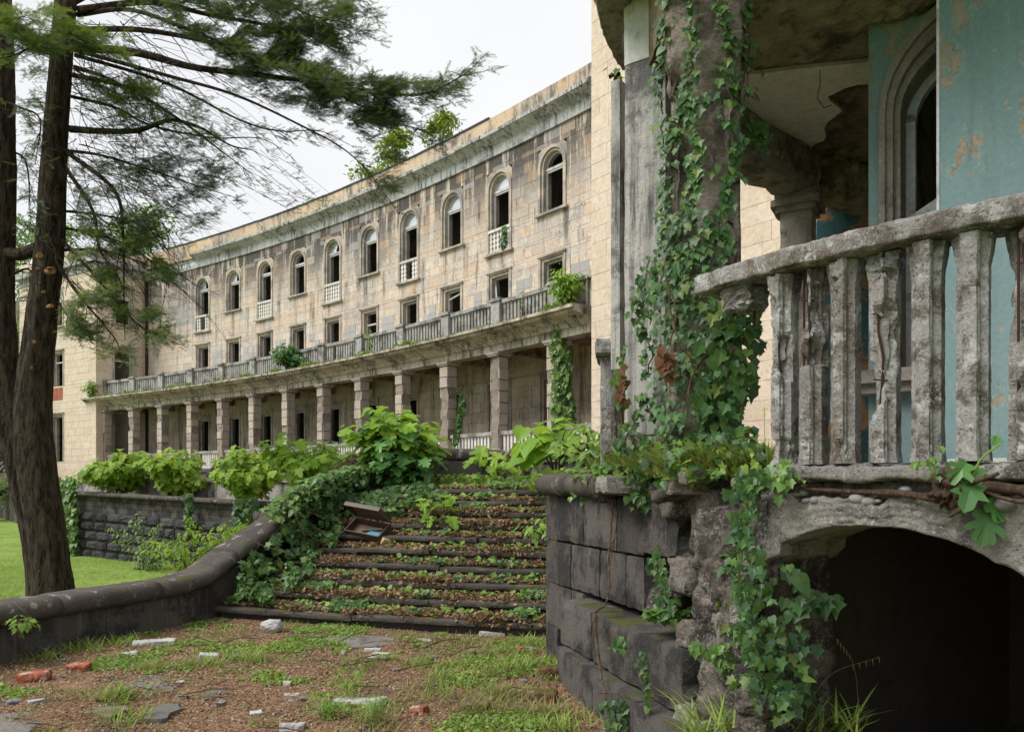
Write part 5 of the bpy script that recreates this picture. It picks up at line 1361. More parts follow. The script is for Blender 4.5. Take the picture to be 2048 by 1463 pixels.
# thick masses of foliage along the boughs
for poly, n_, d0, d1, fr, dr in (
    ([(300, -40), (720, -40), (700, 40), (640, 110), (700, 150), (800, 165), (935, 140), (925, 170), (840, 205), (800, 240), (740, 290), (690, 250), (600, 225), (500, 190), (420, 130), (340, 60)], 5200, D - 1.3, D + .9, False, (.8, -.1, -.25)),
    ([(560, 130), (800, 160), (830, 195), (780, 260), (700, 240), (600, 190)], 1500, D - 1.2, D + .5, False, (.8, -.1, -.3)),
    ([(440, 40), (660, 60), (690, 120), (560, 150), (450, 110)], 1200, D - .9, D + .6, False, (.8, -.1, -.3)),
    ([(-10, 20), (120, 20), (150, 60), (130, 110), (40, 130), (-10, 150)], 800, D - 2.2, D - .6, True, (.6, -.2, -.5)),
    ([(90, 40), (250, 70), (240, 110), (150, 110)], 350, D - 1.8, D - .6, True, (.6, -.2, -.5)),
    ([(150, 140), (330, 130), (480, 300), (440, 400), (300, 340), (170, 280)], 900, D - 1.0, D + .8, False, (.7, -.2, -.6)),
    ([(190, 150), (310, 180), (310, 240), (230, 230)], 300, D - 1.4, D - .4, True, (.7, -.2, -.6)),
    ([(140, 330), (400, 300), (470, 400), (330, 500), (150, 460)], 1500, D - .9, D + 1.3, False, (.7, -.2, -.5)),
    ([(130, 450), (330, 480), (345, 560), (250, 560), (140, 560)], 900, D - 1.0, D + .9, True, (.7, -.2, -.6)),
    ([(130, 570), (260, 560), (335, 640), (330, 680), (240, 700), (130, 660)], 900, D - 1.4, D - .2, True, (.6, -.2, -.7)),
    ([(40, 130), (100, 130), (90, 480), (35, 480)], 450, D - .5, D + 1.2, False, (.5, -.2, -.6)),
    ([(690, 290), (790, 290), (800, 350), (780, 390), (720, 350)], 160, D - 1.6, D - .9, False, (.7, -.2, -.6))):
    q = in_poly(poly, n_ * 3); m_ = np.array([noise.noise(Vector((x / 60, y / 32, 3))) + .5 * noise.noise(Vector((x / 20, y / 13, 9))) for x, y in q]); q = q[np.argsort(-m_)[:int(n_ * .75)]] if fr else q[(m_ > .0)][:int(n_ * .72)]
    dd = rng.uniform(d0, d1, len(q)); l_ = pix(q[:, 0], q[:, 1], dd)
    for a_ in l_:
        v_ = (Vector(dr) + Vector(rand_unit(1)[0]) * .55).normalized(); SPR.append((Vector(a_), v_, fr))
mb = MB()
for q, r in TW: mb.tube(q, [r * (1 - .8 * i / len(q)) for i in range(len(q))], 3, cap=False)
mb.build('twigs', M_twig, con, kind='stuff')
def spray_tmpl(seed):
    rr = random.Random(seed); V = []; F = []
    for j in range(10):
        y = .06 + j / 10 * .9
        for sg in (-1, 1):
            L = .28 * (1.15 - .6 * y) * rr.uniform(.7, 1.2); a = rr.uniform(.5, 1.0); z = rr.uniform(-.1, .12)
            b = len(V); V += [(0, y, 0), (0, y + .06, 0), (sg * L * math.sin(a), y + L * math.cos(a), z * L * 2)]; F.append((b, b + 1, b + 2))
    return V, F
SPT = [spray_tmpl(k) for k in range(5)]
for fr, mat_ in ((False, M_needle), (True, M_needle2)):
    sel = [s_ for s_ in SPR if s_[2] == fr]; print('sprays', fr, len(sel))
    loc, tip = np3([s_[0] for s_ in sel]), np3([s_[1] for s_ in sel]); m = len(sel); rep = 2
    loc = np.repeat(loc, rep, 0) + rng.normal(size=(m * rep, 3)) * .03; tip = np.repeat(tip, rep, 0) + rand_unit(m * rep) * .35
    nr = np.tile(np.array([[0, -.3, 1.0]]), (m * rep, 1)) + rand_unit(m * rep) * .6
    cloud('needles', SPT, frames(nr, tip), loc, rng.uniform(.16, .30, m * rep), rng.random(m * rep), mat_, con)

# ------------------------------------------------------------------ trees farther off
def broadleaf(name, label, base, h, spread, n, mat, leaf=.22, seed=0, group=None, trunk_r=.16, crown_lo=.3):
    rr = random.Random(seed); root = empty(name, label, 'tree', group); base = Vector(base)
    mb = MB(); top = base + Vector((rr.uniform(-.5, .5), rr.uniform(-.5, .5), h * .85)); mb.tube(resample([base, base.lerp(top, .5) + Vector((rr.uniform(-.3, .3), 0, 0)), top], .8), [trunk_r * (1 - .8 * i / 30) for i in range(len(resample([base, base.lerp(top, .5), top], .8)) + 6)][:len(resample([base, base.lerp(top, .5) + Vector((0, 0, 0)), top], .8))] if False else trunk_r * .7, 8); mb.build('trunk', M_bark, root)
    C_ = []
    for k in range(int(14 + h)):
        t = crown_lo + (1 - crown_lo) * rr.random(); a = rr.uniform(0, 2 * PI); r = spread * math.sin(min(1, (t - crown_lo) / (1 - crown_lo) * .85 + .15) * PI) ** .7 * rr.uniform(.35, 1.0)
        tip = base + Vector((math.cos(a) * r, math.sin(a) * r, h * t)); st = base + Vector((0, 0, h * max(.15, t - .22)))
        mb = MB(); q = resample([st, st.lerp(tip, .5) + Vector((0, 0, .2)), tip], .4); mb.tube(q, [trunk_r * .4 * (1 - .85 * i / len(q)) for i in range(len(q))], 5, cap=False); mb.build('branch', M_bark, root)
        C_.append((tip, spread * rr.uniform(.22, .42)))
    per = n // len(C_); loc = []
    for c_, r in C_:
        v = rand_unit(per) * (r * rng.random((per, 1)) ** .45) * np.array([1, 1, .75]); loc.append(np.array(c_) + v)
    loc = np.concatenate(loc); nr = rand_unit(len(loc)) + np.array([0, -.3, .8]); tip = rand_unit(len(loc)) + np.array([0, 0, -.4])
    cloud('crown', OVAL, frames(nr, tip), loc, leaf * rng.uniform(.6, 1.3, len(loc)), rng.random(len(loc)), mat, root); return root
broadleaf('broadleaf_tree', 'yellow green tree top showing above the roof edge of the long wing', (-7.6, 50, 1), 23.2, 2.6, 6000, M_roofleaf, .26, 3, crown_lo=.70)
broadleaf('broadleaf_tree', 'smaller yellow green tree top right of the taller one above the roof', (-4.6, 50, 1), 24.6, 1.5, 2600, M_roofleaf, .26, 4, crown_lo=.86)
broadleaf('background_tree', 'pale hazy tree behind the two conifer trunks', (-38, 57, LAWN_Z), 22, 5.5, 9000, M_far, .34, 5, crown_lo=.08)
broadleaf('background_tree', 'pale green tree behind the pavilion roof', (-31, 66, LAWN_Z), 25, 6, 8000, M_far, .36, 6, crown_lo=.4)
broadleaf('background_tree', 'light green low tree at the far left edge of the lawn', (-47, 62, LAWN_Z), 17, 6, 8000, M_far, .34, 7, crown_lo=.05)
broadleaf('background_tree', 'tall pale tree rising furthest left of the far trees', (-44, 74, LAWN_Z), 27, 7, 8000, M_far, .38, 8, crown_lo=.2)

broadleaf('background_tree', 'low bright tree behind the trunks close to the left picture edge', (-34, 51, LAWN_Z), 10, 4, 7000, M_far, .3, 9, crown_lo=.03)
broadleaf('background_tree', 'low bright tree between the trunks and the pavilion', (-37.5, 63, LAWN_Z), 13, 4.5, 7000, M_far, .32, 12, crown_lo=.03)
# ------------------------------------------------------------------ shrubs and weeds
def at(px, py, d): return W(px, py, d)
shrub('maple_shrub', 'bright green shrub on the retaining wall directly right of the conifer trunk', 'shrub', at(240, 1000, 24.3), 1.0, 1.75, 16, 1500, 'fig', FIG, .20, M_bush, 60)
shrub('maple_shrub', 'bright green shrub on the retaining wall beneath the third gallery column', 'shrub', at(345, 1008, 23.3), .95, 1.75, 16, 1500, 'fig', FIG, .20, M_bush, 60)
shrub('maple_shrub', 'yellow green shrub on the retaining wall left of the stair parapet', 'shrub', at(500, 1022, 20.4), 1.05, 1.8, 17, 1500, 'fig', FIG, .18, M_bush, 70)
shrub('fig_shrub', 'tall light green fig shrub behind the ivy covered stair parapet', 'shrub', at(622, 990, 16.2), .95, 1.4, 15, 800, 'fig', FIG, .22, M_fig, 110)
shrub('fig_shrub', 'large dark fig bush standing at the top left of the stairs', 'shrub', at(790, 972, 12.5), .62, 1.46, 16, 520, 'fig', FIG, .215, M_fig, 200, droop=.25, leaf_up=1.3, core=.45)
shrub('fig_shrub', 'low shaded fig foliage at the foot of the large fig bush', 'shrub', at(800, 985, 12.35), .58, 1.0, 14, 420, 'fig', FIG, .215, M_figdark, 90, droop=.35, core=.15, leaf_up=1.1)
shrub('fig_seedling', 'small fig seedling in front of the landing parapet', 'shrub', at(1003, 955, 12.4), .34, .66, 4, 22, 'fig', FIG, .26, M_fig, 22)
shrub('fig_seedling', 'fig shoots sprouting between the upper steps', 'shrub', at(880, 1042, 10.9), .4, .34, 5, 26, 'fig', FIG, .18, M_fig, 26)
shrub('broad_leaved_weed', 'tall weed with very large bright leaves beside the plinth coping', 'plant', at(1115, 945, 9.4), .44, .80, 7, 42, 'heart', HEART, .26, M_fig, 22, droop=.45, stem_r=.014)
shrub('leafy_weed', 'bushy bright weeds between the large leaved weed and the pale pier', 'plant', at(1185, 945, 8.4), .42, .52, 16, 320, 'oval', OVAL, .11, M_weed, 90)
shrub('leafy_weed', 'small leafy weed left of the large leaved weed on the landing', 'plant', at(1050, 950, 11.0), .3, .42, 9, 140, 'oval', OVAL, .10, M_weed, 40)
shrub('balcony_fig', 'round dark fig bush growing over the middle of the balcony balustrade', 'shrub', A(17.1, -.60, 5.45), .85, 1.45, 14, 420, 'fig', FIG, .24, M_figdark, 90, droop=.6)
shrub('balcony_fig', 'bright green bush on the balcony beside the tower block', 'shrub', A(-1.0, -.5, 5.5), .62, 1.4, 12, 520, 'oval', OVAL, .20, M_fig, 110)
shrub('balcony_fern', 'fern tuft at the far left end of the balcony edge', 'fern', A(36.3, -.8, 5.5), .5, 1.2, 9, 260, 'oval', OVAL, .2, M_weed, 50)
shrub('balcony_weed', 'upright feathery weed against the balcony balustrade right of the dark fig', 'plant', A(10.5, -.60, 5.5), .28, 1.3, 6, 170, 'oval', OVAL, .10, M_weed, 60)
shrub('balcony_weed', 'thin weed near the second balcony pier from the tower', 'plant', A(1.0, -.6, 5.5), .2, 1.0, 5, 60, 'oval', OVAL, .09, M_weed, 40)
shrub('balcony_weed', 'small yellow weed on the balcony edge beyond the dark fig', 'plant', A(23.5, -.7, 5.5), .25, .5, 5, 60, 'oval', OVAL, .12, M_weed, 30)
shrub('small_leaved_shrub', 'airy grey green shrub on the lawn against the quarry faced wall', 'shrub', at(290, 1160, 20.6), 1.15, 1.95, 12, 900, 'oval', OVAL, .10, M_shrub2, 100, core=.15, stem_r=.016)
shrub('small_leaved_shrub', 'fuller green shrub on the lawn just beyond the kink in the parapet', 'shrub', at(375, 1165, 18.2), 1.0, 1.55, 12, 900, 'oval', OVAL, .10, M_bush, 100, core=.15, stem_r=.016)
shrub('small_leaved_shrub', 'low shrub peeping over the rising parapet coping', 'shrub', at(470, 1120, 15.4), .8, 1.0, 10, 500, 'oval', OVAL, .10, M_bush, 80, core=.2, stem_r=.012)
shrub('fern', 'arching fern on the steps beside the plinth corner', 'fern', at(1098, 1085, 8.9), .28, .34, 8, 120, 'oval', OVAL, .10, M_weed, 60)

# ivy curtains on the far terrace walls and gallery columns
def ivy_patch(label, polys, depth, nrm, n, size, mat, parts, jit=.06, cat='ivy', spread=.45, name='ivy', kind=IVY, tip=(0, 0, -1), root=None, clump=None):
    root = root or empty(name, label, cat)
    if not isinstance(polys[0][0], (tuple, list)): polys = [polys]
    for poly in polys:
        p = in_poly(poly, n if clump is None else n * 2)
        if clump is not None: p = p[np.array([noise.noise(Vector((x / 34, y / 22, 1))) + .6 * noise.noise(Vector((x / 11, y / 8, 5))) for x, y in p]) > clump]
        d = depth(p[:, 0], p[:, 1]) if callable(depth) else np.full(len(p), depth)
        d = d - np.abs(rng.normal(size=len(p))) * jit
        loc = pix(p[:, 0], p[:, 1], d)
        leaves_at(root, 'ivy', kind, loc, np.tile(np.array([nrm], dtype=float), (len(p), 1)), np.tile(np.array([tip], dtype=float), (len(p), 1)), size, mat, parts // len(polys), spread)
    return root
def plane_depth(p0, d):
    p0, d = Vector(p0), Vector(d)
    def f(px, py):
        r = (px - 1024) / 1550; t = (r * p0.y - p0.x) / (d.x - r * d.y); return p0.y + d.y * t
    return f
ivy_patch('ivy curtain hanging at the left corner of the quarry faced wall', [[(112, 950), (152, 950), (155, 1040), (150, 1110), (130, 1120), (120, 1040)], [(135, 960), (150, 960), (152, 1100), (138, 1100)]], 24.4, (0, -1, .3), 420, .17, M_ivy_lit, 80)
ivy_patch('ivy strand hanging below the second terrace shrub', [[(372, 985), (384, 985), (382, 1050), (372, 1075)]], 21.4, (0, -1, .3), 110, .16, M_ivy, 30)
ivy_patch('thick ivy curtain below the yellow green terrace shrub', [[(468, 1000), (512, 990), (522, 1025), (480, 1080), (470, 1050)]], 19.4, (0, -1, .3), 330, .16, M_ivy, 80)
c1 = A(0, -.32, 0); c2 = A(3, -.2, 0)
ivy_patch('ivy cloaking the gallery column nearest the tower block', [[(1112, 650), (1130, 650), (1130, 690), (1142, 720), (1140, 760), (1148, 830), (1150, 870), (1108, 870), (1104, 800), (1108, 740), (1100, 690)]], c1.y, (-.3, -1, .3), 900, .20, M_ivy_lit, 130, jit=.12)
ivy_patch('thin ivy climbing the right side of the third gallery column', [[(920, 785), (928, 790), (924, 850), (915, 880), (905, 895), (912, 850)]], 29.2, (.3, -1, .3), 110, .20, M_ivy, 30)
ivy_patch('ivy patch on the balustraded arched window beside the tower', [[(1003, 455), (1013, 450), (1014, 480), (1008, 500), (1001, 492)]], 31.3, (-.3, -1, .3), 90, .14, M_ivy, 20)

# ivy mass over the stair parapet
chk = plane_depth(K1 + Vector((.20, -.08, 0)), cd)
big = [(585, 985), (660, 940), (740, 925), (770, 960), (720, 1000), (690, 1040), (660, 1075), (610, 1110), (560, 1160), (500, 1190), (470, 1175), (495, 1110), (560, 1060), (590, 1030), (560, 1010)]
cheek_ivy = ivy_patch('thick glossy ivy spilling over the stair parapet onto the steps', big, chk, (.55, -.8, .55), 1900, .09, M_ivy, 200, jit=.16, spread=.8, clump=-.12)
ivy_patch('', [(520, 1020), (600, 960), (690, 930), (760, 925), (700, 985), (620, 1010), (560, 1040)], lambda x, y: chk(x, y) + .1, (.1, -.6, 1), 800, .10, M_ivy_lit, 60, jit=.2, root=cheek_ivy)
ivy_patch('', [(700, 985), (860, 960), (890, 990), (800, 1030), (720, 1040), (690, 1020)], lambda x, y: 11.9 + (1000 - y) * .01, (.2, -.7, .8), 480, .10, M_ivy, 40, jit=.25, root=cheek_ivy)
for k in range(26):
    a = W(random.uniform(500, 720), random.uniform(930, 1120), 1); px_, py_ = random.uniform(500, 740), random.uniform(960, 1140); d_ = float(chk(np.array([px_]), 0)[0]) - .2
    p = W(px_, py_, d_); mb = MB(); mb.tube(resample([p, p + Vector((random.uniform(-.2, .3), -.1, random.uniform(-.3, .1))), p + Vector((random.uniform(-.3, .6), -.2, random.uniform(-.6, -.1)))], .08), .004, 4, cap=False); mb.build('ivy_stem', M_vine, cheek_ivy)
stp = lambda x, y: (EYE - .16 + .4657 * (.31 * ST_O.x + .951 * ST_O.y)) / ((y - 972) / 1550 + .4657 * (.31 * (x - 1024) / 1550 + .951))
ivy_patch('', [(465, 1195), (560, 1060), (690, 985), (860, 958), (850, 985), (815, 1020), (680, 1015), (680, 1085), (630, 1105), (615, 1150), (540, 1200)], stp, (.1, -.7, .8), 1900, .075, M_ivy, 60, jit=.16, root=cheek_ivy, spread=.9, clump=.02)
ivy_patch('', [(465, 1195), (560, 1060), (690, 985), (860, 958), (850, 985), (815, 1020), (680, 1015), (680, 1085), (630, 1105), (615, 1150), (540, 1200)], stp, (.1, -.7, .8), 420, .075, M_ivy_lit, 30, jit=.22, root=cheek_ivy, spread=.9, clump=.1)
# dried vine stems on the upper end of the coping
for k in range(22):
    t0 = random.uniform(2.6, 3.3); t1 = t0 + random.uniform(.4, .9); o = random.uniform(-.2, .16)
    P_ = [K1 + cd * t + Vector((o + random.uniform(-.05, .05), 0, zc(t) + random.uniform(.0, .04))) for t in np.linspace(t0, t1, 5)]
    mb = MB(); mb.tube(P_, .006, 4, cap=False); mb.build('dry_stem', M_vine, cheek_ivy)

# ivy on the loggia piers and plinth
pier_ivy = empty('ivy', 'dark ivy climbing the bare masonry pier of the loggia', 'ivy')
def cyl_pos(px, py, cx=1.175, cy=4.72, r=.27):
    """where the sight of this spot meets the face of the masonry pier"""
    rx = (px - 1024) / 1550; a = 1 + rx * rx; b = -2 * (rx * cx + cy); c = cx * cx + cy * cy - r * r; D_ = b * b - 4 * a * c
    y = np.where(D_ > 0, (-b - np.sqrt(np.maximum(D_, 0))) / (2 * a), cy - .05); x = rx * y
    loc = np.stack([x, y, EYE - (py - 972) * y / 1550], 1); n = np.stack([x - cx, y - cy - .12, np.full(len(x), .06)], 1) * 4; return loc, n
def strand(pts, w, n, size=.055, mat=M_ivy, parts=30, root=pier_ivy, surf=cyl_pos, out=.03, stem=True):
    pts = np.array(pts, dtype=float); L = np.concatenate([[0], np.cumsum(np.linalg.norm(np.diff(pts, axis=0), axis=1))])
    t = rng.random(n) * L[-1]; px = np.interp(t, L, pts[:, 0]) + rng.normal(size=n) * w; py = np.interp(t, L, pts[:, 1]) + rng.normal(size=n) * w * .5
    loc, nr = surf(px, py); nl = nr / np.linalg.norm(nr, axis=1, keepdims=True); loc = loc + nl * (rng.random((n, 1)) * out + .012)
    leaves_at(root, 'ivy', IVY, loc, nl + np.array([0, -.2, .35]), np.tile(np.array([[0, -.1, -1.0]]), (n, 1)) + rand_unit(n) * .3, size, mat, parts, .38)
    if stem:
        t = np.linspace(0, L[-1], max(4, int(L[-1] / 14))); px = np.interp(t, L, pts[:, 0]) + rng.normal(size=len(t)) * 2; py = np.interp(t, L, pts[:, 1]); loc, nr = surf(px, py); nl = nr / np.linalg.norm(nr, axis=1, keepdims=True)
        mb = MB(); mb.tube(resample([Vector(q) for q in loc + nl * .012], .05), .0045, 5, cap=False); mb.build('stem', M_vine, root)
strand([(1340, -20), (1332, 60), (1328, 140), (1326, 220), (1334, 320), (1332, 420), (1336, 520)], 7, 150, parts=60)
strand([(1378, -20), (1382, 60), (1386, 110), (1376, 180), (1384, 250), (1392, 310), (1385, 370), (1372, 430)], 9, 120, parts=60)
strand([(1345, 300), (1365, 230), (1395, 215), (1425, 195)], 10, 70, parts=30)
strand([(1440, -10), (1448, 50), (1458, 110), (1450, 150), (1468, 195)], 10, 60, size=.066, parts=40)
strand([(1492, 0), (1490, 60), (1496, 120), (1488, 180), (1476, 240)], 8, 55, parts=30)
strand([(1435, 220), (1470, 280), (1462, 340), (1448, 375), (1440, 420)], 9, 55, parts=30)
strand([(1392, 290), (1395, 340), (1385, 400), (1378, 440)], 6, 45, parts=20)
strand([(1450, 380), (1440, 420), (1430, 450), (1460, 500)], 8, 40, parts=20)
def region(poly, n, size, mat, parts, out=.07, root=pier_ivy, surf=cyl_pos):
    p = in_poly(poly, n); loc, nr = surf(p[:, 0], p[:, 1]); nl = nr / np.linalg.norm(nr, axis=1, keepdims=True); loc = loc + nl * (rng.random((n, 1)) * out + .01)
    leaves_at(root, 'ivy', IVY, loc, nl + np.array([-.1, -.3, .35]), np.tile(np.array([[0, -.1, -1.0]]), (n, 1)), size, mat, parts, .42)
region([(1340, 440), (1400, 420), (1440, 470), (1445, 560), (1400, 590), (1350, 600), (1310, 560), (1325, 490)], 280, .054, M_ivy, 40)
region([(1300, 560), (1420, 590), (1420, 720), (1440, 860), (1330, 880), (1310, 790), (1330, 700)], 330, .054, M_ivy, 30, out=.10)
big_leaves = plane_depth(Vector((1.05, 4.35, 0)), Vector((1, -.25, 0)))
ivy_patch('big leaved ivy bunched under the broken end of the handrail', [(1405, 600), (1520, 590), (1528, 700), (1500, 780), (1470, 860), (1400, 850), (1395, 720)], lambda x, y: big_leaves(x, y) + .06, (.1, -1, .4), 340, .072, M_ivy, 120, jit=.10)
def flatsurf(d, n=(-.2, -1, .1)):
    f = d if callable(d) else (lambda x, y: np.full(len(x), d))
    return lambda px, py: (pix(px, py, f(px, py)), np.tile(np.array([n], dtype=float), (len(px), 1)))
pi2 = empty('ivy', 'slim ivy strand on the edge of the plastered pier', 'ivy')
strand([(1300, 520), (1286, 580), (1282, 640), (1300, 700), (1296, 760)], 10, 75, parts=50, root=pi2, surf=flatsurf(5.2))
strand([(1330, 520), (1318, 580), (1300, 650)], 8, 40, parts=20, root=pi2, surf=flatsurf(5.15))
strand([(1330, 860), (1290, 790), (1255, 870), (1245, 900)], 9, 60, parts=30, root=pi2, surf=flatsurf(5.2))
di = empty('withered_ivy', 'withered brown ivy leaves beside the plastered pier', 'ivy')
strand([(1248, 730), (1246, 770), (1244, 800)], 6, 24, .06, M_ivy_dead, 20, di, flatsurf(5.25)); strand([(1325, 700), (1335, 735), (1345, 760)], 7, 26, .06, M_ivy_dead, 20, di, flatsurf(4.42), stem=False)
strand([(1250, 690), (1240, 760), (1248, 820), (1238, 890)], 6, 34, .08, M_ivy_lit, 20, di, flatsurf(5.3))
ri = empty('ivy', 'ivy tendril on the back edge beam beyond the masonry pier', 'ivy')
strand([(1495, 235), (1510, 260), (1525, 290), (1540, 305)], 9, 44, .07, M_ivy, 30, ri, flatsurf(4.9))
# the ivy that drapes the broken corner beside the vault
corner = lambda x, y: np.interp(x, [1280, 1370, 1440, 1500, 1600, 1660], [5.0, 4.62, 4.3, 3.85, 3.75, 3.9])
ci = empty('ivy', 'ivy hanging in a long column down the broken corner beside the vault', 'ivy')
strand([(1505, 960), (1495, 1010), (1480, 1060), (1490, 1110), (1478, 1170), (1492, 1230), (1505, 1300)], 13, 220, .050, M_ivy, 110, ci, flatsurf(lambda x, y: corner(x, y) - .10), out=.05)
strand([(1470, 990), (1500, 960), (1540, 950)], 14, 80, .058, M_ivy, 50, ci, flatsurf(lambda x, y: corner(x, y) - .12))
strand([(1500, 1250), (1530, 1300), (1540, 1350), (1555, 1400)], 14, 80, .05, M_ivy, 30, ci, flatsurf(lambda x, y: corner(x, y) - .08))
strand([(1560, 1130), (1600, 1180), (1580, 1240), (1600, 1330), (1620, 1400)], 16, 60, .06, M_ivy, 20, ci, flatsurf(lambda x, y: corner(x, y) - .05))
strand([(1590, 1160), (1610, 1200), (1660, 1190), (1600, 1210)], 10, 16, .095, M_ivy, 16, ci, flatsurf(lambda x, y: corner(x, y) - .08), stem=False)
pi = empty('ivy', 'ivy on the dark end block and ledge of the plinth', 'ivy')
strand([(1310, 1095), (1320, 1150), (1335, 1200), (1330, 1240)], 9, 80, .055, M_ivy, 40, pi, flatsurf(lambda x, y: corner(x, y) - .03))
strand([(1300, 1230), (1350, 1240), (1390, 1230)], 12, 90, .055, M_ivy_lit, 40, pi, flatsurf(4.75, (0, -.4, 1)), stem=False)
strand([(1282, 1300), (1292, 1350), (1300, 1420), (1310, 1460)], 6, 44, .045, M_ivy, 20, pi, flatsurf(4.55))
strand([(1240, 1270), (1250, 1300), (1230, 1290)], 7, 26, .045, M_ivy, 10, pi, flatsurf(5.0))
strand([(1215, 1400), (1250, 1420), (1220, 1460)], 12, 60, .045, M_ivy, 20, pi, flatsurf(4.85))
strand([(1390, 1290), (1430, 1300), (1460, 1330), (1440, 1280)], 12, 60, .05, M_ivy_lit, 30, pi, flatsurf(4.05), stem=False)
co = empty('ivy', 'ivy creeping over the rounded plinth coping', 'ivy')
strand([(1140, 950), (1200, 945), (1260, 940), (1330, 950), (1420, 930)], 13, 170, .058, M_ivy_lit, 80, co, flatsurf(lambda x, y: np.interp(x, [1100, 1250, 1420], [6.7, 5.5, 4.6]), (0, -.6, 1)))
strand([(1270, 950), (1290, 985), (1278, 1010)], 14, 60, .058, M_ivy, 40, co, flatsurf(5.3))
strand([(1160, 950), (1150, 990), (1165, 1000)], 7, 22, .05, M_ivy_lit, 12, co, flatsurf(6.5))
gw = empty('ivy', 'tangled ivy and weeds round the feet of the loggia piers', 'ivy')
dpt = lambda x, y: np.interp(x, [1180, 1250, 1330, 1420, 1540], [6.4, 5.7, 4.75, 4.35, 3.85])
ivy_patch('', [(1190, 885), (1300, 860), (1420, 865), (1500, 850), (1540, 900), (1530, 950), (1400, 962), (1290, 965), (1180, 945)], dpt, (0, -.7, .8), 480, .06, M_ivy, 60, jit=.12, root=gw, spread=.8)
ivy_patch('', [(1190, 900), (1300, 880), (1420, 885), (1530, 890), (1530, 945), (1400, 958), (1290, 960), (1180, 945)], dpt, (0, -.7, .8), 200, .055, M_weed, 60, jit=.18, root=gw, spread=.9, kind=IVY + OVAL)
ivy_patch('', [(1410, 1080), (1500, 1060), (1530, 1140), (1560, 1250), (1640, 1400), (1560, 1440), (1470, 1380), (1400, 1240)], lambda x, y: corner(x, y) - .06, (-.1, -1, .3), 420, .052, M_ivy, 60, jit=.10, root=ci, spread=.8, clump=-.05)
# bare vine stems looping over the coping and running down the face
vs = empty('bare_vine', 'bare pale vine stems running down the dark plinth face', 'vine')
def vine(px, ds, r):
    q = resample([W(x, y, d) for (x, y), d in zip(px, ds)], .04); mb = MB(); mb.tube([p + Vector((random.uniform(-.004, .004), random.uniform(-.004, .004), 0)) for p in q], [r * (1 - .4 * i / len(q)) for i in range(len(q))], 6); mb.build('stem', M_vine, vs)
for k in range(7):
    x = 1185 + k * 8 + random.uniform(-3, 3); vine([(x + 12, 938), (x - 3, 955), (x - 2, 985), (x + 12 + k, 1002 + random.uniform(-4, 6)), (x + 32, 1000)], [6.15, 5.98, 5.95, 5.98, 6.1], .006)
vine([(1225, 998), (1222, 1060), (1217, 1130), (1214, 1200), (1190, 1225)], [5.86, 5.82, 5.74, 5.64, 5.55], .010)
vine([(1236, 1000), (1230, 1060), (1220, 1130), (1216, 1198)], [5.82, 5.78, 5.7, 5.62], .007)
vine([(1188, 1222), (1195, 1300), (1208, 1380), (1225, 1463)], [5.5, 5.35, 5.1, 4.9], .012)
vine([(1195, 1385), (1240, 1385), (1265, 1398)], [5.0, 4.9, 4.8], .006); vine([(1240, 1060), (1212, 1110), (1214, 1170)], [5.76, 5.7, 5.66], .005)
vine([(1210, 905), (1300, 890), (1420, 870)], [5.9, 5.3, 4.7], .008); vine([(1230, 960), (1330, 905), (1430, 885)], [5.9, 5.0, 4.5], .010); vine([(1330, 960), (1340, 900), (1325, 860)], [4.6, 4.6, 4.6], .009)
for (a, b, c_, d_) in (((1335, 560), (1345, 640), (1370, 700), (1400, 740)), ((1340, 690), (1352, 620), (1333, 560), (1330, 520)), ((1455, 590), (1440, 660), (1400, 720), (1370, 800)), ((1452, 620), (1430, 690), (1385, 750), (1372, 850))): vine([a, b, c_, d_], [4.38, 4.36, 4.34, 4.36], .006)
# the root wedged under the balustrade
rt = empty('twisted_root', 'thick gnarled root wedged under the broken balustrade', 'root')
rp = [(55.5, .02, -.015), (53.5, .05, -.025), (51.5, .06, -.01), (50.0, .07, .0), (48.6, .08, -.02), (47.2, .08, -.045), (45, .05, -.03), (43, .03, -.025), (40, .03, -.02), (37, .02, -.01)]
mb = MB(); P_ = resample([RG(a, RL + r + .02, z) for a, r, z in rp], .02); mb.tube(P_, [.026 * (1 - .75 * i / len(P_)) * (1 + .4 * noise.noise(p * 22)) for i, p in enumerate(P_)], 9); mb.build('root_stem', M_root, rt, smooth=True)
mb = MB(); V, F = grid_box(12, 12, 12); c_ = RG(48.3, RL + .10, -.015); mb.add([c_ + Vector(v).normalized() * (.062 + .045 * fbm(Vector(v).normalized() * 2.6, 5)) for v in V], F); mb.build('root_knot', M_root, rt, smooth=True)
for q in ([(54, .06, -.01), (52.4, .09, -.055), (51.2, .10, -.045), (50.2, .09, -.02)], [(48.6, .12, -.04), (49, .13, -.08), (48.2, .12, -.12)], [(47.6, .12, .01), (47.2, .13, .05)], [(56, .04, -.03), (58, .05, -.045), (60, .04, -.03)], [(49.5, .12, .02), (50.5, .13, .035), (51, .12, .05)]):
    P_ = resample([RG(a, RL + r + .02, z) for a, r, z in q], .015); mb = MB(); mb.tube(P_, [.014 * (1 - .6 * i / len(P_)) for i in range(len(P_))], 7); mb.build('rootlet', M_root, rt, smooth=True)
fs_ = empty('fig_shoot', 'green fig leaves sprouting from the gnarled root', 'plant')
for (px, py, sz, t) in ((1945, 960, .13, (-.3, -.2, -1)), (1975, 1005, .12, (.5, -.2, -.3)), (1960, 935, .10, (-.4, 0, -.8)), (1990, 890, .07, (.4, 0, .9)), (1935, 925, .09, (-.6, 0, -.6)), (1975, 1025, .11, (-.2, -.3, -1))):
    p = np3([W(px, py, 2.98 + .04)]); leaves_at(fs_, 'fig', FIG, p, np.array([[-.1, -1, .35]]), np.array([t], float), sz, M_figdark, 1, .12)
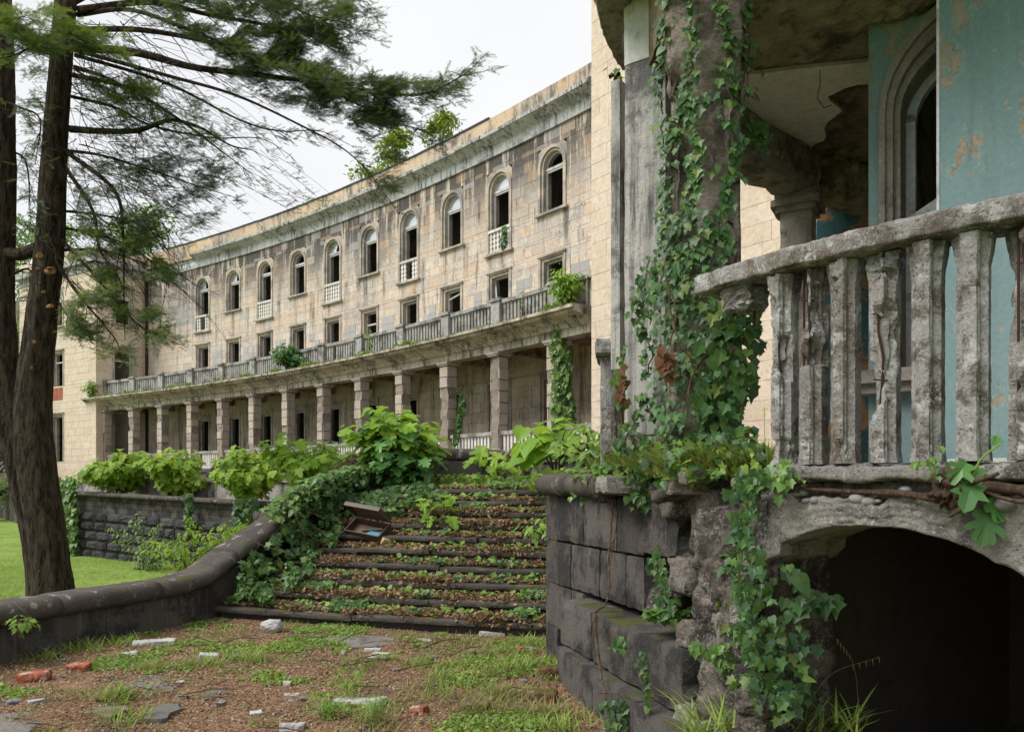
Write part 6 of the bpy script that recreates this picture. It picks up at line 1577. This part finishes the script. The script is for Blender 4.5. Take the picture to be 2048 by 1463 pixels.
mb = MB(); mb.tube(resample([RG(49.3, RL + .12, 0), W(1960, 920, 3.0), W(2000, 888, 3.0)], .03), .004, 5); mb.build('stem', M_weed, fs_)
for (a, z, n_) in ((36.5, .08, 9), (35.3, .05, 12), (47.3, .09, 6)):
    r_ = empty('ivy', ['ivy sprig at the foot of the leftmost baluster', 'ivy tuft beside the slab edge left of the balusters', 'small sprig on the slab edge between the middle balusters'][[36.5, 35.3, 47.3].index(a)], 'ivy')
    loc = np.array(RG(a, RL + .13, z)) + rng.normal(size=(n_ * 2, 3)) * np.array([.05, .03, .04]); leaves_at(r_, 'ivy', IVY, loc, np.tile([[-.3, -1, .5]], (n_ * 2, 1)), np.tile([[0, 0, -1.]], (n_ * 2, 1)), .05, M_ivy_lit, n_ * 2)
# small leafy tuft hanging from the near left wall, sprig on the broken cornice
shrub('wall_sprig', 'yellow green sprig growing out of the low parapet at the picture left edge', 'plant', W(48, 1262, 6.9), .16, .14, 5, 34, 'ivy', IVY, .075, M_weed, 34)
shrub('cornice_sprig', 'tiny green sprig on the broken loggia cornice', 'plant', W(1232, 155, 6.0), .05, .06, 3, 8, 'ivy', IVY, .06, M_weed, 8)
# ------------------------------------------------------------------ leaf litter and ground cover
def court_ok(x, y): return (x > -4.62 + (y - 7.0) * .43) & (x < .42 + np.maximum(0, 6.4 - y) * .27)
def scatter_court(n, x0=-6, x1=2.2, y0=4.2, y1=9.6):
    p = rng.random((n, 2)) * np.array([x1 - x0, y1 - y0]) + np.array([x0, y0]); lim = 9.18 - .326 * (p[:, 0] + 2.93) - .02
    return p[court_ok(p[:, 0], p[:, 1]) & (p[:, 1] < lim)]
def nz2(p, f, o=0.0): return np.array([noise.noise(Vector((x * f + o, y * f, o))) for x, y in p])
gz = lambda p: np.array([.03 * fbm(Vector((x, y, 0)) * 1.1) for x, y in p])
def flat_cloud(name, tmpl, p, z, size, mat, up=1.0, jit=.5, lift=.0):
    n = len(p); loc = np.column_stack([p, z + lift + rng.random(n) * .012]); nr = np.tile([[0, 0, up]], (n, 1)) + rand_unit(n) * jit; tip = rand_unit(n) * np.array([1, 1, .2])
    cloud(name, tmpl, frames(nr, tip), loc, size * rng.uniform(.5, 1.3, n), rng.random(n), mat)
QUAD = [([(-.3, 0, 0), (.3, 0, .05), (.25, 1, .15), (-.3, .9, 0)], [(0, 1, 2), (0, 2, 3)]), ([(-.15, 0, 0), (.2, 0, .03), (.1, 1, .1), (-.12, 1, 0)], [(0, 1, 2), (0, 2, 3)])]
p = scatter_court(100000); m = nz2(p, 1.3, 3); p = p[m > -.42]; flat_cloud('leaf_litter', QUAD, p, gz(p), .021, M_litter)
p = scatter_court(120000); m = nz2(p, 1.25, 9) + .12 * (p[:, 1] - 7.5) + .35 * (p[:, 0] > -.6) - .1; p = p[(m + .45 * nz2(p, 4.5, 21) > .10)]; flat_cloud('ground_cover', IVY + OVAL, p, gz(p), .030, M_weed, .8, .6, .012)
p = scatter_court(26000); m = nz2(p, 2.1, 17) + .35 * nz2(p, 6.1, 7) + .45 * (p[:, 0] > -.7) + .2 * (p[:, 1] > 8.2); p = p[m > .46]
def grass(name, p, z, size, mat, lean=.5):
    n = len(p); loc = np.column_stack([p, z]); a = rng.uniform(0, 2 * PI, n); tip = np.column_stack([np.cos(a) * lean, np.sin(a) * lean, np.ones(n)]) + rand_unit(n) * .25; nr = np.column_stack([np.cos(a), np.sin(a), -np.full(n, lean)])
    cloud(name, BLADE, frames(nr, tip), loc, size * rng.uniform(.5, 1.3, n), rng.random(n), mat)
grass('grass', p, gz(p) - .005, .10, M_grass, .7)
tufts = [(310, 1340, 260, .17), (510, 1320, 240, .14), (230, 1400, 260, .17), (415, 1330, 200, .14), (170, 1300, 240, .20), (90, 1315, 140, .15), (240, 1290, 200, .17), (730, 1330, 120, .1), (1010, 1390, 420, .22), (960, 1420, 420, .2), (1060, 1290, 320, .15), (1090, 1430, 320, .22), (1120, 1463, 240, .2), (250, 1440, 160, .14), (880, 1360, 160, .12), (1040, 1340, 200, .14)]
P_, Z_ = [], []
for (x, y, n, h) in tufts:
    d = EYE * 1550 / (y - 972); c_ = W(x, y, d); q = np.column_stack([rng.normal(size=n) * .09 + c_.x, rng.normal(size=n) * .09 + c_.y]); P_.append((q[:int(n * .55)], h))
for i, mat_ in enumerate((M_grass, M_drygrass)):
    q = np.concatenate([a for k, (a, h) in enumerate(P_) if (k in (8, 9, 11, 0)) == bool(i)]); grass('grass' if not i else 'dry_grass', q, gz(q), .15, mat_, .9)
q = scatter_court(9000, -1.2, 2.0, 4.5, 8.2); q = q[nz2(q, 1.4, 5) > .02]; grass('dry_grass', q, gz(q), .12, M_drygrass, 1.0)
# feathery weeds in the foreground
for (x, y, h, lab) in ((700, 1405, .34, 'tall feathery green weed in front of the white slab'), (655, 1440, .26, 'feathery green weed at the bottom edge left of the tall one'), (745, 1450, .24, 'low feathery weed at the bottom edge right of the tall one')):
    d = EYE * 1550 / (y - 972); shrub('feathery_weed', lab, 'plant', W(x, y, d), .17, h, 8, 420, 'oval', [([(-.07, 0, 0), (.07, 0, 0), (0, 1, 0)], [(0, 1, 2)])], .045, M_weed, 0, core=.1, stem_r=.003, stem_mat=M_weed)
# steps: litter, ivy and moss on every tread
def tread_points(n, ulo=-.7, uhi=3.6):
    k = rng.integers(0, NST, n); u = rng.uniform(ulo, uhi, n); b = rng.random(n) ** .7 * .30 + .05; return k, u, b
def tread_xyz(k, u, b): return np.array([list(stair_pt(int(a), x, y)[:2]) + [RISE * (a + 1)] for a, x, y in zip(k, u, b)])
k, u, b = tread_points(30000); xyz = tread_xyz(k, u, b); flat_cloud('leaf_litter', QUAD, xyz[:, :2], xyz[:, 2] + b * .10, .045, M_litter, .8, .7, .004)
k, u, b = tread_points(22000); w_ = np.array([noise.noise(Vector((a * 1.5, c * .85, 4))) for a, c in zip(u, k)]) + .30 - .20 * (u + .3) + .10 * (k > 5) + .5 * (u > 3.0); keepout = ~((k > 2) & (k < 8) & (u > -.05) & (u < .85)); m = (w_ > .26) & keepout
xyz = tread_xyz(k[m], u[m], b[m]); n = len(xyz); xyz[:, 2] += rng.random(n) * .07 + b[m] * .15
sel = rng.random(n)
for lo_, hi_, mt_ in ((0, .55, M_ivy), (.55, .85, M_ivy_lit), (.85, 1, M_weed)):
    g_ = (sel >= lo_) & (sel < hi_); c_n = int(g_.sum()); cloud('creeping_ivy', IVY, frames(np.tile([[0, -.5, 1.]], (c_n, 1)) + rand_unit(c_n) * .6, rand_unit(c_n) * np.array([1, 1, .3]) + np.array([0, -.5, -.2])), xyz[g_], .072 * rng.uniform(.45, 1.3, c_n), rng.random(c_n), mt_)
m2 = (rng.random(len(k)) < .10) & keepout; xyz = tread_xyz(k[m2], u[m2], b[m2]); n = len(xyz); xyz[:, 2] += rng.random(n) * .08
cloud('creeping_ivy', IVY + OVAL, frames(np.tile([[0, -.5, 1.]], (n, 1)) + rand_unit(n) * .55, rand_unit(n)), xyz, .07 * rng.uniform(.5, 1.3, n), rng.random(n), M_weed)
for k in range(60):       # fallen twigs on the steps and the yard
    if k < 34: p = stair_pt(random.randint(0, 9), random.uniform(-.6, 3.4), .1); kk = 0; p = p + Vector((0, 0, RISE * (1 + round(((p - ST_O).dot(ST_N) - .1) / GO)) + .03))
    else: p = Vector((random.uniform(-3.4, .1), random.uniform(5, 8), .04))
    a = random.uniform(-.8, .8); L = random.uniform(.15, .5); q = p + Vector((math.cos(a) * L, math.sin(a) * L * .5, random.uniform(0, .12)))
    mb = MB(); mb.tube([p, p.lerp(q, .5) + Vector((0, 0, random.uniform(0, .05))), q], random.uniform(.003, .006), 5); props(mb.build('fallen_twig', M_vine), 'thin dry twig lying among leaf litter and ivy', 'twig', 'dry twigs on the steps and yard')
# drifts of leaves over the nosings and runners of ivy that cross several steps
cu, ck = rng.uniform(-.5, 3.5, 60), rng.integers(0, NST, 60); L_ = []
for a, k_ in zip(cu, ck):
    m_ = int(rng.integers(60, 170)); du, db_ = rng.normal(size=m_) * rng.uniform(.08, .22), rng.normal(size=m_) * .06
    for x, y in zip(du, db_): p = stair_pt(int(k_), a + x, max(-.03, .03 + y)); L_.append((p.x, p.y, RISE * (k_ + 1) + max(0, .05 - x * x * .6 - y * y * 3) * rng.random() - (.07 * rng.random() if y < -.05 else 0)))
L_ = np.array(L_); flat_cloud('leaf_litter', QUAD, L_[:, :2], L_[:, 2], .045, M_litter, .6, .8, .004)
R_ = []
for j in range(20):
    u_, kf = rng.uniform(-.3, 3.3), rng.uniform(2, 9.5); drift = rng.normal() * .12
    for q_ in range(int(rng.integers(40, 90))):
        kf -= .045; u_ += drift * .12 + rng.normal() * .012
        if kf < 0: break
        k_ = int(kf); fr_ = kf - k_; p = stair_pt(k_, u_ + rng.normal() * .05, .02 + .31 * fr_); 
        if -.05 < u_ < .85 and 3 < kf < 7: continue
        R_.append((p.x, p.y, RISE * (k_ + 1) + .015 + rng.random() * .05))
R_ = np.array(R_); n = len(R_)
cloud('creeping_ivy', IVY, frames(np.tile([[0, -.6, 1.]], (n, 1)) + rand_unit(n) * .6, rand_unit(n) * np.array([1, 1, .3]) + np.array([0, -.5, -.2])), R_, .068 * rng.uniform(.45, 1.3, n), rng.random(n), M_ivy)
# growth on the landing and terrace edge
def lz(q): return np.where(np.hypot(q[:, 0] - LC.x, q[:, 1] - LC.y) < RL + .05, EYE + .07, EYE - .05)
def land(n, poly): 
    return in_poly(poly, n)
q = land(5200, [(-1.9, 12.3), (.2, 12.0), (.4, 7.4), (1.2, 5.0), (1.5, 4.6), (2.0, 6.5), (1.6, 10.9), (1.2, 13.9), (-1.9, 13.6)]); grass('grass', q, lz(q), .20, M_grass, .6)
q = land(3600, [(-1.9, 12.3), (.2, 11.8), (.4, 7.4), (1.0, 5.2), (1.4, 5.0), (1.8, 6.5), (1.6, 10.9), (1.2, 13.9), (-1.9, 13.6)]); flat_cloud('ground_cover', IVY + OVAL, q, lz(q) + rng.random(len(q)) * .22, .085, M_weed, .7, .7)
q = land(1500, [(.85, 5.6), (1.15, 4.5), (1.35, 4.4), (1.3, 5.6)]); grass('dry_grass', q, lz(q), .19, M_drygrass, .8)
q = land(900, [(.85, 5.7), (1.1, 4.8), (1.35, 4.7), (1.3, 5.8)]); grass('grass', q, lz(q), .22, M_grass, .6)
q = land(9000, [(-16, 24), (-13.6, 24.4), (-7, 20), (-4.3, 14), (-4.6, 10.6), (-5.5, 10), (-16, 12)]); grass('grass', q, np.full(len(q), LAWN_Z), .16, M_grass, .8)
q = land(12000, [(-9, 15), (-4.8, 10.2), (-5.5, 9), (-14, 14), (-14, 22)]); grass('grass', q, np.full(len(q), LAWN_Z), .12, M_grass, .8)
q = land(600, [(1.25, 4.4), (1.25, 3.9), (2.2, 3.6), (2.3, 4.2)]); grass('grass', q, np.full(len(q), 0.0), .26, M_grass, .9)
x_ = rng.uniform(1190, 1545, 2600); y_ = rng.uniform(925, 955, 2600); l_ = pix(x_, y_, dpt(x_, y_) - rng.random(2600) * .12)
for lo_, hi_, mt_ in ((0, 1500, M_grass), (1500, 2600, M_drygrass)): grass('grass' if lo_ == 0 else 'dry_grass', l_[lo_:hi_, :2], l_[lo_:hi_, 2], .17, mt_, .8)
x_ = rng.uniform(1370, 1720, 520); y_ = rng.uniform(1430, 1500, 520); l_ = pix(x_, y_, rng.uniform(3.75, 4.3, 520)); grass('grass', l_[:, :2], np.maximum(l_[:, 2], .03), .20, M_grass, .9)
q = scatter_court(32000); flat_cloud('leaf_litter', QUAD, q, gz(q), .015, M_palelitter, .8, .6, .006)
# tall seeded grass in the mouth of the vault
for (x, y, dx, h, lab) in ((1720, 1463, -40, .5, 'tall seeding grass stalk nearest the vault jamb'), (1600, 1440, 90, .35, 'long grass blade leaning from the fallen block')):
    r_ = empty('grass_stalk', lab, 'grass'); b0_ = W(x, y, 4.0); tip = b0_ + Vector((dx * .004, -.1, h)); q = resample([b0_, b0_.lerp(tip, .6) + Vector((-dx * .001, 0, h * .1)), tip], .03); mb = MB(); mb.tube(q, [.0016 * (1 - .6 * i / len(q)) for i in range(len(q))], 5); mb.build('stalk', M_grass, r_)
    for j in range(5):
        c_ = q[-1 - j]; mb = MB(); mb.tube([c_, c_ + Vector((.004, 0, -.03))], [.003, .001], 5); mb.build('seed_head', M_drygrass, r_)
# moss and growth along the balcony edge of the wing
n = 5000; s_ = rng.uniform(-1.7, 36.5, n); loc = np3([A(a, -rng.uniform(.45, .95), 5.53) for a in s_]); nr = rand_unit(n) + np.array([0, -.4, .7]); keep = np.array([noise.noise(Vector((a * .9, 0, 7))) for a in s_]) > -.15
cloud('moss', OVAL, frames(nr[keep], rand_unit(keep.sum())), loc[keep], rng.uniform(.05, .14, keep.sum()), rng.random(keep.sum()), M_drygrass)
keep2 = np.array([noise.noise(Vector((a * .7, 3, 7))) for a in s_]) > .15; cloud('ground_cover', OVAL, frames(nr[keep2], rand_unit(keep2.sum()) + np.array([0, 0, 1])), loc[keep2] + np.array([0, 0, .06]), rng.uniform(.08, .2, keep2.sum()), rng.random(keep2.sum()), M_weed)

# ------------------------------------------------------------------ rubble in the yard
def yard(px, py, lift=0.0):
    d = EYE * 1550 / (py - 972); p = W(px, py, d); return p + Vector((0, 0, lift))
items = [
 ('brick', 'red brick with a white plaster face lying near the low parapet', 'brick', 68, 1356, (.24, .11, .07), M_brick, .12, .045),
 ('brick', 'pale worn brick lying beyond the red brick', 'brick', 158, 1336, (.19, .11, .06), M_brick, -.1, .03),
 ('plaster_slab', 'long grey plaster fragment with red brick stains by the parapet', 'rubble', 308, 1290, (.40, .10, .08), M_plaster, .32, .03),
 ('rubble_chunk', 'small pale chunk left of the stained plaster fragment', 'rubble', 258, 1310, (.16, .10, .05), M_plaster, .2, .02),
 ('rubble_chunk', 'white chunk half hidden in a grass tuft', 'rubble', 418, 1316, (.17, .09, .06), M_plaster, .35, .03),
 
 ('plaster_slab', 'flat white plaster slab in the grass before the lowest step', 'rubble', 984, 1270, (.27, .10, .05), M_plaster, .12, .02),
 ('plaster_flake', 'white flake uppermost of three on the bare earth', 'rubble', 745, 1300, (.16, .09, .03), M_plaster, .1, .012),
 ('plaster_flake', 'white flake in the middle of three on the bare earth', 'rubble', 762, 1309, (.17, .07, .03), M_plaster, -.3, .012),
 ('plaster_flake', 'smallest white flake lowest of three on the bare earth', 'rubble', 742, 1316, (.10, .06, .025), M_plaster, .1, .01),
 ('plaster_slab', 'big white slab behind the feathery weed', 'rubble', 722, 1408, (.36, .20, .06), M_plaster, -.18, .035),
 ('brick', 'half brick with white mortar right of the big white slab', 'brick', 838, 1425, (.12, .09, .07), M_brick, -.4, .03),
 ('rubble_chunk', 'grey chunk lying on the lowest step near the plinth', 'rubble', 1063, 1233, (.11, .08, .08), M_plaster, .5, .10),
 ('stone_flake', 'flat tan stone in the weeds right of the bare earth', 'stone', 942, 1306, (.24, .14, .03), M_board, .1, .012),
 ('plaster_flake', 'ochre painted plaster flake in the weeds', 'rubble', 945, 1347, (.20, .09, .02), M_ochre, .35, .02),
 ('mossy_brick', 'upper mossy brown brick stacked against the plinth', 'brick', 1098, 1352, (.17, .13, .085), M_brickdark, .1, .085),
 ('mossy_brick', 'lower broken brown brick beneath the upper one at the plinth', 'brick', 1090, 1400, (.18, .14, .10), M_brickdark, -.2, .04),
 ('rubble_chunk', 'pale chunk at the very bottom edge among dead leaves', 'rubble', 585, 1458, (.16, .08, .06), M_plaster, .1, .03),
 ('rubble_chunk', 'buff chunk on the bare earth left of the feathery weed', 'rubble', 512, 1430, (.08, .06, .04), M_plaster, .4, .02),
 ('rubble_chunk', 'pinkish chunk above the big white slab', 'rubble', 574, 1370, (.06, .05, .045), M_plaster, .1, .02),
 ('stone_flake', 'thin pale flake below the pinkish chunk', 'stone', 584, 1390, (.11, .05, .02), M_plaster, .0, .01),
 ('round_pebble', 'round grey pebble on the earth left of the white slab', 'stone', 582, 1405, (.045, .045, .03), M_pebble, 0, .015),
 ('rubble_chunk', 'white chunk above the three flakes on the bare earth', 'rubble', 850, 1283, (.14, .07, .04), M_plaster, .0, .02),
 ('rubble_chunk', 'reddish chunk in the grass at the right of the yard', 'rubble', 1042, 1300, (.10, .07, .05), M_brick, .8, .03),
 ('stone_flake', 'long buff sliver at the foot of the stairs near the plinth', 'stone', 1035, 1252, (.18, .05, .03), M_board, .1, .02),
]
for (nm, lab, cat, px, py, dims, mat_, yaw, z) in items:
    c_ = yard(px, py); c_.z = z * .5; c = tuple(max(4, int(x / .018)) for x in dims)
    chunk(nm, lab, cat, c_, dims, tuple(min(14, x) for x in c), .16 * min(dims), 14 if max(dims) < .2 else 9, mat_, yaw, random.uniform(-.15, .15), random.uniform(-.12, .12), .07 * min(dims) + .002, smooth=False)
mb = MB(); V, F = grid_box(12, 10, 10); c_ = yard(545, 1262, .06); mb.add([c_ + Vector((u_.x * .125, u_.y * .085, u_.z * .075)) * (1 + .22 * fbm(u_ * 1.6, 4)) for u_ in [Vector(v).normalized() for v in V]], F, .4); props(mb.build('white_stone', M_plaster), 'rounded white stone at the foot of the stairs', 'stone')
n_ = 110
for k in range(n_):
    q = scatter_court(1); 
    if len(q) == 0: continue
    s_ = random.uniform(.008, .028) * (1.5 if random.random() < .1 else 1); mb = MB(); V, F = grid_box(3, 3, 3); R_ = rotz(random.uniform(0, 6)); c_ = Vector((q[0][0], q[0][1], .012 + .03 * fbm(Vector((q[0][0], q[0][1], 0)) * 1.1)))
    mb.add([c_ + R_ @ (Vector((v[0] * 1.5, v[1], v[2] * .5)) * s_ * 2 * (1 + .5 * noise.noise(Vector(v) * 3 + c_ * 9))) for v in V], F, random.random())
    props(mb.build('small_pebble', random.choice([M_plaster, M_pebble, M_pebble, M_board, M_board])), 'small loose stone lying on the littered yard', 'stone', 'small loose stones on the yard')
# stretches of paving that show through the litter: pieces of the yard
for (poly) in ([(185, 1385), (300, 1352), (370, 1362), (345, 1385), (240, 1402), (180, 1400)], [(0, 1432), (60, 1426), (95, 1445), (40, 1475), (-60, 1490), (-70, 1440)], [(628, 1290), (665, 1272), (770, 1274), (800, 1288), (740, 1296), (660, 1298)], [(395, 1392), (440, 1380), (455, 1388), (420, 1400)], [(290, 1425), (340, 1408), (362, 1412), (330, 1440), (295, 1440)], [(165, 1425), (210, 1410), (260, 1420), (215, 1436)]):
    pts = [yard(x, y) for x, y in poly]; mb = MB(); m = len(pts); ctr = sum(pts, Vector()) / m
    ring = []
    for i in range(m):
        for t in (0, .33, .66): p = pts[i].lerp(pts[(i + 1) % m], t); ring.append(p + Vector((random.uniform(-.03, .03), random.uniform(-.03, .03), .014)))
    m = len(ring); mb.add([ctr + Vector((0, 0, .02))] + ring + [p - Vector((0, 0, .06)) for p in ring], [(0, i + 1, (i + 1) % m + 1) for i in range(m)] + [(i + 1, (i + 1) % m + 1, (i + 1) % m + 1 + m, i + 1 + m) for i in range(m)], random.random()); mb.build('paving_slab', M_paving, court)

# ------------------------------------------------------------------ the open suitcase on the stairs
sc = empty('suitcase', 'old brown suitcase lying open on the ivy covered stairs', 'suitcase')
a_, b_, c_, e_ = W(711, 1034, 10.85), W(780, 1047, 10.60), W(687, 1059, 10.70), W(687, 1009, 10.66)
def tray(a, b, c, depth, names, mats, flip=1):
    x = b - a; y = c - a; n_ = x.cross(y).normalized() * flip; t = .014 / x.length; u = .014 / y.length
    Pt = lambda i, j, k: a + x * i + y * j - n_ * k
    mb = MB()
    for (i0, i1, j0, j1) in ((0, t, 0, 1), (1 - t, 1, 0, 1), (t, 1 - t, 0, u), (t, 1 - t, 1 - u, 1)):
        mb.box8([Pt(i0, j0, 0), Pt(i1, j0, 0), Pt(i1, j1, 0), Pt(i0, j1, 0), Pt(i0, j0, depth), Pt(i1, j0, depth), Pt(i1, j1, depth), Pt(i0, j1, depth)])
    mb.box8([Pt(0, 0, depth + .001), Pt(1, 0, depth + .001), Pt(1, 1, depth + .001), Pt(0, 1, depth + .001), Pt(0, 0, depth + .012), Pt(1, 0, depth + .012), Pt(1, 1, depth + .012), Pt(0, 1, depth + .012)])
    shell = mb.build(names[0], mats[0], sc)
    mb = MB(); k = depth - .003; q = [Pt(t * 1.2, u * 1.2, k), Pt(1 - t * 1.2, u * 1.2, k), Pt(1 - t * 1.2, 1 - u * 1.2, k), Pt(t * 1.2, 1 - u * 1.2, k)]
    mb.box8(q + [p + n_ * .004 for p in q]); mb.build(names[1], mats[1], shell); return Pt, n_, shell
Pt, nrm_, base_ = tray(a_, b_, c_, .115, ('base', 'lining'), (M_case, M_caselin), -1 if (b_ - a_).cross(c_ - a_).z < 0 else 1)
vx = (b_ - a_).cross(e_ - a_); tray(a_ + Vector((0, 0, .012)), b_ + Vector((0, 0, .012)), e_, .05, ('lid', 'lid_lining'), (M_case, M_caselid), 1 if vx.z < 0 else -1)
mb = MB(); q = [Pt(.50, .93, .07), Pt(.93, .93, .07), Pt(.93, .45, .095), Pt(.55, .45, .095)]; mb.box8(q + [p + nrm_ * .012 for p in q]); props(mb.build('blue_folder', M_blue), 'blue card folder lying in the open suitcase', 'folder')
mb = MB(); q = [Pt(.25, .45, .09), Pt(.75, .12, .09), Pt(.82, .24, .085), Pt(.32, .58, .085)]; mb.box8(q + [p + nrm_ * .01 for p in q]); props(mb.build('cardboard_strip', M_board), 'strip of buff card inside the open suitcase', 'cardboard')
chunk('brick_shard', 'pinkish shard resting against the right side of the suitcase', 'brick', W(772, 1083, 10.5), (.13, .08, .10), (8, 6, 6), .012, 12, M_ochre, .5, .4, .3, .012)
# yellow flower beside the balusters
r_ = empty('yellow_flower', 'single small yellow flower in front of the leftmost baluster', 'flower'); fc = RG(34.6, RL + .13, .36)
mb = MB(); mb.tube(resample([RG(35, RL + .12, .06), RG(34.8, RL + .14, .2), fc], .03), .0015, 4); mb.build('stalk', M_weed, r_)
for k in range(5):
    a = 2 * PI * k / 5; mb = MB(); mb.add([fc, fc + Vector((math.cos(a) * .012, -.004, math.sin(a) * .012)), fc + Vector((math.cos(a + .6) * .014, -.006, math.sin(a + .6) * .014))], [(0, 1, 2)]); mb.build('petal', M_yellow, r_)
